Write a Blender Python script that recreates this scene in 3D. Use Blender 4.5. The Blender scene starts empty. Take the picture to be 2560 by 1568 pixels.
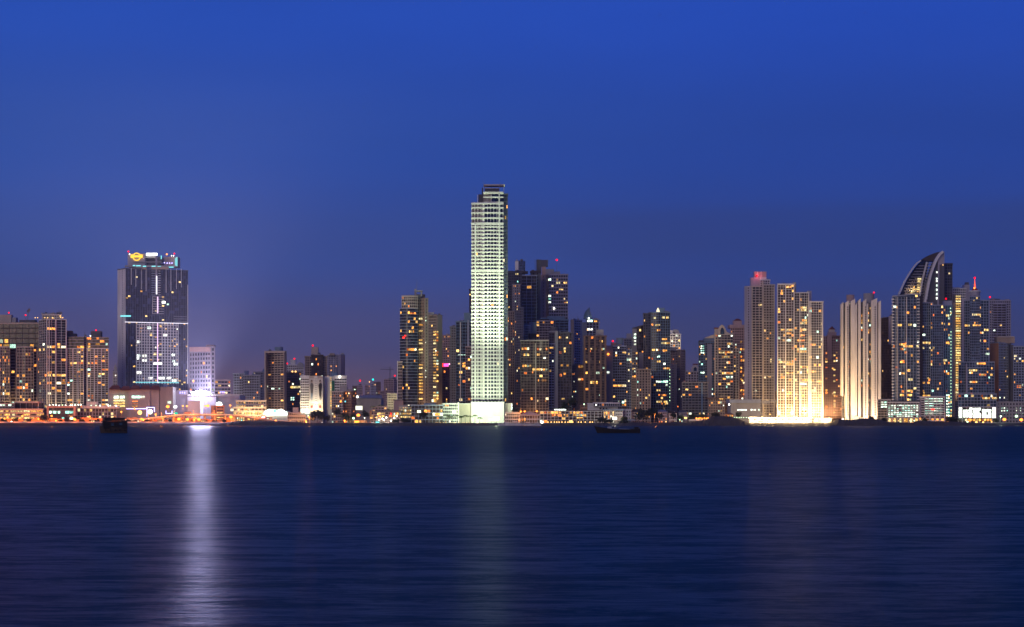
import bpy, math, random
from mathutils import Vector, Matrix
random.seed(7)
R = math.radians
S = bpy.context.scene
COL = S.collection

# ------------------------------------------------------------------ camera
FPX, CX, HY, EYE = 4500.0, 1280.0, 1052.0, 5.0      # photo-pixel focal length, centre column, horizon row, eye height
cam_d = bpy.data.cameras.new('camera')
cam = bpy.data.objects.new('camera', cam_d)
COL.objects.link(cam)
cam.location = (0, 0, EYE)
cam.rotation_euler = (R(90), 0, 0)
cam_d.sensor_width = 36.0
cam_d.lens = 36.0 * FPX / 2560.0
cam_d.shift_y = (HY - 784.0) / 2560.0
cam_d.clip_start = 0.5
cam_d.clip_end = 90000.0
S.camera = cam

def sl(c):
    return tuple((v/255.0/12.92 if v/255.0 <= 0.04045 else ((v/255.0+0.055)/1.055)**2.4) for v in c)

# ------------------------------------------------------------------ world: clear dusk sky, lilac city haze at the horizon, deep blue above
W = bpy.data.worlds.new('World'); S.world = W
W.use_nodes = True
nt = W.node_tree; nt.nodes.clear()
wo = nt.nodes.new('ShaderNodeOutputWorld'); bg = nt.nodes.new('ShaderNodeBackground')
tc = nt.nodes.new('ShaderNodeTexCoord'); sp = nt.nodes.new('ShaderNodeSeparateXYZ')
nt.links.new(tc.outputs['Generated'], sp.inputs[0])
def wramp(stops):
    r = nt.nodes.new('ShaderNodeValToRGB'); cr = r.color_ramp
    cr.interpolation = 'EASE'
    while len(cr.elements) > 1: cr.elements.remove(cr.elements[-1])
    for i, (p, c) in enumerate(stops):
        e = cr.elements[0] if i == 0 else cr.elements.new(p)
        e.position = p; e.color = (*sl(c), 1)
    nt.links.new(sp.outputs['Z'], r.inputs[0])
    return r
west = wramp([(0, (112, 84, 86)), (.018, (102, 84, 106)), (.045, (82, 82, 128)), (.09, (62, 82, 150)), (.15, (47, 80, 163)), (.225, (41, 80, 181)), (.5, (34, 62, 150)), (1, (24, 44, 110))])
east = wramp([(0, (98, 78, 84)), (.018, (82, 74, 100)), (.045, (62, 68, 114)), (.09, (48, 69, 138)), (.15, (41, 72, 159)), (.225, (38, 76, 181)), (.5, (28, 56, 140)), (1, (22, 42, 104))])
mr = nt.nodes.new('ShaderNodeMapRange'); mr.interpolation_type = 'SMOOTHSTEP'
mr.inputs['From Min'].default_value = -0.26; mr.inputs['From Max'].default_value = 0.20
nt.links.new(sp.outputs['X'], mr.inputs['Value'])
mx = nt.nodes.new('ShaderNodeMix'); mx.data_type = 'RGBA'
nt.links.new(mr.outputs[0], mx.inputs[0]); nt.links.new(west.outputs[0], mx.inputs[6]); nt.links.new(east.outputs[0], mx.inputs[7])
# thin uneven air: very faint large clouds
mpg = nt.nodes.new('ShaderNodeMapping'); mpg.inputs['Scale'].default_value = (2.2, 2.2, 11)
nt.links.new(tc.outputs['Generated'], mpg.inputs[0])
nz = nt.nodes.new('ShaderNodeTexNoise'); nz.inputs['Scale'].default_value = 1.6; nz.inputs['Detail'].default_value = 4
nt.links.new(mpg.outputs[0], nz.inputs['Vector'])
m2 = nt.nodes.new('ShaderNodeMapRange'); m2.inputs['To Min'].default_value = 0.94; m2.inputs['To Max'].default_value = 1.04
m2.inputs['From Min'].default_value = .3; m2.inputs['From Max'].default_value = .7
nt.links.new(nz.outputs[0], m2.inputs['Value'])
vm = nt.nodes.new('ShaderNodeVectorMath'); vm.operation = 'SCALE'
nt.links.new(mx.outputs[2], vm.inputs[0]); nt.links.new(m2.outputs[0], vm.inputs['Scale'])
# one long faint cloud bank low over the middle of the city
cz = nt.nodes.new('ShaderNodeValToRGB'); e_ = cz.color_ramp.elements; cz.color_ramp.interpolation = 'EASE'
e_[0].position = .078; e_[0].color = (0, 0, 0, 1); e_[1].position = .122; e_[1].color = (0, 0, 0, 1); q_ = e_.new(.112); q_.color = (1, 1, 1, 1); q_ = e_.new(.098); q_.color = (.75, .75, .75, 1)
nt.links.new(sp.outputs['Z'], cz.inputs[0])
cx1 = nt.nodes.new('ShaderNodeMapRange'); cx1.interpolation_type = 'SMOOTHSTEP'; cx1.inputs['From Min'].default_value = -.02; cx1.inputs['From Max'].default_value = .08; nt.links.new(sp.outputs['X'], cx1.inputs['Value'])
cn = nt.nodes.new('ShaderNodeMapRange'); cn.inputs['From Min'].default_value = .35; cn.inputs['From Max'].default_value = .6; nt.links.new(nz.outputs[0], cn.inputs['Value'])
cm1 = nt.nodes.new('ShaderNodeMath'); cm1.operation = 'MULTIPLY'; nt.links.new(cz.outputs[0], cm1.inputs[0]); nt.links.new(cx1.outputs[0], cm1.inputs[1])
cm2 = nt.nodes.new('ShaderNodeMath'); cm2.operation = 'MULTIPLY'; nt.links.new(cm1.outputs[0], cm2.inputs[0]); nt.links.new(cn.outputs[0], cm2.inputs[1])
cm3 = nt.nodes.new('ShaderNodeMath'); cm3.operation = 'MULTIPLY'; cm3.inputs[1].default_value = .45; nt.links.new(cm2.outputs[0], cm3.inputs[0])
cmx = nt.nodes.new('ShaderNodeMix'); cmx.data_type = 'RGBA'; cmx.inputs[7].default_value = (*sl((50, 62, 112)), 1)
nt.links.new(cm3.outputs[0], cmx.inputs[0]); nt.links.new(vm.outputs[0], cmx.inputs[6])
nt.links.new(cmx.outputs[2], bg.inputs[0]); bg.inputs[1].default_value = 1.0
nt.links.new(bg.outputs[0], wo.inputs[0])

# afterglow of the set sun, plus warm fill for the city glow: a very weak, very soft lamp
sd = bpy.data.lights.new('sun', 'SUN'); so = bpy.data.objects.new('sun', sd); COL.objects.link(so)
sd.energy = 0.78; sd.angle = R(40); sd.color = (1.0, 0.76, 0.56)
so.rotation_euler = (R(72), 0, R(-25))

S.view_settings.view_transform = 'Standard'; S.view_settings.look = 'None'
S.view_settings.exposure = 0.0; S.view_settings.gamma = 1.0
S.cycles.sample_clamp_indirect = 3.0
S.cycles.sample_clamp_direct = 0.0
S.cycles.max_bounces = 4; S.cycles.diffuse_bounces = 2; S.cycles.glossy_bounces = 2
S.cycles.transparent_max_bounces = 6
S.cycles.use_denoising = True

# ------------------------------------------------------------------ materials
MATS = {}
def newmat(name):
    m = bpy.data.materials.new(name); m.use_nodes = True
    MATS[name] = m
    return m, m.node_tree, m.node_tree.nodes['Principled BSDF']

def wallmat(name, col, rough=.85, var=.18, scale=.12, spec=.3, metal=0.0, streak=True):
    m, t, b = newmat(name)
    n = t.nodes.new('ShaderNodeTexNoise'); n.inputs['Scale'].default_value = scale; n.inputs['Detail'].default_value = 6
    co = t.nodes.new('ShaderNodeTexCoord'); mp = t.nodes.new('ShaderNodeMapping')
    mp.inputs['Scale'].default_value = (1, 1, .25 if streak else 1)
    t.links.new(co.outputs['Object'], mp.inputs[0]); t.links.new(mp.outputs[0], n.inputs['Vector'])
    r = t.nodes.new('ShaderNodeValToRGB')
    r.color_ramp.elements[0].position = .3; r.color_ramp.elements[1].position = .7
    r.color_ramp.elements[0].color = (*[c*(1-var) for c in col], 1)
    r.color_ramp.elements[1].color = (*[min(1, c*(1+var)) for c in col], 1)
    t.links.new(n.outputs[0], r.inputs[0]); t.links.new(r.outputs[0], b.inputs['Base Color'])
    b.inputs['Roughness'].default_value = rough; b.inputs['Specular IOR Level'].default_value = spec
    b.inputs['Metallic'].default_value = metal
    return m

def glassmat(name, col, rough=.12, spec=.5):
    """dark glazing, each room behind it a little different"""
    m, t, b = newmat(name)
    g = t.nodes.new('ShaderNodeNewGeometry')
    s = t.nodes.new('ShaderNodeVectorMath'); s.operation = 'DIVIDE'; s.inputs[1].default_value = (2.3, 2.9, 3.3)
    f = t.nodes.new('ShaderNodeVectorMath'); f.operation = 'FLOOR'
    w = t.nodes.new('ShaderNodeTexWhiteNoise')
    t.links.new(g.outputs['Position'], s.inputs[0]); t.links.new(s.outputs[0], f.inputs[0]); t.links.new(f.outputs[0], w.inputs['Vector'])
    r = t.nodes.new('ShaderNodeValToRGB')
    e = r.color_ramp.elements
    e[0].position = 0; e[0].color = (*[c*.45 for c in col], 1)
    e[1].position = .75; e[1].color = (*[c*1.3 for c in col], 1)
    k = e.new(1.0); k.color = (*[min(1, c*3.2+.02) for c in col], 1)
    t.links.new(w.outputs['Value'], r.inputs[0]); t.links.new(r.outputs[0], b.inputs['Base Color'])
    b.inputs['Roughness'].default_value = rough; b.inputs['Specular IOR Level'].default_value = spec
    return m

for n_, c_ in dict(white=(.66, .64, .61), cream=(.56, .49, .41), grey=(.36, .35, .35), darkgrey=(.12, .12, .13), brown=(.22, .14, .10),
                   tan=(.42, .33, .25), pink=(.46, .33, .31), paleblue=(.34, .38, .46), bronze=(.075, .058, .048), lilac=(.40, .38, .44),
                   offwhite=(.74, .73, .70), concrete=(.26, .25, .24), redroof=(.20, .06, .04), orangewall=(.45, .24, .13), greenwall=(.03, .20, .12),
                   rock=(.085, .075, .065), asphalt=(.05, .05, .055), land=(.06, .06, .05), paving=(.24, .22, .20), hullblack=(.018, .017, .018),
                   hullbrown=(.06, .045, .035), canvas=(.16, .20, .32), steel=(.22, .22, .23), maroon=(.16, .05, .06), tileblue=(.18, .27, .36)).items():
    wallmat(n_, c_)
wallmat('bark', (.09, .065, .045)); wallmat('palmbark', (.14, .11, .08))
glassmat('glass', (.022, .026, .036)); glassmat('glassblue', (.028, .055, .085)); glassmat('glassbrown', (.045, .032, .026))
glassmat('glassnavy', (.016, .022, .05), .08)
def leafmat(name, a, b_):
    m, t, b = newmat(name)
    g = t.nodes.new('ShaderNodeNewGeometry'); r = t.nodes.new('ShaderNodeValToRGB')
    r.color_ramp.elements[0].color = (*a, 1); r.color_ramp.elements[1].color = (*b_, 1)
    t.links.new(g.outputs['Random Per Island'], r.inputs[0]); t.links.new(r.outputs[0], b.inputs['Base Color'])
    b.inputs['Roughness'].default_value = .7
leafmat('leaf', (.016, .027, .009), (.055, .07, .024)); leafmat('palmleaf', (.05, .10, .02), (.16, .22, .06))

def emit(name, col, strength=3.0, sampling='NONE'):
    m = bpy.data.materials.new(name); m.use_nodes = True; MATS[name] = m
    t = m.node_tree; t.nodes.clear()
    o = t.nodes.new('ShaderNodeOutputMaterial'); e = t.nodes.new('ShaderNodeEmission')
    e.inputs[0].default_value = (*col, 1); e.inputs[1].default_value = strength
    t.links.new(e.outputs[0], o.inputs[0])
    try: m.cycles.emission_sampling = sampling
    except Exception: pass
    return m

def litmat(name, stops, smin, smax):
    """a lit room behind glass: hue and brightness differ from window to window, curtains and furniture break it up"""
    m = bpy.data.materials.new(name); m.use_nodes = True; MATS[name] = m
    t = m.node_tree; t.nodes.clear()
    o = t.nodes.new('ShaderNodeOutputMaterial'); e = t.nodes.new('ShaderNodeEmission')
    oi = t.nodes.new('ShaderNodeObjectInfo'); g = t.nodes.new('ShaderNodeNewGeometry')
    ad = t.nodes.new('ShaderNodeMath'); ad.operation = 'ADD'; fr = t.nodes.new('ShaderNodeMath'); fr.operation = 'FRACT'
    t.links.new(oi.outputs['Random'], ad.inputs[0]); t.links.new(g.outputs['Random Per Island'], ad.inputs[1]); t.links.new(ad.outputs[0], fr.inputs[0])
    r = t.nodes.new('ShaderNodeValToRGB'); cr = r.color_ramp
    while len(cr.elements) > 1: cr.elements.remove(cr.elements[-1])
    for i, (p, c) in enumerate(stops):
        q = cr.elements[0] if i == 0 else cr.elements.new(p)
        q.position = p; q.color = (*c, 1)
    t.links.new(fr.outputs[0], r.inputs[0])
    m7 = t.nodes.new('ShaderNodeMath'); m7.operation = 'MULTIPLY'; m7.inputs[1].default_value = 7.31
    f7 = t.nodes.new('ShaderNodeMath'); f7.operation = 'FRACT'
    t.links.new(fr.outputs[0], m7.inputs[0]); t.links.new(m7.outputs[0], f7.inputs[0])
    mr_ = t.nodes.new('ShaderNodeMapRange'); mr_.inputs['To Min'].default_value = smin; mr_.inputs['To Max'].default_value = smax
    t.links.new(f7.outputs[0], mr_.inputs['Value'])
    nn = t.nodes.new('ShaderNodeTexNoise'); nn.inputs['Scale'].default_value = .9; nn.inputs['Detail'].default_value = 2
    t.links.new(g.outputs['Position'], nn.inputs['Vector'])
    mn = t.nodes.new('ShaderNodeMapRange'); mn.inputs['From Min'].default_value = .35; mn.inputs['From Max'].default_value = .62
    mn.inputs['To Min'].default_value = .25; mn.inputs['To Max'].default_value = 1.3
    t.links.new(nn.outputs[0], mn.inputs['Value'])
    mu = t.nodes.new('ShaderNodeMath'); mu.operation = 'MULTIPLY'
    t.links.new(mr_.outputs[0], mu.inputs[0]); t.links.new(mn.outputs[0], mu.inputs[1])
    t.links.new(r.outputs[0], e.inputs[0]); t.links.new(mu.outputs[0], e.inputs[1]); t.links.new(e.outputs[0], o.inputs[0])
    m.cycles.emission_sampling = 'NONE'
litmat('litwarm', [(0, (1, .20, .03)), (.28, (1, .34, .05)), (.60, (1, .47, .09)), (.84, (1, .63, .19)), (.95, (.95, .90, .60)), (1, (.62, 1, .80))], .4, 3.2)
litmat('lityellow', [(0, (1, .44, .08)), (.5, (1, .62, .18)), (1, (.98, .85, .42))], .7, 2.2)
litmat('litcool', [(0, (.35, .95, .75)), (.5, (.75, 1, .75)), (1, (.95, .95, .75))], .9, 4.5)
litmat('litwhite', [(0, (.8, 1, .85)), (1, (1, .97, .85))], 2.0, 6.0)
litmat('litpink', [(0, (1, .25, .5)), (1, (1, .5, .7))], 2.0, 4.0)
emit('lampsodium', (1, .27, .035), 4.2); emit('lampwhite', (1, .95, .8), 9); emit('lampgreen', (.62, 1, .55), 4); emit('lampwarm', (1, .52, .14), 3.4)
emit('beaconred', (1, .0, .01), 3); emit('spirered', (1, .10, .015), 2.6); emit('beaconcyan', (0, .8, .7), 4); emit('signgold', (1, .58, .05), 1.7); emit('signwhite', (1, 1, .92), 6)
emit('signcyan', (.25, .90, .95), 1.3); emit('signblue', (.35, .32, 1), 3.2); emit('signgreen', (0, .6, .4), 1.4); emit('signmagenta', (1, .06, .42), 4)
emit('signred', (1, .03, .02), 3); emit('linewhite', (.95, .88, 1), 1.7); emit('linepink', (.95, .62, 1), 1.8); emit('amberfire', (1, .35, .04), 3.5)
emit('neonblue', (.42, .38, 1), 5); emit('signcream', (1, .86, .55), 1.6); emit('floodviolet', (.80, .76, 1), 60); emit('headlight', (1, .9, .7), 10)
emit('billglow', (.82, 1, .86), 3.0); emit('panelglow', (1, .98, .72), 1.6)
M = MATS

# ------------------------------------------------------------------ geometry helpers
def P(px, py, D):
    return Vector(((px-CX)*D/FPX, D, EYE-(py-HY)*D/FPX))
def X(px, D): return (px-CX)*D/FPX
def Z(py, D): return EYE-(py-HY)*D/FPX
GZ = 2.5

class G:
    def __init__(s): s.v = []; s.f = []
    def add(s, v, f):
        o = len(s.v); s.v += [tuple(p) for p in v]; s.f += [tuple(i+o for i in q) for q in f]
    def box(s, x0, x1, y0, y1, z0, z1):
        s.add([(x0, y0, z0), (x1, y0, z0), (x1, y1, z0), (x0, y1, z0), (x0, y0, z1), (x1, y0, z1), (x1, y1, z1), (x0, y1, z1)],
              [(3, 2, 1, 0), (4, 5, 6, 7), (0, 1, 5, 4), (1, 2, 6, 5), (2, 3, 7, 6), (3, 0, 4, 7)])
    def prism(s, poly, z0, z1):
        n = len(poly)
        z0s = z0 if isinstance(z0, (list, tuple)) else [z0]*n
        z1s = z1 if isinstance(z1, (list, tuple)) else [z1]*n
        s.add([(p[0], p[1], z0s[i]) for i, p in enumerate(poly)]+[(p[0], p[1], z1s[i]) for i, p in enumerate(poly)],
              [tuple(range(n-1, -1, -1)), tuple(range(n, 2*n))]+[(i, (i+1) % n, n+(i+1) % n, n+i) for i in range(n)])
    def obox(s, c, t, n, w, d, z0, z1):
        """box at plan point c, half across t (w), from n*-.15 to n*d"""
        a = Vector((t[0], t[1]))*w/2; n = Vector((n[0], n[1])); c = Vector((c[0], c[1]))
        q = [c-a-n*.15, c+a-n*.15, c+a+n*d, c-a+n*d]
        q = [q[3], q[2], q[1], q[0]]
        s.prism(q, z0, z1)
    def strip(s, path, out, z0, z1):
        o = offset(path, out); i = offset(path, -.15); n = len(path)
        v = []
        for k in range(n): v += [(*i[k], z0), (*o[k], z0), (*o[k], z1), (*i[k], z1)]
        f = [(0, 1, 2, 3), (4*n-1, 4*n-2, 4*n-3, 4*n-4)]
        for k in range(n-1):
            a = 4*k; b = a+4
            f += [(a+1, b+1, b+2, a+2), (a+2, b+2, b+3, a+3), (a, b, b+1, a+1), (a+3, b+3, b, a)]
        s.add(v, f)
    def cyl(s, x, y, z0, z1, r0, r1=None, n=12):
        r1 = r0 if r1 is None else r1
        s.add([(x+r0*math.cos(2*math.pi*i/n), y+r0*math.sin(2*math.pi*i/n), z0) for i in range(n)] +
              [(x+r1*math.cos(2*math.pi*i/n), y+r1*math.sin(2*math.pi*i/n), z1) for i in range(n)],
              [tuple(range(n-1, -1, -1)), tuple(range(n, 2*n))]+[(i, (i+1) % n, n+(i+1) % n, n+i) for i in range(n)])
    def tube(s, p, q, r, n=6, r1=None):
        p = Vector(p); q = Vector(q); d = (q-p).normalized(); r1 = r if r1 is None else r1
        u = d.cross(Vector((0, 0, 1)) if abs(d.z) < .9 else Vector((1, 0, 0))).normalized(); w = d.cross(u)
        s.add([p+(u*math.cos(2*math.pi*i/n)+w*math.sin(2*math.pi*i/n))*r for i in range(n)] +
              [q+(u*math.cos(2*math.pi*i/n)+w*math.sin(2*math.pi*i/n))*r1 for i in range(n)],
              [tuple(range(n-1, -1, -1)), tuple(range(n, 2*n))]+[(i, (i+1) % n, n+(i+1) % n, n+i) for i in range(n)])
    def ball(s, c, r, n=8, m=6, sz=1.0):
        v = [(c[0], c[1], c[2]+r*sz)]; f = []
        for j in range(1, m):
            a = math.pi*j/m
            for i in range(n):
                b = 2*math.pi*i/n
                v.append((c[0]+r*math.sin(a)*math.cos(b), c[1]+r*math.sin(a)*math.sin(b), c[2]+r*sz*math.cos(a)))
        v.append((c[0], c[1], c[2]-r*sz)); L = len(v)-1
        for i in range(n):
            f.append((0, 1+i, 1+(i+1) % n)); f.append((L, L-n+(i+1) % n, L-n+i))
            for j in range(m-2):
                a = 1+j*n
                f.append((a+i, a+n+i, a+n+(i+1) % n, a+(i+1) % n))
        s.add(v, f)
    def mesh(s, name, mat, smooth=False):
        me = bpy.data.meshes.new(name); me.from_pydata(s.v, [], s.f); me.materials.append(MATS[mat] if isinstance(mat, str) else mat)
        if smooth:
            for p in me.polygons: p.use_smooth = True
        me.update(); return me
    def build(s, name, mat, parent=None, smooth=False):
        if parent is not None:
            L = parent.location
            s.v = [(a-L[0], b-L[1], c-L[2]) for a, b, c in s.v]
        o = bpy.data.objects.new(name, s.mesh(name, mat, smooth)); COL.objects.link(o)
        if parent is not None: o.parent = parent
        return o

def offset(path, d):
    n = len(path); out = []
    nr = []
    for i in range(n-1):
        t = Vector((path[i+1][0]-path[i][0], path[i+1][1]-path[i][1])).normalized(); nr.append(Vector((t.y, -t.x)))
    for i in range(n):
        a = nr[max(0, i-1)]; b = nr[min(n-2, i)]; m = a+b; m = m/max(.3, m.dot(a)) if m.length > 1e-6 else a
        out.append((path[i][0]+m.x*d, path[i][1]+m.y*d))
    return out

def empty(name, loc, label=None, cat=None, group=None):
    o = bpy.data.objects.new(name, None); COL.objects.link(o); o.location = loc
    o.empty_display_size = 1
    tag(o, label, cat, group); return o
def tag(o, label=None, cat=None, group=None, kind=None):
    for k, v in (('label', label), ('category', cat), ('group', group), ('kind', kind)):
        if v: o[k] = v
    return o
def light(name, loc, power, col, rad=.5, parent=None, spot=None, target=None, blend=.6):
    d = bpy.data.lights.new(name, 'SPOT' if spot else 'POINT'); d.energy = power; d.color = col; d.shadow_soft_size = rad
    o = bpy.data.objects.new(name, d); COL.objects.link(o)
    loc = Vector(loc)
    if spot:
        d.spot_size = R(spot); d.spot_blend = blend
        o.rotation_euler = (Vector(target)-loc).to_track_quat('-Z', 'Y').to_euler()
    if parent is not None: o.parent = parent; o.location = loc-parent.location
    else: o.location = loc
    return o

PANES = {}
def pane_mesh(mat):
    if mat not in PANES:
        g = G(); g.box(-.5, .5, -.03, .03, -.5, .5); PANES[mat] = g.mesh('window', mat)
    return PANES[mat]

class Bld:
    def __init__(s, name, label, cat, D, cxpx, group=None):
        s.D = D; s.T = empty(name, (X(cxpx, D), D, GZ), label, cat, group); s.w = []; s.tops = []; s.rnd = random.Random(label)
    # ---- a rectangular or bowed storeyed volume
    def block(s, x0, x1, yt, yb=None, fl=7.2, nb=6, side=0, ang=22, bulge=0, dep=22, D=None, dd=0, wall='concrete', glass='glass',
              bh=.4, pw=.2, bp=.4, pp=None, slabs=False, lit=.1, pal='litwarm', blank=False, sidewall=None, roof=True, top=None, ww=1.0, hot=None, rows=None,
              litmax=None, roofmat=None, yt2=None):
        D = (D or s.D)+dd; T = s.T; rnd = s.rnd
        k = D/FPX
        zt = Z(yt, D); zb = GZ if yb is None else Z(yb, D)
        wside = abs(side)
        if side:
            th = R(ang); wf = (x1-x0-wside)*k; ws = wside*k
            if side < 0:
                pc = (X(x0+wside, D), D)
                D2 = D+ws/math.tan(th); pl = (X(x0, D2), D2); D3 = D+wf*math.tan(th); pr = (X(x1, D3), D3)
                path = [pl, pc, pr]; segside = [1, 0]
            else:
                pc = (X(x1-wside, D), D)
                D2 = D+ws/math.tan(th); pr = (X(x1, D2), D2); D3 = D+wf*math.tan(th); pl = (X(x0, D3), D3)
                path = [pl, pc, pr]; segside = [0, 1]
            poly = [path[0], path[1], path[2], (path[0][0]+path[2][0]-path[1][0], path[0][1]+path[2][1]-path[1][1])]
        else:
            if bulge:
                n = max(6, nb); path = []
                for i in range(n+1):
                    u = i/n*2-1; d_ = D+bulge*u*u; path.append((X(x0+(x1-x0)*i/n, d_), d_))
                segside = [0]*n; nb = n; th = 0
            else:
                path = [(X(x0, D), D), (X(x1, D), D)]; segside = [0]
            yb_ = max(p[1] for p in path)+dep
            # the flanks run straight back along the line of sight to the middle of the front: the block faces the bay squarely
            sh = (path[0][0]+path[-1][0])/2/D
            poly = path+[(path[-1][0]+sh*(yb_-path[-1][1]), yb_), (path[0][0]+sh*(yb_-path[0][1]), yb_)]
        if roof: s.tops.append((x0, x1, yt, dd))
        # sloping top edge
        z1s = zt
        if yt2 is not None:
            z2 = Z(yt2, D); xs = [p[0] for p in poly]; lo, hi = min(xs), max(xs)
            z1s = [zt+(z2-zt)*(p[0]-lo)/(hi-lo) for p in poly]
        g = G(); g.prism(poly, zb-.5 if yb is None else zb, z1s); g.build('glazing' if lit or pw < .9 else 'wall', glass, T)
        nf = rows or max(1, round((zt-zb)/k/fl)); fh = (zt-zb)/nf
        if slabs:
            g = G(); g.strip(path, bp, 0, bh*fh); L = T.location
            g.v = [(a-L[0], b-L[1], c) for a, b, c in g.v]
            me = g.mesh('balcony', wall)
            for j in range(nf+1):
                o = bpy.data.objects.new('balcony', me); COL.objects.link(o); o.parent = T
                o.location = (0, 0, zb+j*fh-L[2]-(bh*fh if j == nf else 0)*.98)
        wl = G()
        if not slabs:
            for j in range(nf+1):
                a = zb+j*fh; hh = bh*fh
                if j == 0: wl.strip(path, bp, a, a+hh*.5)
                elif j == nf: wl.strip(path, bp, a-hh*.5, a)
                else: wl.strip(path, bp, a-hh*.5, a+hh*.5)
        pp = bp+.06 if pp is None else pp
        hotf = {j: rnd.random() for j in range(nf)}
        for i in range(len(path)-1):
            a = Vector(path[i]); b = Vector(path[i+1]); Ls = (b-a).length; t = (b-a)/Ls; n = Vector((t.y, -t.x))
            if bulge: nbs = 1
            elif segside[i]: nbs = max(1, round(nb*Ls/max(1e-3, (Vector(path[1 if side < 0 else 0])-Vector(path[2 if side < 0 else 1])).length)))
            else: nbs = nb
            bw = Ls/nbs
            isblank = segside[i] and blank
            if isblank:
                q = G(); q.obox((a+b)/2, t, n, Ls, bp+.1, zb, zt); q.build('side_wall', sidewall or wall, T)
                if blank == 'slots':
                    for j in range(nf):
                        c = a+t*Ls*.62+n*(bp+.12)
                        s.w.append((99+rnd.random(), (c.x, c.y, zb+(j+.5)*fh), t, 1.5, fh*.5, 'glassnavy', n))
                continue
            if pw > 0:
                for j in range(nbs+1):
                    if bulge and j == nbs and i < len(path)-2: continue
                    c = a+t*bw*j; w = max(.35, pw*bw)
                    if j == 0 and not (bulge and i): c = c+t*w/2
                    if j == nbs: c = c-t*w/2
                    wl.obox(c, t, n, w, pp, zb, zt-.02)
            if lit:
                for f in range(nf):
                    h = hotf[f]; pf = lit*1.3*(.35 if h < .55 else 1.2 if h < .85 else 3.0)*(.45 if segside[i] else 1)
                    for j in range(nbs):
                        if rnd.random() < pf:
                            w = bw*(1-pw)*ww*(.94 if rnd.random() < .6 else .55); c = a+t*bw*(j+.5)+n*.08
                            hh = fh*(1-bh)*.9
                            zc = zb+(f+.5)*fh+(bh*fh*.5 if slabs else 0)
                            s.w.append((rnd.random(), (c.x, c.y, zc), t, w, hh, pal if rnd.random() < .93 else 'litcool', n))
        if wl.v: wl.build('wall', wall, T)
        if roof and yt2 is None:
            q = G(); q.prism(offset_poly(poly, .5), zt+.01, zt+.9); q.build('roof', roofmat or wall, T)
        elif yt2 is not None:
            q = G(); q.prism(offset_poly(poly, .5), [z+.01 for z in z1s], [z+1.0 for z in z1s]); q.build('roof', roofmat or wall, T)
        return path
    def box(s, name, x0, x1, yt, yb, mat, dd=0, dep=8, z0=None):
        D = s.D+dd; g = G(); g.box(X(x0, D), X(x1, D), D, D+dep, Z(yb, D) if z0 is None else z0, Z(yt, D)); return g.build(name, mat, s.T)
    def poly(s, name, pts, mat, dd=0, dep=1.0, parent=None):
        """an upright outline of its own thickness"""
        D = s.D+dd; n = len(pts); g = G()
        a = [P(x, y, D) for x, y in pts]; b = [Vector((p.x, p.y+dep, p.z)) for p in a]
        ar = sum(a[i].x*a[(i+1) % n].z-a[(i+1) % n].x*a[i].z for i in range(n))
        if ar < 0: a.reverse(); b.reverse()
        g.add(a+b, [tuple(range(n)), tuple(range(2*n-1, n-1, -1))]+[(i, n+i, n+(i+1) % n, (i+1) % n) for i in range(n)])
        return g.build(name, mat, s.T)
    def cyl(s, name, cx, wpx, yt, yb, mat, dd=8, r1=None, n=14):
        D = s.D+dd; k = D/FPX; g = G(); g.cyl(X(cx, D), D, Z(yb, D), Z(yt, D), wpx/2*k, None if r1 is None else r1/2*k, n); return g.build(name, mat, s.T)
    def mast(s, x, yt, yb, dd=8, r=.25, bars=0):
        D = s.D+dd; g = G(); g.tube((X(x, D), D, Z(yb, D)), (X(x, D), D, Z(yt, D)), r, 6, r*.5)
        for i in range(bars):
            z = Z(yt+(yb-yt)*(i+1)/(bars+1), D); g.tube((X(x, D)-1.1, D, z), (X(x, D)+1.1, D, z), .12, 4)
        return g.build('antenna', 'steel', s.T)
    def beacon(s, x, y, dd=6, mat='beaconred', r=.85, stem=None):
        D = s.D+dd; p = P(x, y, D)
        if stem: s.mast(x, y+1, stem, dd)
        g = G(); g.ball(p, r*D/2000); return g.build('beacon', mat, s.T, True)
    def roofclutter(s, x0, x1, y, n=6, dd=6):
        for i in range(n):
            w = s.rnd.uniform(2, 7); x = s.rnd.uniform(x0, x1-w); h = s.rnd.uniform(1.5, 5)
            g = G(); D = s.D+dd+i; g.box(X(x, D), X(x+w, D), D, D+3, Z(y, D)-1, Z(y-h, D)); g.build('roof_plant', s.rnd.choice(['darkgrey', 'grey', 'concrete']), s.T)
    def panes(s, x0, x1, y0, y1, nx, ny, dd, mat, fx=.7, fy=.6, prob=1, yb=None):
        """a rank of lit windows on the face that stands at D+dd"""
        D = s.D+dd
        for i in range(nx):
            for j in range(ny):
                if s.rnd.random() > prob: continue
                px = x0+(x1-x0)*(i+.5)/nx; py = y0+(y1-y0)*(j+.5)/ny; p = P(px, py, D)
                s.w.append((-1+s.rnd.random()*.1, (p.x, p.y-.1, p.z), Vector((1, 0)), (x1-x0)/nx*fx*D/FPX, (y1-y0)/ny*fy*D/FPX, mat, None))
    def up(s, px, power, col=(1, .62, .30), dist=14, y=1046, top=None):
        """an added unseen lamp washing glow up this facade"""
        p = P(px, y, s.D-dist); light('facade_fill', p, power, col, .4, s.T, 150, (p.x, s.D+4, p.z+35), .8)
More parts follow.
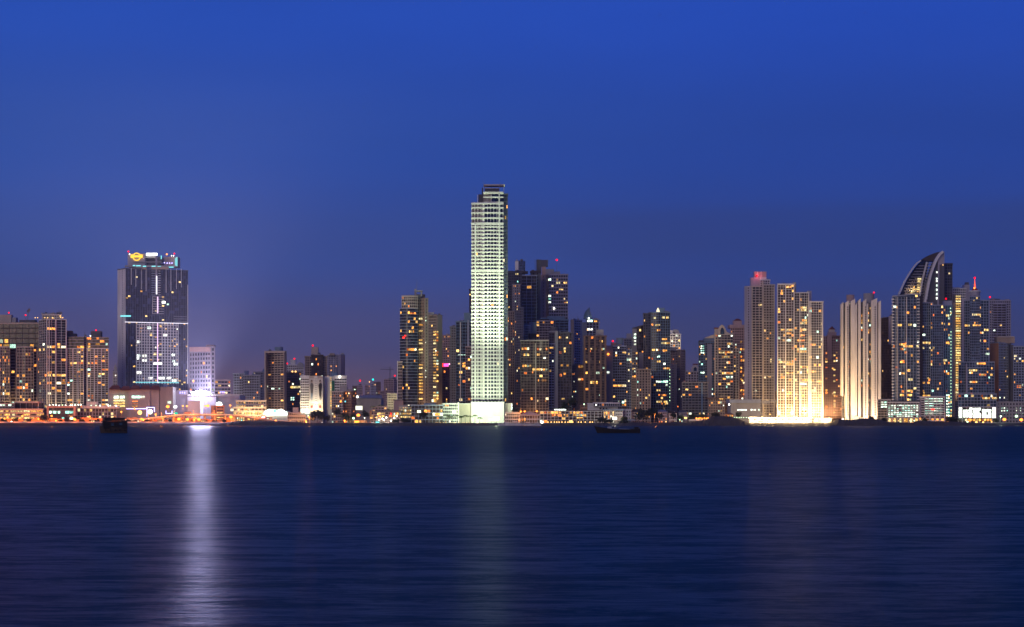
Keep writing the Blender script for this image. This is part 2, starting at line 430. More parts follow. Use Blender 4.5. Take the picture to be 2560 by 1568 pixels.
    def done(s):
        if s.T['category'] == 'tower' and s.tops:
            x0, x1, yt, dd = min(s.tops, key=lambda q: q[2]); k = s.D/FPX; ww = x1-x0
            for i in range(3):
                w = s.rnd.uniform(.12, .3)*ww; x = s.rnd.uniform(x0+1, x1-w-1); h = s.rnd.uniform(1.5, 5.5); Dq = s.D+dd+3+i*2.2
                g = G(); g.box(X(x, Dq), X(x+w, Dq), Dq, Dq+3, Z(yt, Dq)-.5, Z(yt-h, Dq)); g.build('roof_plant', s.rnd.choice(['darkgrey', 'grey', 'concrete', 'tan']), s.T)
            for i in range(2): s.mast(s.rnd.uniform(x0+2, x1-2), yt-s.rnd.uniform(7, 14), yt, dd+8, .16)
        s.w.sort(key=lambda q: q[0]); L = s.T.location
        for q in s.w[:98]:
            o = bpy.data.objects.new('window', pane_mesh(q[5])); COL.objects.link(o); o.parent = s.T
            o.location = Vector(q[1])-L; o.scale = (q[3], 1, q[4]); o.rotation_euler = (0, 0, math.atan2(q[2][1], q[2][0]))
        rest = {}
        for q in s.w[98:]: rest.setdefault(q[5], []).append(q)
        if rest:
            # one stuff part for the remainder, several materials
            g = G(); mi = []; names = list(rest)
            for k, nme in enumerate(names):
                for q in rest[nme]:
                    c = Vector(q[1]); t = Vector((q[2][0], q[2][1], 0))*q[3]/2; u = Vector((0, 0, q[4]/2)); nn = Vector((q[2][1], -q[2][0], 0))*.03
                    g.add([c-t-u+nn, c+t-u+nn, c+t+u+nn, c-t+u+nn, c-t-u-nn, c+t-u-nn, c+t+u-nn, c-t+u-nn],
                          [(0, 1, 2, 3), (4, 7, 6, 5), (0, 4, 5, 1), (1, 5, 6, 2), (2, 6, 7, 3), (3, 7, 4, 0)]); mi += [k]*6
            o = g.build('windows', names[0], s.T)
            for nme in names[1:]: o.data.materials.append(MATS[nme])
            for p, k in zip(o.data.polygons, mi): p.material_index = k
            o['kind'] = 'stuff'
        return s

def offset_poly(poly, d):
    c = Vector((sum(p[0] for p in poly)/len(poly), sum(p[1] for p in poly)/len(poly)))
    out = []
    for p in poly:
        v = Vector(p)-c; out.append((p[0]+d*(1 if v.x > 0 else -1), p[1]+d*(1 if v.y > 0 else -1)))
    return out

# ------------------------------------------------------------------ setting
g = G(); g.add([(-30000, -3000, 0), (30000, -3000, 0), (30000, 1812, 0), (-30000, 1812, 0)], [(0, 1, 2, 3)])
water = g.build('water', 'rock'); water['kind'] = 'structure'
m, t, b = newmat('seawater'); water.data.materials[0] = m
wc = t.nodes.new('ShaderNodeMix'); wc.data_type = 'RGBA'; wc.inputs[6].default_value = (.010, .054, .088, 1); wc.inputs[7].default_value = (.018, .082, .155, 1); t.links.new(wc.outputs[2], b.inputs['Base Color']); b.inputs['IOR'].default_value = 1.33
geo = t.nodes.new('ShaderNodeNewGeometry')
def wnoise(sx, sy, scale, detail=3, rough=.5, dist=0.0, rot=4):
    mp = t.nodes.new('ShaderNodeMapping'); mp.inputs['Scale'].default_value = (sx, sy, 1); mp.inputs['Rotation'].default_value = (0, 0, R(rot)); mp.inputs['Location'].default_value = (3.7, 5.3, 1.37)
    n = t.nodes.new('ShaderNodeTexNoise'); n.inputs['Scale'].default_value = scale; n.inputs['Detail'].default_value = detail
    n.inputs['Roughness'].default_value = rough; n.inputs['Distortion'].default_value = dist
    t.links.new(geo.outputs['Position'], mp.inputs[0]); t.links.new(mp.outputs[0], n.inputs['Vector']); return n
swell = wnoise(.35, 1.1, .9, 3, .55, .6)          # wavelets with long crests
chop = wnoise(.38, 1.0, 3.2, 4, .62, .4, -5)
band = wnoise(.004, .014, 1.0, 6, .62, .8, 7)              # patches of wind-ruffled water
t.links.new(band.outputs[0], wc.inputs[0])
b1 = t.nodes.new('ShaderNodeBump'); b1.inputs['Strength'].default_value = 1.0; b1.inputs['Distance'].default_value = WAVE1 = .05
b2 = t.nodes.new('ShaderNodeBump'); b2.inputs['Strength'].default_value = 1.0; b2.inputs['Distance'].default_value = .04
t.links.new(swell.outputs[0], b1.inputs['Height']); t.links.new(chop.outputs[0], b2.inputs['Height'])
t.links.new(b1.outputs[0], b2.inputs['Normal']); t.links.new(b2.outputs[0], b.inputs['Normal'])
rr = t.nodes.new('ShaderNodeMapRange'); rr.inputs['From Min'].default_value = .3; rr.inputs['From Max'].default_value = .7
rr.inputs['To Min'].default_value = .30; rr.inputs['To Max'].default_value = .38
t.links.new(band.outputs[0], rr.inputs['Value']); t.links.new(rr.outputs[0], b.inputs['Roughness'])
rs = t.nodes.new('ShaderNodeMapRange'); rs.inputs['From Min'].default_value = .3; rs.inputs['From Max'].default_value = .7
rs.inputs['To Min'].default_value = .003; rs.inputs['To Max'].default_value = .030
t.links.new(band.outputs[0], rs.inputs['Value']); rip = wnoise(.34, 1.0, .60, 9, .80, .3, 3)          # glints put into the reflection strength, crests lying across the view
rp = t.nodes.new('ShaderNodeMapRange'); rp.inputs['From Min'].default_value = .46; rp.inputs['From Max'].default_value = .66; rp.inputs['To Min'].default_value = .12; rp.inputs['To Max'].default_value = 5.0
t.links.new(rip.outputs[0], rp.inputs['Value'])
rm = t.nodes.new('ShaderNodeMath'); rm.operation = 'MULTIPLY'; t.links.new(rs.outputs[0], rm.inputs[0]); t.links.new(rp.outputs[0], rm.inputs[1])
sy_ = t.nodes.new('ShaderNodeSeparateXYZ'); t.links.new(geo.outputs['Position'], sy_.inputs[0])      # reflection cut beyond the near stretch so the lamp streak fades
yr = t.nodes.new('ShaderNodeMapRange'); yr.interpolation_type = 'SMOOTHSTEP'; yr.inputs['From Min'].default_value = 150; yr.inputs['From Max'].default_value = 300; yr.inputs['To Min'].default_value = 1.0; yr.inputs['To Max'].default_value = .10
t.links.new(sy_.outputs['Y'], yr.inputs['Value'])
r2 = t.nodes.new('ShaderNodeMath'); r2.operation = 'MULTIPLY'; t.links.new(rm.outputs[0], r2.inputs[0]); t.links.new(yr.outputs[0], r2.inputs[1])
t.links.new(r2.outputs[0], b.inputs['Specular IOR Level'])

g = G(); g.add([(-30000, 1812, GZ), (30000, 1812, GZ), (40000, 60000, GZ), (-40000, 60000, GZ)], [(0, 1, 2, 3)])
g.build('ground', 'land')['kind'] = 'structure'

# the shore: rock bank and seawall, its top traced along the waterfront
TOP = [(-260, 1059.5), (520, 1059.5), (560, 1056), (600, 1052.5), (700, 1053), (745, 1056), (800, 1058.5), (900, 1057), (950, 1059), (1000, 1057), (1100, 1058.5), (1350, 1060), (1480, 1060),
       (1560, 1056), (1640, 1056), (1660, 1056), (1730, 1055), (1770, 1049), (1785, 1041), (1830, 1041), (1856, 1049), (1880, 1060), (2075, 1060), (2100, 1049),
       (2140, 1050), (2165, 1046), (2205, 1049), (2225, 1055), (2290, 1057), (2305, 1052), (2340, 1053), (2480, 1058), (2820, 1058)]
def topy(px):
    for (a, ya), (c, yc) in zip(TOP, TOP[1:]):
        if a <= px <= c: return ya+(yc-ya)*(px-a)/(c-a)
    return 1058
g = G(); rows_ = []; prof = ((1799.0, -.6, 0), (1801.0, .15, 1), (1804, .45, 1), (1808, .8, 1), (1813, 1.0, .6), (1822, 1.0, .4), (1834, .0, 0))
pxs = [-260+4*i for i in range(771)]; rnd = random.Random(5)
vv = []
for px in pxs:
    z = max(GZ+.3, Z(topy(px), 1813))
    for (D, f, r_) in prof:
        if D == 1799.0: zz = -.6
        elif D == 1834: zz = GZ+.05
        else: zz = f*z+rnd.uniform(-.35, .35)*r_*(1 if 560 < px else .3)
        vv.append((X(px, 1800)+rnd.uniform(-.3, .3), D+rnd.uniform(-.6, .6)*r_, zz))
np_ = len(prof); ff = [(i*np_+j, (i+1)*np_+j, (i+1)*np_+j+1, i*np_+j+1) for i in range(len(pxs)-1) for j in range(np_-1)]
g.add(vv, ff); g.build('rock_bank', 'rock')['kind'] = 'structure'
g = G(); g.box(X(-200, 1840), X(1150, 1840), 1836, 1852, GZ+.004, GZ+.06); g.build('road', 'asphalt')['kind'] = 'structure'
g = G(); g.box(X(-200, 1830), X(560, 1830), 1825, 1835.5, GZ+.008, GZ+.15); g.build('promenade', 'paving')['kind'] = 'structure'

# ------------------------------------------------------------------ LEFT SHORE
# dark curved apartment slab
b = Bld('apartment_tower', 'wide dark apartment block with pale curved balcony bands and a satellite dish on its roof', 'tower', 1960, 50)
b.block(-40, 104, 808, 872, fl=14, nb=9, wall='bronze', glass='glassbrown', bh=.18, pw=.05, bp=.3, lit=.07)
b.block(-40, 98, 872, fl=7.7, nb=10, wall='cream', glass='glassbrown', bh=.20, pw=.04, bp=1.0, slabs=True, lit=.05, dd=-2, side=5, roof=False, hot=1)
b.block(42, 84, 868, 1004, fl=7.7, nb=5, wall='cream', glass='glassbrown', bh=.20, pw=.08, bp=.9, slabs=True, lit=.14, dd=-9, bulge=3, dep=8)
b.block(-2, 24, 868, 1004, fl=7.7, nb=3, wall='cream', glass='glassbrown', bh=.20, pw=.08, bp=.9, slabs=True, lit=.10, dd=-8, bulge=2, dep=8)
b.box('parapet', -40, 105, 806.5, 810, 'cream', dd=-1, dep=1.2)
b.box('penthouse', -10, 28, 787, 806, 'cream', dd=6); b.box('penthouse', 30, 40, 794, 806, 'grey', dd=6); b.box('plant_room', 48, 88, 800, 806, 'darkgrey', dd=8)
b.beacon(22, 782, stem=787); b.beacon(64, 788, stem=803)
g = G(); c = P(72, 777, b.D+10)
for i in range(12):
    a0 = 2*math.pi*i/12; a1 = 2*math.pi*(i+1)/12
    e0 = c+Vector((1.7*math.cos(a0), 0, 2.6*math.sin(a0)))+Vector((.9*math.sin(a0), -.7, 0)); e1 = c+Vector((1.7*math.cos(a1), 0, 2.6*math.sin(a1)))+Vector((.9*math.sin(a1), -.7, 0))
    g.add([c, e0, e1, c+Vector((0, .15, 0)), e0+Vector((0, .15, 0)), e1+Vector((0, .15, 0))], [(0, 1, 2), (5, 4, 3), (1, 4, 5, 2)])
g.tube(c, P(68, 803, b.D+10), .25); g.build('satellite_dish', 'steel', b.T)
b.up(15, 2.6e4); b.up(60, 2.6e4)
b.done()
b = Bld('apartment_tower', 'slim glass tower with pale frame lines and a string of warm roof deck lights', 'tower', 1930, 135)
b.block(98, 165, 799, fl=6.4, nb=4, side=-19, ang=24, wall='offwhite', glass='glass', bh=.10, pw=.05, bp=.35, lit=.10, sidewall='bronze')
for x in (117, 122.5, 138.5, 165): b.box('column', x-.9, x+.9, 799, 1013, 'offwhite', dd=-1.2 if x < 130 else 1.5, dep=2)
b.block(106, 154, 788, 799, fl=6, nb=8, wall='white', glass='glass', bh=.25, pw=.1, bp=.3, lit=.5, dd=6, dep=12, pal='lityellow')
b.box('roof_terrace', 104, 142, 783.5, 787.5, 'grey', dd=8); b.roofclutter(100, 160, 784, 7)
for x in (112, 119, 131, 152, 157, 88, 94): b.beacon(x, 794.5, dd=-1, mat='lampwarm', r=.5)
b.up(128, 2.4e4); b.up(150, 2.0e4)
b.done()
for x0, x1, xh, yt, lab in ((166, 210, (166, 189), 842, 'white gridded twin tower without a beacon, joined to its brighter neighbour'), (210, 272, (227, 252), 843, 'white gridded twin tower with a red beacon on its roof hut')):
    b = Bld('apartment_tower', lab, 'tower', 1945, (x0+x1)/2)
    xa = x0 if x0 < 200 else 217
    b.block(xa, x1, yt, 872, fl=7.6, nb=5, wall='lilac', glass='glassbrown', bh=.14, pw=.0, bp=.4, slabs=True, lit=.10, roof=False)
    b.block(xa, x1, 872.5, fl=5.5, nb=6 if x0 > 200 else 5, wall='offwhite', glass='glassbrown', bh=.20, pw=.10, bp=.5, lit=.12, pal='litwarm')
    for k in range(4): b.box('column', xa+1+(x1-xa-3)*k/3, xa+2.4+(x1-xa-3)*k/3, 872, 1016, 'offwhite', dd=-1.0, dep=2)
    if x0 > 200: b.block(209.5, 217, 842, fl=5.5, nb=1, wall='grey', glass='glass', bh=.5, pw=.2, bp=.6, lit=0, dd=4)
    b.box('roof_hut', xh[0], xh[1], 828 if x0 > 200 else 834, yt, 'darkgrey', dd=5)
    if x0 > 200:
        b.beacon(240, 826, stem=829); b.beacon(226, 840, dd=-1, mat='lampwhite', r=.5)
    else: b.box('roof_hut', 167, 179, 827, 834, 'darkgrey', dd=5)
    b.done()
b = Bld('podium_building', 'low white podium with a long dark window band under the curved apartment block', 'building', 1880, 50)
b.block(36, 108, 1006, 1024, fl=16, nb=4, wall='cream', glass='glassbrown', bh=.18, pw=.03, bp=.4, lit=0, side=12)
b.block(-40, 36, 1010, 1022, fl=6, nb=10, wall='grey', glass='glass', bh=.3, pw=.1, bp=.4, lit=.35, pal='litcool')
b.block(-40, 108, 1024, fl=9, nb=9, wall='cream', glass='glassbrown', bh=.45, pw=.1, bp=.8, lit=.5, dd=-6, pal='lityellow')
b.done()
b = Bld('entrance_building', 'dark glazed entrance hall inside a broad pale portal frame', 'building', 1872, 152)
b.block(121, 184, 1019, fl=8, nb=6, wall='darkgrey', glass='glass', bh=.12, pw=.05, bp=.2, lit=.18, pal='litcool')
b.box('portal_frame', 117, 188, 1015.5, 1019.5, 'pink', dd=-2, dep=6); b.box('portal_frame', 117, 121, 1019.4, 1052, 'pink', dd=-2, dep=5); b.box('portal_frame', 184, 188, 1019.4, 1040, 'pink', dd=-2, dep=5)
b.done()
b = Bld('podium_building', 'low terrace building with a row of white lamps along its pale canopy edge', 'building', 1890, 230)
b.block(110, 292, 1021, fl=9, nb=24, wall='grey', glass='glassbrown', bh=.2, pw=.3, bp=.4, lit=.25, pal='lityellow')
b.box('canopy', 205, 296, 1014.5, 1021, 'offwhite', dd=-3, dep=8); b.box('canopy', 116, 205, 1011, 1014, 'grey', dd=2, dep=8); b.box('roof_kiosk', 216, 244, 1005, 1014.3, 'white', dd=0, dep=5)
for x in (124, 133, 140, 148, 156, 164, 176, 181, 188, 196, 202, 228, 240, 250, 271, 276, 290): b.beacon(x, 1013+(x > 205)*1.0+b.rnd.uniform(-1, 1), dd=-3.5, mat='lampwhite' if x % 3 else 'lampgreen', r=.5)
b.done()

# belfry far behind
b = Bld('bell_tower', 'small cream belfry far behind, in the gap beside the tall hotel', 'tower', 3000, 290)
b.block(282, 294, 930, fl=7, nb=2, wall='cream', glass='glassbrown', bh=.5, pw=.4, bp=.3, lit=.02)
b.box('lantern', 285, 292.5, 917, 930, 'cream', dd=2, dep=6); b.cyl('spire', 288.8, 6, 908, 917, 'cream', dd=5, r1=1, n=8); b.beacon(289, 939, dd=-1, mat='lampwhite', r=.35)
b.done()

# shopping mall with red roofs
b = Bld('shopping_mall', 'long lilac grey mall with small dark red hipped roofs below the hotel', 'building', 1900, 360)
for x0, x1, yt, ww_ in ((272, 300, 974, 0), (300, 322, 976, 0), (322, 374, 974, 0), (374, 398, 974, 0), (400, 432, 968, 0)):
    b.box('wall', x0, x1, yt, 1050, 'grey' if x0 < 395 else 'concrete', dd=(x0 % 7)-3, dep=30, z0=GZ)
for x0, x1, y in ((270, 300, 974), (298, 326, 976), (322, 350, 974), (348, 376, 974), (372, 400, 974)):
    D = b.D-6; g = G(); a, c_ = X(x0, D), X(x1, D); z = Z(y, D); h = Z(y-11, D)
    g.add([(a, D, z), (c_, D, z), (c_, D+14, z), (a, D+14, z), ((a*3+c_)/4, D+7, h), ((a+c_*3)/4, D+7, h)], [(3, 2, 1, 0), (0, 1, 5, 4), (2, 3, 4, 5), (1, 2, 5), (3, 0, 4)])
    g.build('roof', 'redroof', b.T)
b.panes(283, 313, 989, 997, 2, 1, -3.4, 'litcool', .8, .8); b.panes(283, 313, 998, 1019, 1, 3, -3.4, 'lityellow', .95, .6); b.panes(329, 362, 989, 996, 3, 1, -3.4, 'litcool', .9, .8)
b.panes(330, 346, 1000, 1019, 1, 3, -3.4, 'litwarm', .9, .3); b.panes(415, 432, 1000, 1012, 1, 1, -4, 'litcool', .5, .5)
b.done()
b = Bld('shopping_mall', 'blank grey purple mall box, between the hotel mall and the round parking deck', 'building', 1915, 470)
b.box('wall', 432, 470, 976, 1052, 'lilac', dd=0, dep=40, z0=GZ); b.box('wall', 536, 600, 988, 1052, 'lilac', dd=6, dep=40, z0=GZ); b.box('wall', 468, 540, 990, 1052, 'lilac', dd=-1, dep=35, z0=GZ)
b.box('wall', 470, 501, 1002, 1050, 'white', dd=-22, dep=15, z0=GZ)
b.box('parapet', 468, 600, 986, 990, 'grey', dd=-2, dep=2); b.panes(448, 464, 979, 985, 3, 1, -.3, 'signblue', .6, .7)
b.panes(541, 553, 1005, 1013, 1, 1, -2, 'litwhite', 1, .9)
b.done()

# ------------------------------------------------------------------ the hotel
b = Bld('hotel_tower', 'tall dark hotel with a gold round sign and a white light line down its middle', 'tower', 2000, 380)
b.block(294, 470, 672, 800, fl=4.4, nb=26, side=-20, ang=24, wall='darkgrey', glass='glassnavy', bh=.06, pw=.03, bp=.15, lit=.018, pal='lityellow', blank='slots', sidewall='offwhite')
b.block(294, 470, 800, fl=4.4, nb=26, side=-20, ang=24, wall='darkgrey', glass='glassnavy', bh=.06, pw=.03, bp=.15, lit=.035, pal='lityellow', blank='slots', sidewall='offwhite', roof=False)
pc = None
D0 = b.D
def onfront(px, out=0):
    """plan point on the hotel's turned front"""
    c = Vector((X(314, D0), D0)); th = R(24)
    t_ = Vector((math.cos(th), math.sin(th))); n_ = Vector((t_.y, -t_.x))
    # intersect the ray through px with the facade line
    wf = (470-314)*D0/FPX; D3 = D0+wf*math.tan(th); pr = Vector((X(470, D3), D3)); t_ = (pr-c).normalized(); n_ = Vector((t_.y, -t_.x))
    k = (px-CX)/FPX; s_ = (k*c.y-c.x)/(t_.x-k*t_.y); p = c+t_*s_+n_*out
    return p, t_, n_
def hbar(name, px0, px1, y0, y1, mat, out=.5, wd=None):
    p0, t_, n_ = onfront(px0); p1, _, _ = onfront(px1)
    mid = (p0+p1)/2; Dm = mid.y; g = G(); g.obox(mid, t_, n_, (p1-p0).length, out, EYE-(y1-HY)*Dm/FPX, EYE-(y0-HY)*Dm/FPX); return g.build(name, mat, b.T)
for x in (328, 339.5, 353.5, 365): hbar('mullion', x-.6, x+.6, 670, 712+(x-328)*.45, 'offwhite', .6)
for x in (415, 427, 441, 453): hbar('mullion', x-.6, x+.6, 672, 732-(x-415)*.35, 'offwhite', .6)
hbar('mullion', 468, 470, 712, 960, 'offwhite', .7)
hbar('mullion', 388.5, 392.5, 640, 690, 'lilac', 1.1); hbar('light_line', 389.9, 392.4, 690, 736, 'linewhite', 1.2); hbar('light_line', 392.8, 394.9, 742, 783, 'linepink', 1.0); hbar('light_line', 393.2, 394.2, 808, 958, 'linepink', 1.4)
for k in range(11): hbar('balcony', 378.5, 388.5, 677+k*6, 678.4+k*6, 'paleblue', 1.0); hbar('balcony', 395, 401, 677+k*6, 678.4+k*6, 'white', 1.0)
for k in range(8): hbar('balcony', 381, 409, 742+k*6, 743+k*6, 'white', .9)
hbar('mullion', 380.5, 381.5, 742, 784, 'white', .8)
hbar('light_line', 312, 469, 806.6, 807.7, 'linewhite', 1.6)
for k in range(3): hbar('balcony', 434, 469, 791+k*6, 792+k*6, 'grey', .8)
for i, x in enumerate((341, 348, 354, 361, 367, 373, 382, 405, 412, 419, 426, 433, 440, 445)): hbar('column', x-.9, x+.9, 809, 960, 'white', 1.0)
for k in range(21): hbar('balcony', 341, 445, 812+k*7.1, 813.6+k*7.1, 'white', .8)
hbar('light_line', 338, 446, 956, 957.2, 'signcyan', 1.6)
for (x0, x1, y) in ((367, 377, 820), (408, 418, 838), (341, 350, 855), (341, 350, 890), (355, 366, 890), (341, 349, 896), (355, 367, 902), (382, 406, 910), (430, 436, 887), (431, 437, 904), (433, 444, 911), (341, 355, 932), (371, 381, 946), (396, 411, 946), (417, 428, 946), (430, 442, 952), (405, 413, 756)):
    hbar('lit_room', x0, x1, y-3, y+3, 'litwhite', .5)
for (x0, x1, y) in ((399, 406, 815), (384, 391, 885), (398, 406, 886)): hbar('lit_room', x0, x1, y-3, y+3, 'lityellow', .5)
# crown
b.box('penthouse', 319, 362, 634, 668, 'lilac', dd=16, dep=20); b.box('penthouse', 410, 444, 642, 668, 'pink', dd=34, dep=16); b.box('penthouse', 360, 402, 642, 668, 'darkgrey', dd=26, dep=18)
b.box('penthouse', 358, 392, 640, 645, 'grey', dd=20, dep=12); b.box('ledge', 332, 404, 654, 656, 'grey', dd=14, dep=3); b.box('parapet', 312, 420, 663.5, 668, 'grey', dd=12, dep=3)
# gold sign: a ring crossed by a lettered bar, as two parts on a bracket
g = G(); c = P(341.5, 642, b.D+14.6)
for i in range(28):
    a0 = 2*math.pi*i/28; a1 = 2*math.pi*(i+1)/28
    q = []
    for a in (a0, a1):
        for r_ in (3.5, 4.6): q.append(c+Vector((r_*math.cos(a), 0, r_*math.sin(a))))
    g.add(q+[p+Vector((0, .5, 0)) for p in q], [(0, 2, 3, 1), (1, 3, 7, 5), (2, 0, 4, 6), (4, 5, 7, 6)])
g.build('sign_ring', 'signgold', b.T)
g = G(); D_ = b.D+14.2
g.box(X(326.5, D_), X(333, D_), D_, D_+.4, Z(645, D_), Z(636.5, D_)); g.box(X(350, D_), X(356.5, D_), D_, D_+.4, Z(645, D_), Z(636.5, D_)); g.box(X(333.05, D_), X(349.95, D_), D_, D_+.4, Z(643.6, D_), Z(638.6, D_))
g.build('sign_bar', 'signgold', b.T)
b.box('sign_letters', 366, 393, 633, 638.5, 'signwhite', dd=18, dep=.6)
b.beacon(321, 629, dd=18, stem=634); b.beacon(417, 636, dd=36, mat='lampsodium', r=.9); b.beacon(436, 634, dd=36, stem=642); b.beacon(323.5, 635.6, dd=15, mat='lampwhite', r=.4)
for x in (429, 434): b.beacon(x, 639.5, dd=33, mat='lampwhite', r=.4)
b.box('light_line', 402, 404, 639, 648, 'signcyan', dd=24, dep=.5); b.box('light_line', 437.6, 438.9, 645, 664, 'signcyan', dd=33, dep=.5); b.box('light_line', 441, 443, 643, 665, 'signcyan', dd=33, dep=.5)
for x in (404, 411, 418, 424, 430): b.beacon(x, 657+(x % 3), dd=33, mat='neonblue', r=.55)
for x0, x1, y in ((332, 338, 664), (340, 352, 664.5), (357, 365, 666), (379, 389, 666), (394, 402, 667), (421, 434, 668)): b.box('terrace_light', x0, x1, y-1.2, y+1.2, 'signcyan', dd=11.4, dep=.5)
b.box('sign_letters', 301, 327, 788.5, 792, 'signcyan', dd=-.6, dep=.5)
b.up(400, 2e4, (.75, .72, 1), 30); b.up(455, 1.6e5, (.74, .70, 1), 26)  # added violet fill, standing for spill from the floodlights
b.done()

b = Bld('office_building', 'pale slab building blasted with violet white light at its foot, beside the dark hotel', 'building', 1940, 505)
b.block(474, 537, 868, 980, fl=11, nb=8, side=10, ang=50, wall='lilac', glass='glass', bh=.42, pw=.25, bp=.5, lit=.07)
b.box('wall', 474, 527, 868, 879, 'pink', dd=-1.1, dep=2); b.box('stair_tower', 515, 534, 862, 868, 'pink', dd=5, dep=14)
b.block(474, 537, 980, fl=16, nb=5, wall='grey', glass='glass', bh=.5, pw=.3, bp=.2, lit=0, roof=False)
b.up(490, 4e4, (.78, .72, 1), 16, 985); b.up(515, 5e4, (.78, .72, 1), 16, 985)
b.done()
FLOODS = []
# flood lamps: housing, bulb, mast, light
def floodlamp(label, px, py, D, power, col, mat, aim, spot=110, group=None, r=1.6, post=True, glow=None):
    p = P(px, py, D); T = empty('floodlight', (p.x, p.y, GZ), label, 'floodlight', group)
    if post: g = G(); g.tube((p.x, p.y+.3, GZ), (p.x, p.y+.3, p.z-.6), .16, 8); g.build('post', 'steel', T)
    g = G(); g.box(p.x-r*1.15, p.x+r*1.15, p.y, p.y+.5, p.z-r*.75, p.z+r*.75); g.build('housing', 'steel', T)
    g = G(); g.box(p.x-r, p.x+r, p.y-.06, p.y-.005, p.z-r*.6, p.z+r*.6); g.build('lens', mat, T)
    if power: light('lamp', (p.x, p.y+1.2, p.z+r*1.3), power, col, .6, T, spot, aim, .8)
    if glow: light('lamp', (p.x, p.y-1.2, p.z), glow, col, .7, T)
    return T
for i, (x, y) in enumerate(((484, 983), (493, 981), (502, 979), (511, 981), (520, 983))):
    floodlamp(('westmost', 'second from the west', 'middle one', 'second from the east', 'eastmost')[i]+' of five violet white floodlights before the pale slab building', x, y, 1912, 0, (.80, .76, 1), 'floodviolet', None, r=1.9, glow=1.2e4)
    light('bay_lamp', P(x, y, 1910.4), 1.7e5, (.60, .58, 1), .8, bpy.data.objects['floodlight' if i == 0 else 'floodlight.%03d' % i], 110, P(x, y+60, 1880), .5)
T_ = floodlamp('lamp added for the violet halo, pointing up in front of the violet white floodlights', 505, 998, 1884, 0, (.7, .66, 1), 'lampwhite', None, r=1.0)
fp = P(505, 994, 1884); light('halo_lamp', fp, 2.8e7, (.60, .58, 1), 1.2, T_, 104, fp+Vector((-4, -10, 40)), .9)  # added lamp that makes the violet halo in the haze

b = Bld('apartment_building', 'dark low block with blue lit windows beyond the parking deck', 'building', 2050, 556)
b.block(537, 577, 951, fl=9, nb=5, wall='pink', glass='glassnavy', bh=.5, pw=.1, bp=.3, lit=.1)
b.panes(549, 562, 978, 984, 3, 1, -.6, 'signblue', .6, .7); b.done()
b = Bld('parking_deck', 'pale round stair drum and parking deck with lit slots, under a white dome sign', 'building', 1868, 545)
b.cyl('stair_drum', 534, 14, 1014, 1053, 'orangewall', dd=6, n=20)  # pale drum and deck: orange light is put into their wall colour
b.block(540, 561, 1016, fl=7, nb=1, wall='orangewall', glass='glass', bh=.5, pw=.12, bp=.5, lit=0)
b.panes(541, 559, 1029, 1053, 1, 4, -.5, 'lityellow', .9, .45)
g = G(); D_ = b.D+1
g.v = []; pts = [(540, 1013), (556, 1013), (554, 1009), (551, 1005.5), (546, 1005), (542, 1008)]
b.poly('sign', pts, 'signwhite', dd=1, dep=.6); b.done()

# ------------------------------------------------------------------ city behind the overpass
b = Bld('apartment_building', 'white ribbed apartment slab with a round roof tank, behind the bright cream store', 'building', 2150, 610)
b.block(583, 612, 935, fl=6.4, nb=7, wall='offwhite', glass='glassbrown', bh=.35, pw=.35, bp=.4, lit=.03)
b.block(607, 650, 939, fl=6.4, nb=10, wall='white', glass='glassbrown', bh=.35, pw=.35, bp=.4, lit=.03, dd=-6)
b.cyl('water_tank', 616, 12, 927, 939, 'paleblue', dd=6); b.box('roof_hut', 630, 637, 934, 939, 'tileblue', dd=5); b.up(600, 1.2e4, (1, .8, .8)); b.done()
b = Bld('apartment_building', 'grey apartment block with blank columns, left of the tall brown grid tower', 'building', 2230, 650)
b.block(634, 666, 931, fl=6.4, nb=6, wall='grey', glass='glass', bh=.4, pw=.35, bp=.4, lit=.04, side=6)
b.cyl('roof_vault', 660, 12, 922, 931, 'tileblue', dd=8, r1=3); b.done()
b = Bld('apartment_tower', 'tall brown tower with a regular window grid and a round tank on its roof', 'tower', 2080, 690)
b.block(663, 716, 880, fl=5.9, nb=6, side=6, ang=40, wall='tan', glass='glassbrown', bh=.40, pw=.10, bp=.4, lit=.05, blank=True, sidewall='tan')
b.box('wall', 661, 664, 879, 1045, 'tan', dd=-1, dep=18); b.box('parapet', 661, 712, 877.5, 882.5, 'tan', dd=-1.6, dep=2)
b.cyl('water_tank', 697, 21, 868, 878, 'tileblue', dd=9, n=18); b.mast(701, 864, 870); b.cyl('satellite_dish', 675, 9, 873.5, 877, 'darkgrey', dd=6, r1=3); b.up(690, 1.4e4); b.done()
b = Bld('apartment_building', 'white block with a small arched roof and two red beacons, behind the brown grid tower', 'building', 2450, 738)
b.block(716, 760, 913, fl=6, nb=9, wall='white', glass='glassbrown', bh=.4, pw=.35, bp=.4, lit=.03)
b.box('penthouse', 726, 739, 899, 913, 'white', dd=4); b.poly('roof_arch', [(742, 918), (745, 908), (750, 905), (757, 909), (761, 918)], 'grey', dd=-2, dep=8); b.beacon(718, 909); b.beacon(736, 897, stem=900); b.done()
b = Bld('office_building', 'dark grid office block with a wide amber lit floor, next to the striped banner building', 'building', 2130, 734)
b.block(716, 753, 932, fl=6.3, nb=8, wall='darkgrey', glass='glass', bh=.25, pw=.15, bp=.3, lit=.07)
for x in (731, 739): b.beacon(x, 929, dd=-1, mat='lampwarm', r=.9)
b.panes(726, 751, 965, 971, 4, 1, -.6, 'lityellow', .95, .9, .9); b.panes(726, 736, 992, 1002, 2, 2, -.6, 'litcool'); b.done()
b = Bld('apartment_tower', 'tower with dark glazed core between pale ribbed corner shafts and a white lift hut', 'tower', 2200, 790)
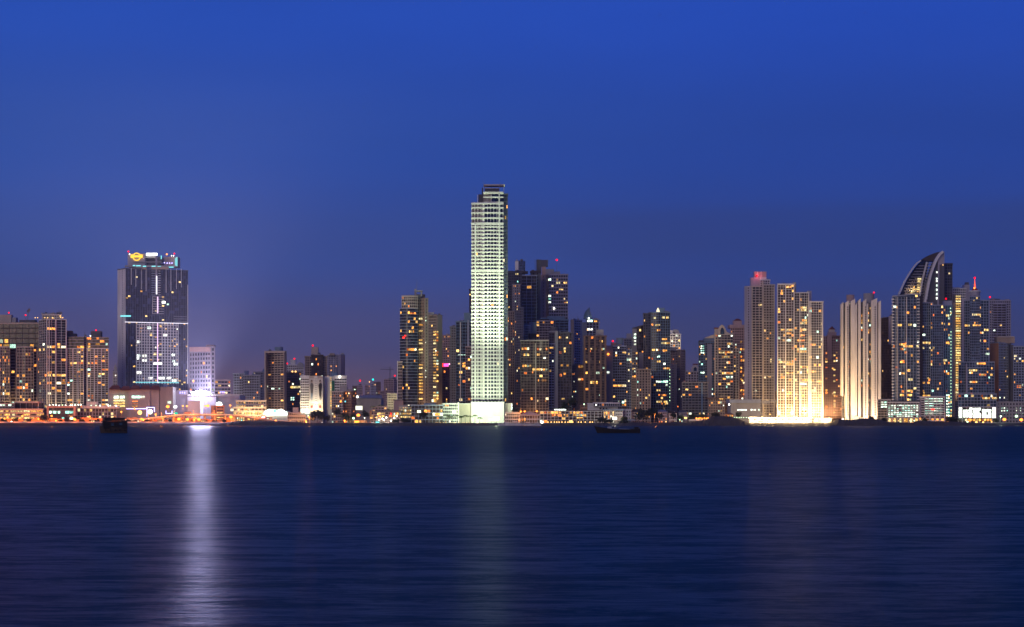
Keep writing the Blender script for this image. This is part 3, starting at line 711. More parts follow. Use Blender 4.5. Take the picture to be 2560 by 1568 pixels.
b.block(762, 818, 892, fl=6.2, nb=10, wall='tan', glass='glassbrown', bh=.3, pw=.4, bp=.4, lit=.02); b.block(778, 808, 889, fl=6.2, nb=6, wall='bronze', glass='glassbrown', bh=.15, pw=.15, bp=.3, lit=.05, dd=-5)
b.box('lift_hut', 778, 795, 868, 889, 'cream', dd=4); b.box('lift_hut', 794, 800, 882, 889, 'darkgrey', dd=3); b.beacon(782, 864, dd=3, stem=869, r=1.0); b.done()
b = Bld('apartment_tower', 'pinkish white slim tower with a red beacon, behind the green striped block', 'tower', 2350, 840)
b.block(818, 862, 888, fl=5, nb=8, side=11, ang=40, wall='lilac', glass='glass', bh=.35, pw=.35, bp=.4, lit=.02, sidewall='pink', blank=True); b.box('roof_hut', 822, 838, 885, 888, 'white', dd=5); b.beacon(829, 885, stem=888); b.done()
# banner building
b = Bld('office_building', 'striped white building hung with two tall fashion banners, gold light washing up from its foot', 'building', 1990, 778)
b.block(751, 773, 941, fl=6.6, nb=4, wall='offwhite', glass='glassbrown', bh=.55, pw=.03, bp=.6, lit=.01, slabs=True)
b.box('wall', 773, 807, 940, 1045, 'cream', dd=-3, dep=22, z0=GZ); b.box('column', 785.5, 794, 940, 1018, 'offwhite', dd=-3.8, dep=1)
for k in range(13): b.box('louvre', 787, 792.5, 947+k*5.4, 948+k*5.4, 'darkgrey', dd=-4, dep=.3)
for x0, x1, k in ((774, 785, 0), (795, 806.5, 1)):
    D_ = b.D-3.4; g = G(); g.box(X(x0, D_), X(x1, D_), D_, D_+.3, Z(1007, D_), Z(946, D_)); ban = g.build('banner', 'white', b.T)
    L = b.T.location; q = lambda pts: [(p[0], p[1]) for p in pts]
    cx_ = (x0+x1)/2
    def figpart(nm, pts, mat, dd):
        D2 = b.D+dd; a = [P(x, y, D2)-L for x, y in pts]; n = len(a)
        ar = sum(a[i].x*a[(i+1) % n].z-a[(i+1) % n].x*a[i].z for i in range(n))
        if ar < 0: a.reverse()
        g = G(); g.add(a+[p+Vector((0, .05, 0)) for p in a], [tuple(range(n)), tuple(range(2*n-1, n-1, -1))]+[(i, n+i, n+(i+1) % n, (i+1) % n) for i in range(n)])
        o = g.build(nm, mat); o.parent = ban
    s_ = 1 if k == 0 else -1
    figpart('printed_head', [(cx_-2, 955), (cx_-1.6, 951.5), (cx_, 950.4), (cx_+1.5, 951.6), (cx_+1.8, 955), (cx_+.6, 957.5), (cx_-.8, 957.5)], 'tan', -3.5)
    figpart('printed_hair', [(cx_-2.8, 957.5), (cx_-2.6, 951.5), (cx_-.8, 949.4), (cx_+1.6, 950.4), (cx_+2.4, 957), (cx_+1.4, 953), (cx_-.3, 952), (cx_-1.6, 954)], 'hullbrown', -3.56)
    figpart('printed_jacket', [(cx_-2.2*s_, 957.6), (cx_+2.2*s_, 957.8), (cx_+4.6*s_, 964), (cx_+3.4*s_, 975), (cx_+2.8*s_, 984), (cx_-2.8*s_, 983), (cx_-3.8*s_, 970), (cx_-4.2*s_, 962)], 'hullblack' if k else 'darkgrey', -3.62)
    figpart('printed_trousers', [(cx_-2.6*s_, 982), (cx_+2.6*s_, 982), (cx_+2.2*s_, 992), (cx_+.9*s_, 1001), (cx_-.6*s_, 1001), (cx_+.1*s_, 989), (cx_-1.9*s_, 999), (cx_-3.0*s_, 998), (cx_-2.4*s_, 990)], 'hullblack' if k else 'tileblue', -3.54)
    b.box('wall_panel', x0+2, x1-3, 1013.5, 1020.5, 'maroon', dd=-3.4, dep=.4)
for x in (780, 789, 798): b.beacon(x, 1011.5, dd=-4.5, mat='lampwarm', r=.7)
b.box('shopfront', 752, 773, 1023, 1034, 'litwhite', dd=-4.5, dep=.5)
for x, pw_ in ((762, 9e3), (780, 1.1e4), (802, 1.1e4)): light('lamp', P(x, 1022, b.D-12), pw_, (1, .80, .50), .5, b.T, 160, P(x, 985, b.D+6))
b.done()
b = Bld('office_building', 'white banded block with a tall green panel and a white lamp on its corner', 'building', 2010, 840)
b.box('wall', 811, 829, 941, 1045, 'offwhite', dd=-2, dep=20, z0=GZ); b.block(836, 867, 941, 1000, fl=6.7, nb=5, wall='offwhite', glass='glass', bh=.5, pw=.04, bp=.6, lit=.06, slabs=True)
b.box('panel', 829.5, 836, 952, 979, 'greenwall', dd=-1.6, dep=1); b.box('wall', 829, 836, 941, 1045, 'white', dd=-.5, dep=15, z0=GZ); b.panes(825, 829.5, 943, 1023, 1, 14, -2.1, 'lityellow', .8, .5)
b.beacon(849, 942, dd=-2, mat='lampwhite', r=1.0); b.box('roof_hut', 828, 842, 931, 941, 'tileblue', dd=4); b.done()
b = Bld('apartment_building', 'low cream apartment house with one wing glowing orange, behind the park trees', 'building', 1955, 860)
b.block(829, 858, 980, fl=6.4, nb=6, wall='cream', glass='glassbrown', bh=.35, pw=.25, bp=.5, lit=.07); b.block(857, 890, 980, fl=6.4, nb=6, wall='orangewall', glass='glassbrown', bh=.4, pw=.2, bp=.5, lit=.10, side=12, ang=35)  # the glowing wing's orange light is put into its wall colour
b.box('penthouse', 850, 868, 965, 980, 'grey', dd=4); b.box('penthouse', 866, 882, 973, 980, 'grey', dd=5); b.beacon(852, 1003.5, dd=-1, mat='lampsodium', r=1.0); b.beacon(863, 1004, dd=-2, mat='signcyan', r=.9); b.done()
b = Bld('department_store', 'brightly lit cream store with long window bands, at the end of the overpass', 'building', 1890, 622)
b.block(590, 665, 1003, 1020, fl=8, nb=12, wall='cream', glass='glass', bh=.45, pw=.12, bp=.5, lit=.5, pal='lityellow', dd=4); b.block(583, 664, 1019, fl=11, nb=9, wall='cream', glass='glassbrown', bh=.5, pw=.12, bp=.6, lit=.7, pal='lityellow', dd=-3)
for x in (600, 625, 650): light('lamp', P(x, 1030, b.D-16), 9e3, (1, .66, .30), .5, b.T, 165, P(x, 1022, b.D))
b.done()
b = Bld('cinema', 'squat building with a wavy white and cyan lit front', 'building', 1885, 690)
b.box('wall', 655, 720, 1028, 1048, 'offwhite', dd=2, dep=18, z0=GZ)
b.poly('lit_fascia', [(658, 1036), (663, 1027), (672, 1023), (683, 1023.5), (694, 1025), (703, 1022.5), (710, 1026), (714, 1030), (719, 1031), (720, 1038), (690, 1038.5), (664, 1038)], 'billglow', dd=0, dep=1.2)
b.poly('screen', [(684, 1024.5), (692, 1026), (689, 1031), (684, 1031)], 'signcyan', dd=-.4, dep=.3); b.done()
b = Bld('office_building', 'small sloping cream office house with shuttered windows, lit by the road lamps', 'building', 1858, 738)
b.block(719, 764, 1031, fl=8, nb=9, wall='cream', glass='glassbrown', bh=.5, pw=.25, bp=.4, lit=.15, pal='lityellow', yt2=1040); b.box('penthouse', 732, 745, 1019, 1036, 'cream', dd=8, dep=8)
light('lamp', P(757, 1050, b.D-12), 4e3, (1, .55, .22), .4, b.T, 165, P(745, 1045, b.D)); b.done()
b = Bld('shop_row', 'low flat roofed shop row glowing yellow below the overpass end', 'building', 1856, 600)
b.block(576, 612, 1043, fl=5, nb=7, wall='cream', glass='glass', bh=.3, pw=.1, bp=.3, lit=.8, pal='lityellow'); b.block(612, 680, 1045, fl=7, nb=10, wall='grey', glass='glass', bh=.4, pw=.15, bp=.3, lit=.3)
b.box('sign', 653, 663, 1041.5, 1045, 'signred', dd=-1, dep=.4); b.box('sign', 654.5, 661.5, 1042.3, 1044.2, 'signwhite', dd=-1.3, dep=.25); b.done()

# ------------------------------------------------------------------ far district between the two groups
for x0, x1, y, w_, cy, lab in ((881, 893, 966, 'brown', 0, 'far dusky block at the edge of the hazy group, with a greenish lamp'), (893, 907, 965, 'pink', 0, 'far dusky block under the red beacon'),
        (912, 925, 964, 'pink', 0, 'far dusky block with two lit windows near its top'), (926, 940, 960, 'lilac', 1, 'far dusky block with the cyan roof light'), (940, 952, 956, 'brown', 0, 'far dusky block, the tallest of the hazy group')):
    b = Bld('apartment_building', lab, 'building', 3900, (x0+x1)/2, 'hazy far apartment blocks')
    b.block(x0, x1, y, fl=4.2, nb=4, wall=w_, glass='glassbrown', bh=.45, pw=.3, bp=.5, lit=.05, dep=40); b.roofclutter(x0, x1, y, 2)
    if w_ == 'pink' and x0 < 900: b.beacon(900, 952, r=1.0, stem=965)
    if cy: b.beacon(932.5, 949, mat='beaconcyan', r=.9, stem=960)
    if x0 == 881: b.beacon(887, 974, dd=-1, mat='lampgreen', r=.6)
    if x0 == 912: b.beacon(923.5, 955, mat='lampwarm', r=.6, stem=964)
    b.done()
b = Bld('apartment_tower', 'dusky pink brown tower with a red beacon, beside the building crane', 'tower', 3300, 976)
b.block(960, 993, 949, fl=5.4, nb=6, wall='pink', glass='glassbrown', bh=.4, pw=.2, bp=.5, lit=.04, side=9, ang=40, dep=30); b.beacon(987, 939.5, stem=949); b.done()
T = empty('tower_crane', P(975, 949, 3330), 'thin lattice crane standing over the dusky pink brown tower', 'crane')
g = G(); a = P(975, 949, 3330); c = P(975, 917, 3330)
for dx in (-.8, .8):
    g.tube(a+Vector((dx, 0, -14)), c+Vector((dx*.5, 0, 0)), .3, 4)
for i in range(16): z0 = a.z-14+i*(c.z-a.z+14)/16; z1 = a.z-14+(i+1)*(c.z-a.z+14)/16; g.tube((a.x-.8, a.y, z0), (a.x+.8, a.y, z1), .18, 4)
g.build('mast', 'steel', T)
g = G(); l = P(950, 923, 3330); r_ = P(985, 924.5, 3330); g.tube(l, r_, .45, 4); g.tube(l+Vector((0, 0, 0)), c, .12, 4); g.tube(c, r_, .12, 4); g.build('jib', 'steel', T)
b = Bld('warehouse', 'long blank pale shed with a ribbed grey roof, below the hazy far blocks', 'building', 2250, 920)
b.box('wall', 888, 953, 996, 1052, 'cream', dd=0, dep=40, z0=GZ); D_ = b.D-1
g = G(); g.prism([(X(886, D_), D_), (X(954, D_), D_), (X(952, D_), D_+22), (X(896, D_), D_+22)], [Z(996.5, D_)]*4, [Z(995.8, D_)]*2+[Z(987.5, D_)]*2); g.build('roof', 'grey', b.T)
b.beacon(893.5, 992, dd=-1.5, mat='lampwhite', r=1.1); b.done()
b = Bld('apartment_building', 'pale blank ended block with few windows, just beyond the long shed', 'building', 2400, 958)
b.block(950, 962, 979, fl=7, nb=4, wall='pink', glass='glassbrown', bh=.5, pw=.5, bp=.4, lit=.02); b.done()
b = Bld('apartment_building', 'small building floodlit pale yellow with cut out corner balconies', 'building', 2050, 982)
b.block(968, 995, 985, fl=6.2, nb=7, wall='cream', glass='glassbrown', bh=.5, pw=.4, bp=.5, lit=.05)
light('lamp', P(981, 1006, b.D-20), 1.0e4, (1, .93, .55), .5, b.T, 150, P(981, 1000, b.D)); b.done()
b = Bld('theatre', 'plain brick red box building before the floodlit yellow one', 'building', 1990, 994)
b.box('wall', 984, 1007, 1001, 1052, 'pink', dd=0, dep=20, z0=GZ); b.box('roof', 983, 1008, 999.5, 1001, 'darkgrey', dd=-.6, dep=21); b.done()

# ------------------------------------------------------------------ CENTRE
b = Bld('apartment_tower', 'dark bow fronted tower with thin pale floor edges and a column of yellow windows', 'tower', 2000, 1030)
b.block(1043, 1070, 747, fl=7.6, nb=3, wall='tan', glass='glassbrown', bh=.42, pw=.35, bp=.5, lit=0, side=8, ang=50, dd=4)
b.block(1005, 1044, 741, 771, fl=7.6, nb=8, wall='cream', glass='glassbrown', bh=.30, pw=.05, bp=.8, slabs=True, lit=.05, bulge=3)
b.block(1000, 1044, 771, fl=7.6, nb=9, wall='paleblue', glass='glass', bh=.15, pw=.0, bp=1.3, slabs=True, lit=.02, bulge=4, roof=False)
b.block(994, 1006, 905, 1000, fl=7.6, nb=2, wall='cream', glass='glassbrown', bh=.35, pw=.1, bp=1.1, slabs=True, lit=.03, dd=-3, dep=12)
b.box('fin_wall', 992.8, 995, 903, 1000, 'offwhite', dd=-5, dep=12)
b.panes(1047, 1057, 793, 1001, 1, 27, 3.2, 'lityellow', .95, .48, .72)
b.panes(1063, 1066, 790, 1001, 1, 27, 3.2, 'litcool', .5, .3, .25)
b.panes(1025, 1040, 781, 786, 3, 1, -4.2, 'litwarm', .9, .8); b.panes(1017, 1041, 871, 877, 5, 1, -4.3, 'litwarm', .95, .95); b.panes(1022, 1036, 826, 832, 3, 1, -4.2, 'litwarm', .6, .8, .5)
b.box('sign', 1006, 1012, 842, 846, 'signred', dd=-5.5, dep=.4); b.box('sign', 1011, 1015, 838, 841, 'signred', dd=-5.7, dep=.4)
b.box('roof_frame', 1036, 1056, 726, 729, 'grey', dd=8); b.box('roof_frame', 1036, 1041, 722.5, 741, 'grey', dd=9, dep=3); b.box('roof_frame', 1051.5, 1055.5, 729, 741, 'grey', dd=9, dep=3); b.box('plant_room', 1041, 1062, 736, 747, 'darkgrey', dd=10)
b.mast(1042, 698, 723, dd=9); b.roofclutter(1006, 1042, 741, 3); b.up(1050, 1.5e4); b.done()
b = Bld('apartment_tower', 'brown stepped tower with amber windows in its corner, behind the bow fronted one', 'tower', 2080, 1088)
b.block(1068, 1105, 789, fl=7, nb=5, wall='tan', glass='glassbrown', bh=.45, pw=.35, bp=.5, lit=.03, side=12, ang=45, blank=True)
b.box('penthouse', 1069, 1085, 781, 789, 'grey', dd=6); b.box('penthouse', 1087, 1092, 786, 789, 'darkgrey', dd=6)
b.panes(1083, 1090, 826, 1000, 1, 24, -.8, 'lityellow', .95, .5, .75); b.panes(1091, 1096, 826, 1000, 1, 24, -.8, 'litwarm', .9, .5, .5); b.panes(1079, 1094, 998, 1006, 3, 1, -.9, 'litwarm', .8, .8); b.up(1095, 2.0e4); b.done()
b = Bld('apartment_tower', 'slim pinkish tower with a blank strip, in the gap behind the magenta sign', 'tower', 2300, 1115)
b.block(1105, 1127, 839, fl=6, nb=5, wall='pink', glass='glassbrown', bh=.4, pw=.45, bp=.4, lit=.10); b.done()
b = Bld('office_building', 'narrow dark maroon block topped by a glowing magenta sign', 'building', 2120, 1114)
b.block(1104, 1124, 919, fl=7, nb=4, wall='maroon', glass='glassbrown', bh=.3, pw=.2, bp=.3, lit=.07); b.box('sign_board', 1104, 1111, 908.5, 917, 'signred', dd=-1.5, dep=.6); b.box('sign_letters', 1109.5, 1121, 909.5, 916, 'signmagenta', dd=-2.2, dep=.5); b.box('sign_letters', 1121.6, 1125, 909, 912, 'litpink', dd=-2.2, dep=.5)
b.mast(1112.5, 916, 925, dd=-1, r=.35); b.done()
b = Bld('apartment_tower', 'pale grey ribbed tower edge, just west of the dark tower with a white spine', 'tower', 2060, 1133)
b.block(1125, 1142, 818, fl=6.5, nb=4, wall='grey', glass='glassbrown', bh=.4, pw=.5, bp=.5, lit=.0); b.done()
b = Bld('apartment_tower', 'dark tower with one white vertical spine and plants on its roof, beside the floodlit skyscraper', 'tower', 2030, 1160)
b.block(1140, 1180, 805, fl=7.7, nb=5, wall='tileblue', glass='glass', bh=.16, pw=.02, bp=.9, slabs=True, lit=.02)
b.box('spine', 1150, 1152.3, 806, 1005, 'offwhite', dd=-1.5, dep=1); b.box('stair_tower', 1160, 1180, 782, 806, 'tileblue', dd=4); b.box('wall', 1168, 1173, 800, 868, 'paleblue', dd=-1.2, dep=1); b.roofclutter(1142, 1160, 804, 5, 2)
for x, y in ((1145, 909), (1155, 909), (1160, 908), (1148, 942), (1165, 963), (1146, 963)): b.panes(x, x+5, y-2, y+2, 1, 1, -.3, 'litwarm', 1, 1)
b.panes(1144, 1165, 886, 890, 3, 1, -.3, 'litcool', .7, .6); b.panes(1167, 1178, 958, 965, 1, 1, -.3, 'litwarm', .9, 1); b.panes(1167, 1178, 970, 981, 2, 1, -.3, 'litwarm', .9, .6); b.done()
b = Bld('apartment_building', 'brown banded block tucked against the west foot of the floodlit skyscraper', 'building', 1990, 1172)
b.block(1164, 1181, 868, fl=7, nb=3, wall='pink', glass='glassbrown', bh=.2, pw=.06, bp=.6, lit=.08); b.done()
b = Bld('apartment_tower', 'sliver of a far brown tower showing behind the floodlit skyscraper', 'tower', 2600, 1177)
b.block(1173, 1182, 724, fl=5, nb=2, wall='bronze', glass='glassbrown', bh=.4, pw=.2, bp=.3, lit=.1); b.done()

# the floodlit skyscraper
b = Bld('skyscraper', 'tallest tower of the skyline, floodlit greenish white, with bright balcony edges on every floor', 'skyscraper', 1930, 1220)
fr = dict(wall='offwhite', glass='glassnavy', lit=.004, pal='litwarm', slabs=True)
b.block(1258, 1269.5, 486, fl=9, nb=3, wall='darkgrey', glass='glassnavy', bh=.1, pw=.05, bp=.2, lit=.02, dd=7, dep=18)  # unlit east side: its shade is put into the dark wall colour
b.block(1179, 1258, 677, 1007, fl=9.15, nb=10, bh=.36, pw=.30, pp=.5, bp=1.6, bulge=2.5, dep=20, roof=False, **fr)
b.block(1179, 1258, 560, 677, fl=9.0, nb=10, bh=.33, pw=.30, pp=.5, bp=1.6, bulge=2.5, dep=20, roof=False, **fr)
b.block(1179, 1258, 508, 560, fl=12.6, nb=10, bh=.25, pw=.16, pp=.5, bp=1.6, bulge=2.5, dep=20, **fr)
b.block(1209, 1258, 482, 508, fl=12.5, nb=8, bh=.24, pw=.0, bp=1.4, bulge=1.5, dep=18, dd=1, **fr)
b.box('stair_tower', 1196, 1209, 486, 508, 'darkgrey', dd=8, dep=10); b.box('crown_fascia', 1209, 1258, 479.5, 482.5, 'offwhite', dd=-.8, dep=2); b.box('column', 1193.3, 1195, 487, 507, 'offwhite', dd=6, dep=1)
for x, w_, y0, y1 in ((1189, 3.0, 560, 1007), (1208.5, 5.0, 509, 1007), (1219.6, 3.2, 677, 1007), (1228, 1.6, 484, 677), (1248, 3.0, 484, 1007), (1233, 1.4, 560, 700), (1198.5, 1.2, 680, 1007), (1238, 1.2, 700, 1007)):
    b.box('column', x-w_/2, x+w_/2, y0, y1, 'offwhite', dd=-.6 if w_ > 2 else .9, dep=2.2)
b.box('sky_deck', 1209, 1262, 461, 464, 'cream', dd=3, dep=14); b.box('frame_post', 1209, 1210, 461, 482, 'grey', dd=3, dep=1); b.box('frame_post', 1259, 1260, 461, 482, 'grey', dd=3, dep=1); b.box('frame_post', 1249, 1249.8, 464, 482, 'grey', dd=5, dep=1); b.box('plant_room', 1212, 1248, 471, 482, 'darkgrey', dd=8, dep=8); b.box('frame_rail', 1210, 1247, 470, 471, 'offwhite', dd=4, dep=1)
b.cyl('roof_mast', 1206, 3, 470, 487, 'darkgrey', dd=10)
b.mast(1209.5, 455, 462, dd=3); b.mast(1250, 456, 462, dd=3)
b.block(1178, 1260, 1007, fl=60, nb=1, wall='offwhite', glass='offwhite', bh=.01, pw=.01, bp=.2, lit=0, dd=-12, dep=34, rows=1)
b.box('side_wing', 1260, 1281, 1008, 1052, 'cream', dd=-6, dep=22, z0=GZ); b.box('side_wing', 1147, 1178, 1011, 1052, 'cream', dd=-8, dep=24, z0=GZ); b.box('parapet', 1146, 1178, 1008.5, 1011, 'white', dd=-9, dep=2)
for i_ in range(9): b.box('base_opening', 1182+i_*8.3, 1186+i_*8.3, 1000, 1005, 'glassnavy', dd=-3.6, dep=.3)
b.panes(1278, 1281, 1008, 1026, 1, 2, -6.3, 'litwhite', .7, .8)
b.done()
b = Bld('apartment_building', 'white five storey block with dark window groups, lit by the skyscraper floodlights', 'building', 1895, 1128)
b.block(1107, 1147, 1010, fl=8, nb=8, wall='offwhite', glass='glass', bh=.42, pw=.22, bp=.7, lit=.08, slabs=False); b.box('fin_wall', 1144.5, 1147, 1006, 1052, 'offwhite', dd=-1.5, dep=3); b.roofclutter(1110, 1140, 1009, 4)
b.done()
b = Bld('apartment_building', 'pale blue framed balcony block with a few amber rooms, behind a dark round tree', 'building', 1880, 1066)
b.block(1028, 1108, 1014, fl=8, nb=9, wall='paleblue', glass='glassbrown', bh=.16, pw=.08, bp=1.0, lit=.05); b.box('roof_house', 1060, 1088, 1008, 1014, 'tileblue', dd=6, dep=8)
b.panes(1043, 1052, 1026, 1032, 1, 1, -1.0, 'litwarm', 1, 1); b.panes(1060, 1076, 1025, 1031, 2, 1, -1.0, 'litwarm', .9, 1); b.panes(1087, 1107, 1033, 1039, 3, 1, -1.0, 'litwarm', .95, 1); b.done()
b = Bld('apartment_building', 'low round ended block with bright yellow ribbon floors, next to the pale blue balcony block', 'building', 1885, 1015)
b.block(999, 1028, 1016, 1048, fl=7.4, nb=7, wall='cream', glass='glassbrown', bh=.42, pw=.06, bp=.8, slabs=True, lit=3, bulge=8, pal='lityellow'); b.done()

# dark group east of the skyscraper
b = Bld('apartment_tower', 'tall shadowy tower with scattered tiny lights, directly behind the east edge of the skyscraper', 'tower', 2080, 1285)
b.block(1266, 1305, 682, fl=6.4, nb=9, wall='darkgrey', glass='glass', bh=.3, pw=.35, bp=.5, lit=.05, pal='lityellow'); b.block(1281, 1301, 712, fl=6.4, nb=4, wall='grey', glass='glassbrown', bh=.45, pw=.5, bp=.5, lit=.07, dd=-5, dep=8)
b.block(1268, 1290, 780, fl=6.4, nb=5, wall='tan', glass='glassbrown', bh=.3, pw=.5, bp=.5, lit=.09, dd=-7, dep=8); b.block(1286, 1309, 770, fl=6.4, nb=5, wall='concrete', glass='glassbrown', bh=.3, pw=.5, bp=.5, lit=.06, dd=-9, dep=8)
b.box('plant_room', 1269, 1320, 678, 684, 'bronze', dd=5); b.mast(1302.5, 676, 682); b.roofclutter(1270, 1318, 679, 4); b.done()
b = Bld('apartment_tower', 'bluish glass tower peeping over the shadowy tower roofs', 'tower', 2700, 1300)
b.block(1288, 1313, 653, fl=4, nb=5, wall='paleblue', glass='glassblue', bh=.2, pw=.05, bp=.2, lit=0, side=-8, ang=45, blank=True, sidewall='offwhite'); b.done()
b = Bld('apartment_tower', 'unlit tower with a pale open concrete grid, in the dark group', 'tower', 2120, 1325)
b.block(1304, 1342, 690, fl=8, nb=3, wall='paleblue', glass='glassbrown', bh=.10, pw=.07, bp=.4, lit=0.005); b.block(1326, 1352, 680, fl=8, nb=2, wall='darkgrey', glass='glassbrown', bh=.3, pw=.5, bp=.4, lit=0, dd=8)
b.box('plant_room', 1326, 1352, 677, 682, 'bronze', dd=6); b.box('lattice_screen', 1341, 1353, 649, 680, 'darkgrey', dd=14, dep=2); b.mast(1338, 648, 680, dd=12, bars=6); b.done()
b = Bld('apartment_tower', 'tower with a pale blank edge, cut out roof frame and red beacon on a mast', 'tower', 2160, 1388)
b.block(1353, 1384, 688, fl=8, nb=5, wall='pink', glass='glassbrown', bh=.4, pw=.5, bp=.5, lit=.03, side=-12, ang=45); b.block(1372, 1420, 687, fl=8, nb=8, wall='lilac', glass='glass', bh=.38, pw=.22, bp=.5, lit=.04, dd=-5)
b.box('lift_tower', 1353, 1370, 650, 667, 'darkgrey', dd=8, dep=6); b.box('lift_tower', 1354, 1365, 667, 690, 'pink', dd=8, dep=6); b.box('penthouse', 1364, 1385, 673, 688, 'grey', dd=5); b.box('penthouse', 1385, 1400, 679, 687, 'grey', dd=6)
b.beacon(1392, 650, r=1.1, stem=680)
for y in (699, 740, 747, 756): b.panes(1371, 1377.5, y-2.4, y+2.4, 1, 1, -5.2, 'litcool', 1, 1)
b.panes(1390, 1400, 704, 710, 1, 1, -5.2, 'lityellow', 1, 1); b.panes(1408, 1417, 705, 710, 1, 1, -5.2, 'litwarm', 1, 1); b.panes(1398, 1409, 722, 726, 1, 1, -5.2, 'lityellow', 1, 1); b.panes(1411, 1420, 755, 759, 2, 1, -5.2, 'litwarm', .6, 1); b.beacon(1385, 771, dd=-6, mat='lampwhite', r=.9)
b.done()
b = Bld('apartment_tower', 'broad dark tower with pale shallow balconies and stepped terraces on top', 'tower', 2070, 1385)
b.block(1341, 1384, 803, fl=6.6, nb=6, wall='cream', glass='glassbrown', bh=.22, pw=.10, bp=.8, lit=.07, slabs=False); b.block(1378, 1421, 800, fl=7, nb=4, wall='tileblue', glass='glass', bh=.22, pw=.03, bp=.7, slabs=True, lit=.02, dd=3)
b.box('terrace_house', 1352, 1372, 797, 803, 'bronze', dd=3); b.box('terrace_house', 1368, 1412, 791, 800, 'tileblue', dd=8); b.box('parapet', 1351, 1387, 794.5, 797.5, 'tileblue', dd=1, dep=2); b.done()
b = Bld('apartment_building', 'small white end wall tower with curved pale balconies, above the amber banded block', 'building', 2110, 1327)
b.block(1324, 1346, 808, fl=6.6, nb=1, wall='paleblue', glass='paleblue', bh=.05, pw=.05, bp=.1, lit=0, dd=2); b.block(1309, 1325, 814, fl=6.6, nb=4, wall='offwhite', glass='glass', bh=.3, pw=.05, bp=1, slabs=True, lit=.03, bulge=2); b.box('roof_hut', 1326, 1343, 805, 808, 'tileblue', dd=5)
b.block(1322, 1350, 836, fl=7, nb=3, wall='bronze', glass='glassbrown', bh=.4, pw=.3, bp=.3, lit=0, dd=-6, dep=5); b.done()
b = Bld('apartment_tower', 'broad block with cream floor bands, a bright vertical rib and rows of amber rooms', 'tower', 1990, 1336)
b.block(1302, 1372, 852, fl=7.0, nb=9, wall='tan', glass='glassbrown', bh=.14, pw=.03, bp=.8, slabs=True, lit=.02)
b.box('rib', 1337.5, 1340, 858, 1025, 'cream', dd=-1.4, dep=1); b.box('rib', 1351.5, 1353.5, 852, 868, 'cream', dd=-1.4, dep=1); b.box('parapet', 1300, 1372, 850.5, 853, 'cream', dd=-1.6, dep=2)
for x0, x1, y, n in ((1304, 1323, 872, 4), (1308, 1323, 887, 3), (1342, 1354, 873, 2), (1364, 1368, 873, 1), (1306, 1328, 915, 4), (1331, 1368, 923.5, 7), (1345, 1347.5, 951, 1), (1354, 1366, 951, 2), (1342, 1350, 887, 2), (1330, 1334, 930.5, 1), (1343, 1346, 1002, 1), (1362, 1366, 1002, 1)):
    b.panes(x0, x1, y-2.6, y+2.6, n, 1, -.3, 'litwarm', .85, 1)
b.panes(1358, 1365, 893, 897, 1, 1, -.3, 'litcool', 1, 1); b.up(1336, 1.2e4); b.done()
b = Bld('apartment_tower', 'dark brown tower with a blank pale shaft running down its front', 'tower', 2010, 1398)
b.block(1372, 1430, 833, fl=7, nb=8, wall='darkgrey', glass='glassbrown', bh=.22, pw=.2, bp=.5, lit=.03); b.box('lift_shaft', 1387, 1395, 828, 1022, 'grey', dd=-2.4, dep=3); b.block(1371, 1386, 860, fl=6.5, nb=2, wall='paleblue', glass='glass', bh=.3, pw=.15, bp=.5, lit=.04, dd=-3, dep=5)
b.cyl('water_tank', 1386, 20, 818, 827, 'darkgrey', dd=8); b.box('roof_house', 1372, 1395, 827, 833, 'grey', dd=4); b.roofclutter(1396, 1428, 833, 3)
for x, y in ((1400, 844), (1417, 845), (1375, 881.5), (1378, 868.5), (1401, 881.5), (1402, 938), (1376, 927)): b.panes(x-2.5, x+2.5, y-2.8, y+2.8, 1, 1, -3.2 if x < 1380 else -.3, 'litwarm', 1, 1)
b.panes(1404, 1411, 994, 999, 1, 1, -.3, 'lityellow', 1, 1); b.done()
b = Bld('apartment_tower', 'slim grey blue tower with a brown shadowed edge and small square windows', 'tower', 2250, 1442)
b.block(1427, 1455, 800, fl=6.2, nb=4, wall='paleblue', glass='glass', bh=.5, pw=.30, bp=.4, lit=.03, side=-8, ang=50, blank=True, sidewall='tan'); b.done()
b = Bld('apartment_tower', 'blue tower with a pale curved shell spire on its roof', 'tower', 2200, 1478)
b.box('wall', 1454, 1466, 806, 1050, 'paleblue', dd=3, dep=20, z0=GZ); b.block(1465, 1498, 800, fl=7, nb=4, wall='paleblue', glass='glass', bh=.2, pw=.25, bp=.4, lit=.05)
b.poly('shell_spire', [(1459, 797), (1460, 787), (1464, 778), (1470, 772), (1474.5, 768), (1475, 780), (1479, 788), (1481.5, 797)], 'tileblue', dd=3, dep=8); b.beacon(1472, 796, dd=1, mat='lampwhite', r=.7)
b.panes(1468, 1482, 800, 805, 2, 1, -.6, 'litcool', .8, .9); b.panes(1468, 1482, 821, 826, 2, 1, -.6, 'litwhite', .8, .9); b.panes(1485, 1493, 801, 806, 1, 1, -.6, 'litwarm', .9, .6); b.done()
b = Bld('apartment_building', 'cream low block with corner windows, in front of the slim grey blue tower', 'building', 2040, 1443)
b.block(1425, 1461, 913, fl=6.4, nb=5, wall='tan', glass='glassbrown', bh=.5, pw=.5, bp=.4, lit=.06, side=15, ang=45); b.panes(1446, 1458, 914, 920, 2, 1, -.6, 'litwarm', .9, .9); b.panes(1445, 1459, 946, 951, 2, 1, -.6, 'litwarm', .8, .9); b.done()
b = Bld('apartment_tower', 'square brown tower with dark vertical bays and scattered orange rooms', 'tower', 2020, 1488)
b.block(1459, 1516, 841, fl=6.8, nb=4, wall='brown', glass='glassbrown', bh=.16, pw=.34, bp=.6, lit=.02); b.box('penthouse', 1490, 1509, 824, 841, 'grey', dd=6); b.roofclutter(1462, 1512, 841, 6)
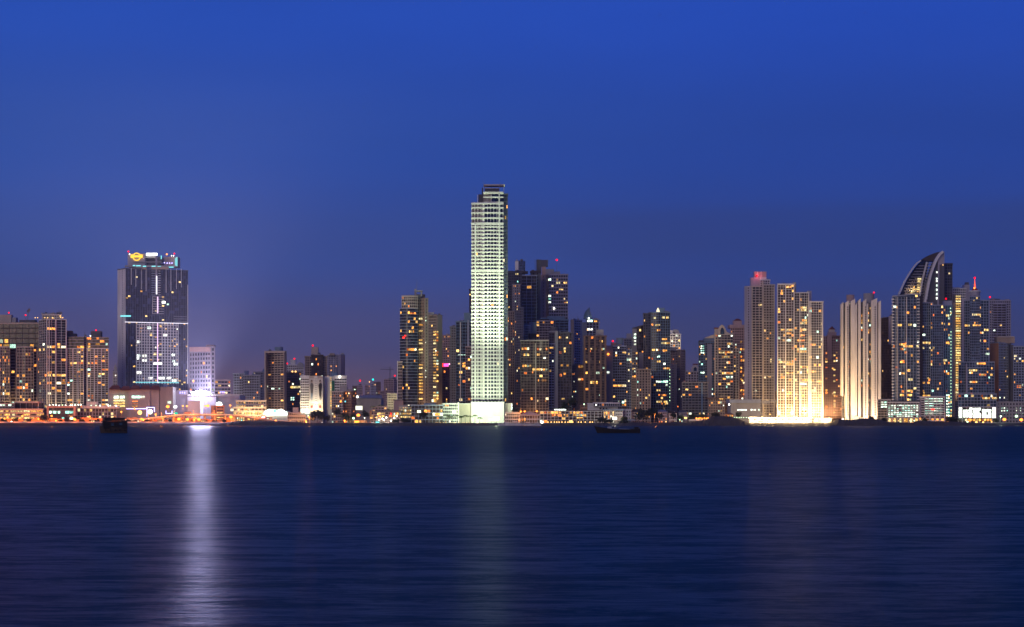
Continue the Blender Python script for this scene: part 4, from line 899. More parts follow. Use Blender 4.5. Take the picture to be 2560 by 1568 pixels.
for x, y in ((1464, 873), (1478, 873), (1475, 878), (1488, 860), (1488, 868), (1488.5, 873.5), (1501, 853), (1505, 854), (1504, 874), (1509, 873), (1500, 905), (1509, 920), (1502.5, 931.5), (1500, 988)): b.panes(x-2, x+2, y-2.4, y+2.4, 1, 1, -.4, 'litwarm', 1, 1)
b.panes(1461, 1468, 903, 908, 1, 1, -.4, 'lityellow', 1, 1); b.panes(1474, 1481, 953, 959, 1, 1, -.4, 'litwarm', 1, 1); b.panes(1484, 1494, 953, 960, 1, 1, -.4, 'litwarm', 1, 1); b.done()
b = Bld('apartment_tower', 'pale blue corner tower with curved white balconies and a blue tank, red beacon beside it', 'tower', 2045, 1548)
b.box('wall', 1516, 1533, 864, 1045, 'lilac', dd=4, dep=18, z0=GZ); b.block(1532, 1566, 866, fl=6.8, nb=6, wall='paleblue', glass='glass', bh=.22, pw=.06, bp=1.0, slabs=True, lit=.06); b.block(1564, 1580, 868, fl=6.8, nb=3, wall='paleblue', glass='glass', bh=.35, pw=.3, bp=.8, lit=.04, dd=3)
b.box('roof_house', 1531, 1580, 864, 871, 'darkgrey', dd=1, dep=12); b.cyl('water_tank', 1549, 18, 845, 862, 'tileblue', dd=9); b.beacon(1532, 853, r=1.0, stem=862); b.box('roof_house', 1528, 1540, 857, 864, 'tan', dd=7)
b.beacon(1520.5, 885.5, dd=2, mat='lampsodium', r=1.2); b.panes(1517.5, 1523.5, 929, 933, 1, 1, 3.6, 'litcool', 1, 1)
b.panes(1536, 1566, 961, 968, 6, 1, -.3, 'litwarm', .95, .95); b.panes(1567, 1578, 897, 902, 2, 1, -.3, 'litwarm', .9, 1); b.panes(1556, 1565, 878, 883, 1, 1, -.3, 'lityellow', 1, 1); b.panes(1532, 1537, 948, 953, 1, 1, -.3, 'litwarm', 1, 1); b.panes(1545, 1550, 1000, 1005, 2, 1, -.3, 'litwarm', .5, 1); b.panes(1560, 1566, 1000, 1005, 1, 1, -.3, 'litwarm', .8, 1)
b.done()
b = Bld('apartment_tower', 'dim grey tower with a tapered roof house, behind the blue tank', 'tower', 2350, 1575)
b.block(1559, 1592, 848, fl=6, nb=5, wall='concrete', glass='glass', bh=.4, pw=.3, bp=.4, lit=.03); b.box('roof_house', 1567, 1579, 834, 848, 'grey', dd=4); b.done()
b = Bld('apartment_tower', 'sloping topped tower with a blank grey panel low on its front', 'tower', 2090, 1603)
b.block(1581, 1612, 822, fl=7, nb=4, wall='darkgrey', glass='glassbrown', bh=.12, pw=.06, bp=.6, lit=.02, yt2=812); b.box('edge_column', 1581, 1592, 822, 900, 'grey', dd=-1.4, dep=1.5); b.box('wall_panel', 1597, 1611, 881, 924, 'lilac', dd=-2, dep=2); b.panes(1584, 1591, 824, 865, 1, 5, -1.5, 'litcool', .7, .5, .8); b.done()
b = Bld('apartment_tower', 'tall dark curved tower with a lit white lantern on top, in the dim middle group', 'tower', 2035, 1645)
b.block(1608, 1632, 785, fl=6.6, nb=4, wall='darkgrey', glass='glass', bh=.3, pw=.35, bp=.5, lit=.02, dd=5); b.block(1628, 1675, 782, fl=6.6, nb=8, wall='tileblue', glass='glass', bh=.16, pw=.05, bp=.7, lit=.02, bulge=2)
b.box('roof_house', 1645, 1662, 770, 781, 'tileblue', dd=7); b.poly('lantern', [(1641, 781), (1642, 775), (1645, 769), (1648, 775), (1650, 781)], 'signcream', dd=2, dep=2); b.roofclutter(1610, 1630, 785, 5)
for x0, x1, y, n, mt in ((1638, 1650, 813, 3, 'lityellow'), (1642, 1651, 826, 2, 'litwarm'), (1655, 1668, 848, 3, 'litwarm'), (1653, 1675, 858, 5, 'lityellow'), (1630, 1638, 875, 2, 'litwarm'), (1640, 1652, 875, 3, 'litwarm'), (1656, 1668, 876, 3, 'litwarm'), (1643, 1650, 892, 2, 'litcool'), (1642, 1652, 904, 2, 'lityellow'), (1658, 1664, 910, 1, 'litcool'), (1657, 1665, 921, 2, 'litwarm'), (1666, 1675, 921, 2, 'litwarm'), (1640, 1674, 954, 8, 'litcool'), (1641, 1652, 976, 2, 'lityellow'), (1646, 1650, 987, 1, 'litwarm'), (1654, 1666, 988, 3, 'litwarm'), (1641, 1673, 1004.5, 7, 'lityellow'), (1653, 1670, 1009, 4, 'litwarm'), (1655, 1672, 794, 5, 'lityellow'), (1634, 1640, 795, 1, 'lityellow')):
    b.panes(x0, x1, y-2.2, y+2.2, n, 1, -.4, mt, .85, 1, .9)
for k in range(10): b.beacon(1674.5, 925+k*8.5, dd=-1.2, mat='lampgreen', r=.38)
b.done()
b = Bld('apartment_tower', 'small pale tower with an ornate lit crown, behind the east edge of the lantern tower', 'tower', 2280, 1687)
b.block(1675, 1702, 836, fl=6.4, nb=4, wall='offwhite', glass='glassbrown', bh=.35, pw=.3, bp=.5, lit=.12); b.box('crown', 1676, 1682, 826, 836, 'offwhite', dd=2, dep=5); b.box('crown', 1681, 1698, 831, 836, 'cream', dd=3, dep=8); b.mast(1683, 815, 829)
b.poly('roof', [(1680, 831), (1684, 824), (1694, 824), (1699, 831)], 'grey', dd=4, dep=5)
light('lamp', P(1686, 850, b.D-16), 5e3, (1, .8, .55), .5, b.T, 140, P(1686, 845, b.D)); b.done()
b = Bld('apartment_tower', 'beige stepped tower with small square windows, below the ornate lit crown', 'tower', 2180, 1694)
b.block(1674, 1713, 876, fl=6.2, nb=7, wall='tan', glass='glassbrown', bh=.45, pw=.4, bp=.5, lit=.04, side=12, ang=45); b.box('roof_house', 1677, 1690, 868, 876, 'grey', dd=5); b.block(1673, 1692, 912, fl=6.4, nb=3, wall='grey', glass='glassbrown', bh=.6, pw=.6, bp=.4, lit=.05, dd=-14, dep=8); b.done()
b = Bld('apartment_building', 'short beige block with dark bays and a canopy roof, below the sloping topped tower', 'building', 1985, 1608)
b.block(1590, 1627, 925, fl=6.7, nb=5, wall='tan', glass='glassbrown', bh=.3, pw=.4, bp=.6, lit=.05); b.box('roof', 1587, 1629, 922, 925, 'tan', dd=-2, dep=20); b.done()
b = Bld('apartment_building', 'shadowed beige block with one amber lamp, beside the pale blue corner tower', 'building', 2005, 1585)
b.block(1578, 1592, 945, fl=6.7, nb=3, wall='tan', glass='glassbrown', bh=.4, pw=.4, bp=.5, lit=.03); b.block(1580, 1594, 880, 945, fl=6.6, nb=3, wall='concrete', glass='glassbrown', bh=.35, pw=.2, bp=.4, lit=.2, dd=12); b.beacon(1587, 941, mat='lampsodium', dd=-1, r=.9); b.done()
b = Bld('apartment_building', 'squat grey block of wide bays with a mix of amber and white rooms', 'building', 2000, 1738)
b.block(1705, 1770, 957, fl=6.6, nb=8, wall='concrete', glass='glass', bh=.35, pw=.15, bp=.5, lit=.10); b.box('wall', 1753, 1757, 957, 1035, 'tileblue', dd=-1, dep=2); b.roofclutter(1708, 1765, 957, 6); b.done()
b = Bld('apartment_building', 'cream gabled block with a round arched pediment, far behind the squat grey block', 'building', 2500, 1730)
b.block(1713, 1748, 930, fl=6.5, nb=5, wall='cream', glass='glassbrown', bh=.35, pw=.35, bp=.4, lit=.12)
b.poly('pediment', [(1728, 930), (1729, 920), (1733, 914), (1738, 912), (1743, 914), (1747, 920), (1748, 930)], 'cream', dd=-1, dep=3); b.poly('pediment_glass', [(1734, 928), (1734, 921), (1738, 917.5), (1742, 921), (1742, 928)], 'glassblue', dd=-1.4, dep=.3); b.poly('gable', [(1713, 930), (1717, 924), (1721, 930)], 'cream', dd=-1, dep=3); b.box('roof', 1733, 1746, 909.5, 912, 'redroof', dd=3, dep=8); b.done()
b = Bld('apartment_tower', 'blue grey tower with a tall blank slate strip and lit corner rooms', 'tower', 2090, 1770)
b.block(1746, 1764, 858, fl=6.2, nb=3, wall='tileblue', glass='glass', bh=.35, pw=.3, bp=.5, lit=.05); b.block(1762, 1796, 857, fl=6.2, nb=5, wall='tileblue', glass='glassbrown', bh=.3, pw=.2, bp=.4, lit=.05, dd=-3); b.box('slate_strip', 1768, 1780, 860, 1010, 'lilac', dd=-4.2, dep=1.5)
b.box('crown', 1760, 1794, 846, 858, 'tileblue', dd=1, dep=14); b.box('crown_ledge', 1759, 1795, 850, 851.5, 'paleblue', dd=-.5, dep=2); b.panes(1751, 1761, 863, 885, 2, 4, -.5, 'litcool', .7, .5, .8); b.panes(1751, 1761, 930, 934, 2, 1, -.5, 'litcool', .8, .9); b.box('roof_house', 1748, 1758, 851, 858, 'darkgrey', dd=3); b.done()

# ------------------------------------------------------------------ EAST GROUP
b = Bld('apartment_tower', 'ornate tower with an arched cream crown over balconies and amber lit floors', 'tower', 2040, 1815)
b.block(1795, 1833, 836, fl=6.7, nb=5, wall='cream', glass='glass', bh=.22, pw=.10, bp=.8, lit=.06); b.block(1832, 1848, 872, fl=6.7, nb=2, wall='cream', glass='glassbrown', bh=.35, pw=.3, bp=.6, lit=.05, dd=3)
b.poly('arched_crown', [(1793, 838), (1794, 828), (1797, 820), (1801, 814), (1805, 811.5), (1810, 815), (1814, 822), (1817, 830), (1833, 838)], 'cream', dd=-1.2, dep=4)
b.poly('arch_glass', [(1801, 836), (1801, 826), (1803, 821), (1806, 819), (1809, 822), (1811, 828), (1811, 836)], 'glassblue', dd=-1.6, dep=.3)
b.block(1786, 1796, 836, fl=6.7, nb=1, wall='cream', glass='glass', bh=.4, pw=.3, bp=.6, lit=.1, dd=4); b.box('turret', 1787, 1795, 822, 836, 'cream', dd=3, dep=5); b.box('turret_roof', 1786, 1796, 819, 822, 'redroof', dd=2.5, dep=6); b.poly('shoulder', [(1762, 845), (1780, 838), (1787, 836), (1787, 846)], 'cream', dd=6, dep=6)
for x0, x1, y, n, mt in ((1797, 1812, 882, 3, 'lityellow'), (1813, 1832, 881.5, 4, 'litwarm'), (1805, 1824, 892, 4, 'lityellow'), (1816, 1825, 907, 2, 'litwarm'), (1819, 1831, 860, 3, 'litwarm'), (1805, 1826, 933, 4, 'litwarm'), (1815, 1832, 943, 4, 'litcool'), (1807, 1814, 948, 1, 'litwarm'), (1816, 1826, 958, 2, 'litwarm'), (1811, 1815, 918, 1, 'lityellow'), (1799, 1804, 929, 1, 'litwarm'), (1835, 1840, 916, 1, 'lityellow'), (1835, 1839, 892, 1, 'litwarm'), (1815, 1819, 967, 1, 'litcool')):
    b.panes(x0, x1, y-2.4, y+2.4, n, 1, -.3 if x0 < 1833 else 2.7, mt, .9, 1)
b.up(1815, 1.4e4)
b.done()
b = Bld('apartment_tower', 'reddish brown tower with a cupola, half hidden by the ornate arched tower', 'tower', 2110, 1848)
b.block(1826, 1864, 820, fl=6.4, nb=7, wall='pink', glass='glassbrown', bh=.42, pw=.35, bp=.5, lit=.06); b.box('cornice', 1824, 1864, 812, 820, 'pink', dd=-1.5, dep=20); b.box('cupola', 1834, 1855, 802, 812, 'pink', dd=4, dep=9); b.cyl('cupola_roof', 1844, 22, 797, 802, 'redroof', dd=8, r1=6, n=8)
b.box('edge_column', 1844, 1848, 876, 1010, 'cream', dd=-1.5, dep=2); b.panes(1850, 1862, 850, 990, 2, 15, -.6, 'litwarm', .6, .5, .5); b.up(1855, 3.0e4, (1, .45, .18)); b.done()
b = Bld('apartment_tower', 'pale tower with a blank west face, fine window grid and red glowing rooftop crown', 'tower', 1990, 1898)
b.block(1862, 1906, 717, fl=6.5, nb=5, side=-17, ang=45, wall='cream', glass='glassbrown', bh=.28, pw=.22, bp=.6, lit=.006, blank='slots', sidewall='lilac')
b.block(1880, 1907, 717, fl=6.5, nb=3, wall='cream', glass='glass', bh=.26, pw=.15, bp=.6, lit=.01, dd=-3, dep=10); b.block(1908, 1937, 713, fl=6.5, nb=4, wall='cream', glass='glassbrown', bh=.34, pw=.30, bp=.7, lit=.012, dd=-4, dep=18)
b.box('corner_pier', 1905.5, 1909, 703, 1046, 'cream', dd=-6, dep=5, z0=GZ); b.box('corner_pier', 1934, 1937.5, 716, 1046, 'cream', dd=-5.5, dep=5, z0=GZ)
b.block(1900, 1925, 701, 716, fl=5, nb=4, wall='offwhite', glass='glass', bh=.3, pw=.2, bp=.4, lit=0, dd=2, dep=10); b.box('roof_house', 1877, 1900, 694, 716, 'lilac', dd=5, dep=8); b.box('roof_house', 1900, 1916, 693, 701, 'offwhite', dd=4, dep=8)
b.box('crown', 1886, 1916, 679, 694, 'pink', dd=7, dep=8); b.box('crown_fin', 1893, 1894.5, 678, 694, 'offwhite', dd=6.5, dep=1); b.box('crown_fin', 1902, 1903.5, 678, 694, 'offwhite', dd=6.5, dep=1); b.beacon(1892, 689.5, dd=5, r=1.0); light('lamp', P(1894, 688, b.D+1), 1.6e3, (1, .15, .22), .3, b.T)
b.box('mechanical_band', 1880, 1936, 801, 803.5, 'cream', dd=-5.0, dep=1.5); b.box('mechanical_band', 1880, 1936, 937, 940, 'cream', dd=-5.0, dep=1.5)
b.panes(1896, 1906, 760.5, 765, 1, 1, -3.4, 'lityellow', 1, 1); b.panes(1887, 1892, 975, 980, 1, 1, -3.4, 'litcool', 1, 1); b.panes(1920, 1927, 938.5, 943.5, 1, 1, -4.5, 'litwarm', 1, 1); b.panes(1926, 1929, 897, 906, 1, 1, -4.5, 'lityellow', 1, 1); b.done()
b = Bld('apartment_tower', 'three step tower with white grid, its western step the highest, foot flooded in gold light', 'tower', 1950, 2000)
for x0, x1, yt, dd in ((1944, 1986, 711, 0), (1986, 2023, 733, 3), (2023, 2058, 755, 0)):
    b.block(x0, x1, yt, fl=6.5, nb=6, wall='offwhite', glass='glass' if x0 != 1944 else 'glassbrown', bh=.15, pw=.10, bp=.5, lit=.085, dd=dd, pal='litwarm')
for x in (1944, 1964, 1985, 2000, 2022, 2026, 2056): b.box('pier', x-1, x+1, {1: 712, 2: 733}.get(1 if x < 1987 else 2 if x < 2023 else 3, 755), 1046, 'offwhite', dd=-1.4, dep=3, z0=GZ)
b.box('chimney', 1983, 1990, 706, 733, 'grey', dd=4, dep=5); b.box('chimney', 2019, 2029, 727, 755, 'lilac', dd=4, dep=5); b.box('parapet', 1944, 1982, 710, 713, 'offwhite', dd=-1.5, dep=2); b.box('parapet', 2023, 2056, 753.5, 756, 'offwhite', dd=-1.5, dep=2)
for x0, x1, y, n, mt in ((1964, 1979, 717.5, 4, 'litwarm'), (1952, 1962, 824, 2, 'lityellow'), (1966, 1985, 824.5, 4, 'lityellow'), (1961, 1978, 834, 3, 'litwarm'), (1956, 1962, 851, 1, 'litwarm'), (1966, 1978, 851, 3, 'litcool'), (2000, 2017, 769, 4, 'lityellow'), (1992, 1999, 775, 2, 'lityellow'), (2002, 2016, 775.5, 3, 'lityellow'), (2000, 2018, 808, 4, 'lityellow'), (2000, 2016, 824, 3, 'litwarm'), (2002, 2012, 838, 3, 'litwarm'), (1994, 2012, 851, 4, 'litwarm'), (2024, 2030, 846, 1, 'lityellow'), (2026, 2039, 862, 3, 'litwarm'), (1991, 1999, 873.5, 1, 'lityellow'), (2000, 2016, 872, 2, 'litcool'), (1999, 2017, 879, 3, 'lityellow'), (1946, 1953, 900, 1, 'litcool'), (1946, 1981, 906, 7, 'lityellow'), (1963, 1981, 911, 4, 'litwarm'), (2000, 2017, 917, 3, 'litwarm'), (2019, 2024, 917, 1, 'lityellow'), (2024, 2041, 929, 3, 'lityellow'), (1966, 1985, 933, 3, 'litwarm'), (1953, 1962, 944, 1, 'litwarm'), (2000, 2017, 960, 3, 'litcool'), (2024, 2030, 955, 1, 'lityellow'), (2041, 2054, 954, 3, 'lityellow'), (1964, 1980, 985, 3, 'lityellow'), (2042, 2046, 830, 1, 'litcool'), (2000, 2016, 971, 3, 'lityellow'), (1955, 1960, 976, 1, 'litcool')):
    b.panes(x0, x1, y-2.4, y+2.4, n, 1, -.3 if (x0 < 1986 or x0 > 2022) else 2.7, mt, .9, 1)
b.done()
b = Bld('apartment_tower', 'narrow orange brown tower in the slot beside the three step tower', 'tower', 2300, 1941)
b.block(1935, 1946, 980, fl=6.4, nb=3, wall='orangewall', glass='glassbrown', bh=.45, pw=.4, bp=.4, lit=.05); b.done()
b = Bld('apartment_tower', 'brown tower with a pyramid roofed lantern, dotted with amber windows', 'tower', 2120, 2082)
b.block(2058, 2105, 842, fl=6.4, nb=9, wall='pink', glass='glassbrown', bh=.42, pw=.38, bp=.5, lit=.05); b.box('lift_tower', 2069, 2080, 838, 900, 'pink', dd=-3, dep=5); b.box('penthouse', 2071, 2091, 830, 842, 'pink', dd=4, dep=8); b.box('lantern', 2073, 2087, 824, 830, 'cream', dd=5, dep=7); b.cyl('pyramid_roof', 2080, 19, 816, 824.5, 'redroof', dd=9, r1=1, n=4); b.box('parapet', 2067, 2105, 839, 843, 'brown', dd=-2, dep=3)
b.panes(2063, 2069, 880, 1035, 1, 22, -.6, 'litwarm', .8, .5, .55); b.panes(2083, 2089, 878, 1035, 1, 22, -.6, 'lityellow', .8, .5, .6); b.panes(2090, 2094, 878, 960, 1, 12, -.6, 'litwarm', .8, .5, .4); b.up(2065, 4.0e4, (1, .55, .22)); b.up(2090, 2.2e4, (1, .55, .22)); b.done()
b = Bld('apartment_tower', 'twin ribbed tower of pale fin walls with two drum shaped roof tanks', 'tower', 1960, 2152)
for x0, x1, yt, dd in ((2104.5, 2142, 757, 5), (2146, 2200, 756, 5)):
    b.block(x0, x1, yt, fl=6.0, nb=6 if x0 < 2140 else 8, wall='grey', glass='glass', bh=.22, pw=.12, bp=.5, lit=.12, dd=dd, dep=24, roof=False)
for x0, x1, yt, yb in ((2104, 2108.5, 757, 990), (2113.5, 2122, 754, 1052), (2127.5, 2138, 750, 1052), (2138.5, 2142.5, 760, 1052), (2145.5, 2152, 749, 1052), (2158.5, 2166, 750, 1052), (2166.5, 2170.5, 760, 1052), (2179, 2193, 748, 1052), (2196, 2202.5, 754, 1000)):
    D_ = b.D-2; g = G(); a, c_ = X(x0, D_), X(x1, D_); zt = Z(yt, D_); z0 = GZ if yb > 1050 else Z(yb, D_)
    g.prism([(a, D_), (c_, D_), (c_, D_+8), (a, D_+8)], [z0]*4, [zt-1.5, zt+1.2, zt+1.2, zt-1.5]); g.build('fin_wall', 'white', b.T)
for x in (2117.5, 2162, 2186): b.panes(x, x+3.5, 765, 1040, 1, 46, -2.2, 'glassbrown', .8, .5)
b.w.sort(key=lambda q: q[5] == 'glassbrown')
b.cyl('water_tank', 2126, 20, 737.5, 757, 'pink', dd=14, n=20); b.cyl('water_tank', 2172, 27, 734, 757, 'grey', dd=14, n=20); b.beacon(2185, 731.5, stem=745, dd=9)
b.box('entrance', 2135, 2147, 1041, 1050, 'signcream', dd=-6, dep=1); b.box('entrance', 2150, 2160, 1044, 1050, 'signcream', dd=-6, dep=1); b.box('wall', 2195, 2219, 1013, 1052, 'cream', dd=-5, dep=20, z0=GZ)
for i_, q in enumerate(b.w): b.w[i_] = (i_*1e-6 if q[5] != 'glassbrown' else 5+i_*1e-6,)+q[1:]
b.done()
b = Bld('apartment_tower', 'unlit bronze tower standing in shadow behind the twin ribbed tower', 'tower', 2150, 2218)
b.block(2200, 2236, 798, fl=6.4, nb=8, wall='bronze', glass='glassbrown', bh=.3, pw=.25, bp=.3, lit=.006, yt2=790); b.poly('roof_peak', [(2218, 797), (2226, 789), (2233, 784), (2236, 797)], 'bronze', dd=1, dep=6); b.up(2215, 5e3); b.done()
b = Bld('parking_deck', 'small open deck with three bright pale bays beside the twin ribbed tower', 'building', 1925, 2205)
b.block(2194, 2226, 1000, fl=6.5, nb=4, wall='cream', glass='glassbrown', bh=.4, pw=.15, bp=.5, lit=0, dd=-2); b.panes(2201, 2218, 1003, 1020, 2, 3, -2.4, 'litcool', .85, .6); b.done()
b = Bld('apartment_tower', 'blue glass tower with a slanted top edge and amber lit floors, before the sail', 'tower', 1960, 2262)
b.block(2231, 2298, 742, fl=7.6, nb=9, wall='paleblue', glass='glassblue', bh=.12, pw=.08, bp=.4, lit=.03, yt2=735)
for x in (2243, 2266.5): b.box('mullion', x-.6, x+.6, 742, 1002, 'offwhite', dd=-1.0, dep=1)
g = G()
for k in range(34): D_ = b.D-.8; g.box(X(2293, D_), X(2299.5, D_), D_, D_+2, Z(748+k*7.6, D_)-.5, Z(748+k*7.6, D_)+.5)
g.build('balcony', 'offwhite', b.T); g = G()
for k in range(34): D_ = b.D-.8; g.box(X(2230, D_), X(2235.5, D_), D_, D_+2, Z(748+k*7.6, D_)-.5, Z(748+k*7.6, D_)+.5)
g.build('balcony', 'offwhite', b.T); b.box('side_shaft', 2298, 2307, 741, 1010, 'bronze', dd=6, dep=20)
b.box('plant_screen', 2228, 2299, 1002, 1008, 'darkgrey', dd=-3, dep=4)
for x0, x1, y, n, mt in ((2244, 2255, 813, 2, 'lityellow'), (2270, 2280, 812, 2, 'lityellow'), (2248, 2266, 861, 4, 'litwarm'), (2257, 2282, 866, 5, 'litwarm'), (2290, 2297, 866, 1, 'lityellow'), (2250, 2264, 873, 3, 'litwarm'), (2266, 2273, 782, 1, 'litwarm'), (2292, 2297, 905, 1, 'litwarm'), (2248, 2262, 934, 3, 'litwarm'), (2270, 2282, 949, 2, 'lityellow'), (2252, 2255, 967, 1, 'litwarm'), (2268, 2282, 977, 2, 'lityellow'), (2284, 2291, 971, 1, 'lityellow'), (2250, 2260, 988, 2, 'lityellow'), (2268, 2280, 988, 2, 'litwarm'), (2268, 2278, 999, 2, 'litwarm'), (2233, 2241, 767, 2, 'litcool'), (2288, 2294, 740, 1, 'lityellow'), (2293, 2297, 855, 1, 'litcool'), (2250, 2262, 905, 2, 'litwarm')):
    b.panes(x0, x1, y-2.5, y+2.5, n, 1, -.4, mt, .9, 1)
b.done()
# the sail
b = Bld('sail_tower', 'soaring sail shaped tower with a curved pale rib and golden lit terraces inside', 'skyscraper', 2050, 2320)
b.block(2350, 2381, 660, fl=7, nb=5, wall='darkgrey', glass='glass', bh=.3, pw=.25, bp=.4, lit=.02, dd=14)
outer = [(2248, 736), (2256, 718), (2264, 701), (2273, 686), (2283, 670), (2294, 657), (2303, 651), (2312, 645), (2326, 637), (2342, 631), (2358, 629)]
rib = [(2358, 629), (2350, 636), (2342, 648), (2335, 664), (2328, 684), (2322, 708), (2317, 735), (2313, 760)]
b.poly('dark_core', rib+[(2313, 800), (2361, 800), (2361, 629)], 'darkgrey', dd=3, dep=20)
b.poly('wing_panel', [(2345, 643), (2358, 629), (2361, 629), (2361, 660), (2349, 662), (2347, 800), (2343, 800), (2345, 690)], 'lilac', dd=1.5, dep=2)
b.poly('top_shell', [(2305, 650), (2312, 645), (2326, 637), (2342, 631), (2352, 630), (2346, 641), (2340, 652), (2322, 653)], 'bronze', dd=5, dep=14)
def ribbon(name, pts, w, mat, dd, dep=3):
    out = []; 
    L_ = [Vector(p) for p in pts]; o1 = []; o2 = []
    for i in range(len(L_)):
        t_ = (L_[min(i+1, len(L_)-1)]-L_[max(i-1, 0)]).normalized(); n_ = Vector((-t_.y, t_.x))
        o1.append(tuple(L_[i]+n_*w/2)); o2.append(tuple(L_[i]-n_*w/2))
    # one quad strip
    D_ = b.D+dd; g = G(); v = []
    for a, c_ in zip(o1, o2): v += [P(a[0], a[1], D_), P(c_[0], c_[1], D_), P(c_[0], c_[1], D_)+Vector((0, dep, 0)), P(a[0], a[1], D_)+Vector((0, dep, 0))]
    f = []
    for i in range(len(pts)-1):
        q = 4*i
        for k in range(4): f.append((q+k, q+(k+1) % 4, q+4+(k+1) % 4, q+4+k))
    f += [(0, 1, 2, 3), (len(v)-1, len(v)-2, len(v)-3, len(v)-4)]
    g.add(v, f); return g.build(name, mat, b.T)
ribbon('sail_edge', outer[:7], 2.6, 'offwhite', 0, 6); ribbon('sail_rib', rib, 5.6, 'offwhite', -2, 6); ribbon('sail_rib', [(2318, 655), (2312, 678), (2306, 705), (2300, 740)], 3.0, 'white', -1, 4)
b.poly('sail_glass', [(2250, 737), (2258, 719), (2266, 702), (2275, 687), (2285, 672), (2296, 659), (2305, 652), (2322, 653), (2316, 690), (2311, 740)], 'glass', dd=7, dep=14)
for k in range(12): y = 664+k*7; xl = 2296-(y-657)*.62; b.box('terrace', max(2262, xl+4), 2316-k*.3, y, y+1.3, 'lilac', dd=4, dep=3)
for k in range(20): y = 657+k*7.4; b.box('balcony', 2318-k*.9, 2333-k*1.05, y, y+2.2, 'grey', dd=.5, dep=3)
for i_ in range(8): x = 2262+i_*3.6; y = 726-i_*4.5; b.poly('fin', [(x, y), (x+1.4, y-1), (x+5.5, y+9), (x+4.3, y+10)], 'cream', dd=5, dep=2)
for x0, x1, y0, y1 in ((2293, 2303, 695.5, 699), (2294, 2302, 700, 708), (2293, 2299, 711.5, 715), (2293, 2299, 717, 720.5), (2281, 2299, 722, 725.5), (2278, 2287, 727, 730.5), (2292, 2297, 727.5, 730.5), (2284, 2287, 716, 720), (2275, 2281, 731.5, 733)): b.box('lit_terrace', x0, x1, y0, y1, 'lityellow', dd=6.4, dep=.4)
for y, h in ((681, 2), (697, 2), (703, 2), (714, 2.4), (725, 2.4), (735.5, 2.4), (746, 2.4)): b.box('stair_light', 2340.7, 2343.4, y-h, y+h, 'litwhite', dd=2.4, dep=.4)
light('lamp', P(2283, 726, b.D+2), 2.0e3, (1, .7, .3), .3, b.T); b.beacon(2357.5, 662.5, dd=1, mat='lampwarm', r=.5); b.box('lit_room', 2372, 2376, 681, 686, 'litwarm', dd=13.6, dep=.3)
b.box('white_belly', 2226, 2231.5, 790, 860, 'cream', dd=8, dep=10); b.done()
b = Bld('apartment_tower', 'blue gridded tower with a red dot on its stair head, before the sail', 'tower', 1975, 2334)
b.block(2305, 2331, 758, fl=6.9, nb=5, wall='paleblue', glass='glassblue', bh=.2, pw=.2, bp=.5, lit=.04); b.block(2326, 2358, 764, fl=6.9, nb=6, wall='paleblue', glass='glassblue', bh=.16, pw=.14, bp=.6, lit=.04, dd=-4, dep=16); b.block(2358, 2381, 765, fl=6.9, nb=4, wall='tileblue', glass='glassblue', bh=.2, pw=.35, bp=.4, lit=.10, dd=1)
b.box('stair_head', 2361, 2380, 752, 765, 'paleblue', dd=4, dep=8); b.beacon(2365, 747, r=.9, dd=3, stem=752); b.box('side_wall', 2380, 2388, 757, 1046, 'tan', dd=8, dep=20, z0=GZ); b.box('frame', 2321, 2333, 756, 758.5, 'lilac', dd=-1.5, dep=3); b.box('frame', 2331, 2333, 758.5, 780, 'lilac', dd=-1.5, dep=3)
for x0, x1, y, n, mt in ((2306, 2358, 857, 12, 'lityellow'), (2306, 2311, 870, 1, 'lityellow'), (2324, 2348, 870, 5, 'litwarm'), (2327, 2333, 876, 1, 'lityellow'), (2326, 2331, 819, 1, 'lityellow'), (2306, 2313, 837.5, 1, 'litcool'), (2335, 2366, 901, 6, 'lityellow'), (2306, 2313, 957, 1, 'lityellow'), (2318, 2324, 957, 2, 'litwarm'), (2329, 2334, 977, 1, 'litcool'), (2318, 2323, 946, 1, 'litwarm'), (2308, 2312, 982, 1, 'lityellow'), (2306, 2357, 989.5, 8, 'litwarm'), (2365, 2373, 789, 2, 'lityellow'), (2365, 2373, 857, 2, 'litwarm'), (2365, 2373, 934, 2, 'litwarm'), (2327, 2331, 888, 1, 'litwarm')):
    b.panes(x0, x1, y-2.3, y+2.3, n, 1, -4.5 if x0 >= 2326 and x1 <= 2358 else -.5, mt, .85, 1)
b.panes(2365, 2374, 985, 1042, 2, 8, .6, 'litcool', .6, .5); b.w.sort(key=lambda q: q[0])
for k in range(26): b.beacon(2377.5, 830+k*8.1, dd=-.8, mat='lampgreen', r=.38)
for k in range(3): b.beacon(2376.5, 771+k*8, dd=-.8, mat='lampgreen', r=.45)
b.done()
b = Bld('parking_deck', 'white car park with stacked bright yellow and green bays under the blue gridded tower', 'building', 1905, 2330)
b.block(2301, 2362, 993, 1040, fl=5.9, nb=6, wall='offwhite', glass='glassbrown', bh=.42, pw=.12, bp=.5, lit=0); b.panes(2311, 2357, 995, 1037, 4, 7, -.3, 'litcool', .9, .55, .96); b.panes(2327, 2337, 1022, 1026, 1, 1, -.7, 'signred', .95, .8)
b.block(2300, 2362, 1040, fl=7, nb=5, wall='offwhite', glass='glassbrown', bh=.3, pw=.15, bp=.6, lit=.4, roof=False, dd=-2); b.box('roof_terrace', 2301, 2318, 991, 996, 'offwhite', dd=-1, dep=5); b.done()
b = Bld('parking_deck', 'wide glazed car park glowing green white over yellow arches, under the slant topped glass tower', 'building', 1900, 2258)
b.block(2217, 2298, 1007, 1044, fl=5.2, nb=11, wall='offwhite', glass='glassbrown', bh=.28, pw=.10, bp=.5, lit=0); b.panes(2220, 2296, 1011, 1043, 11, 7, -.3, 'litcool', .7, .6, .84)
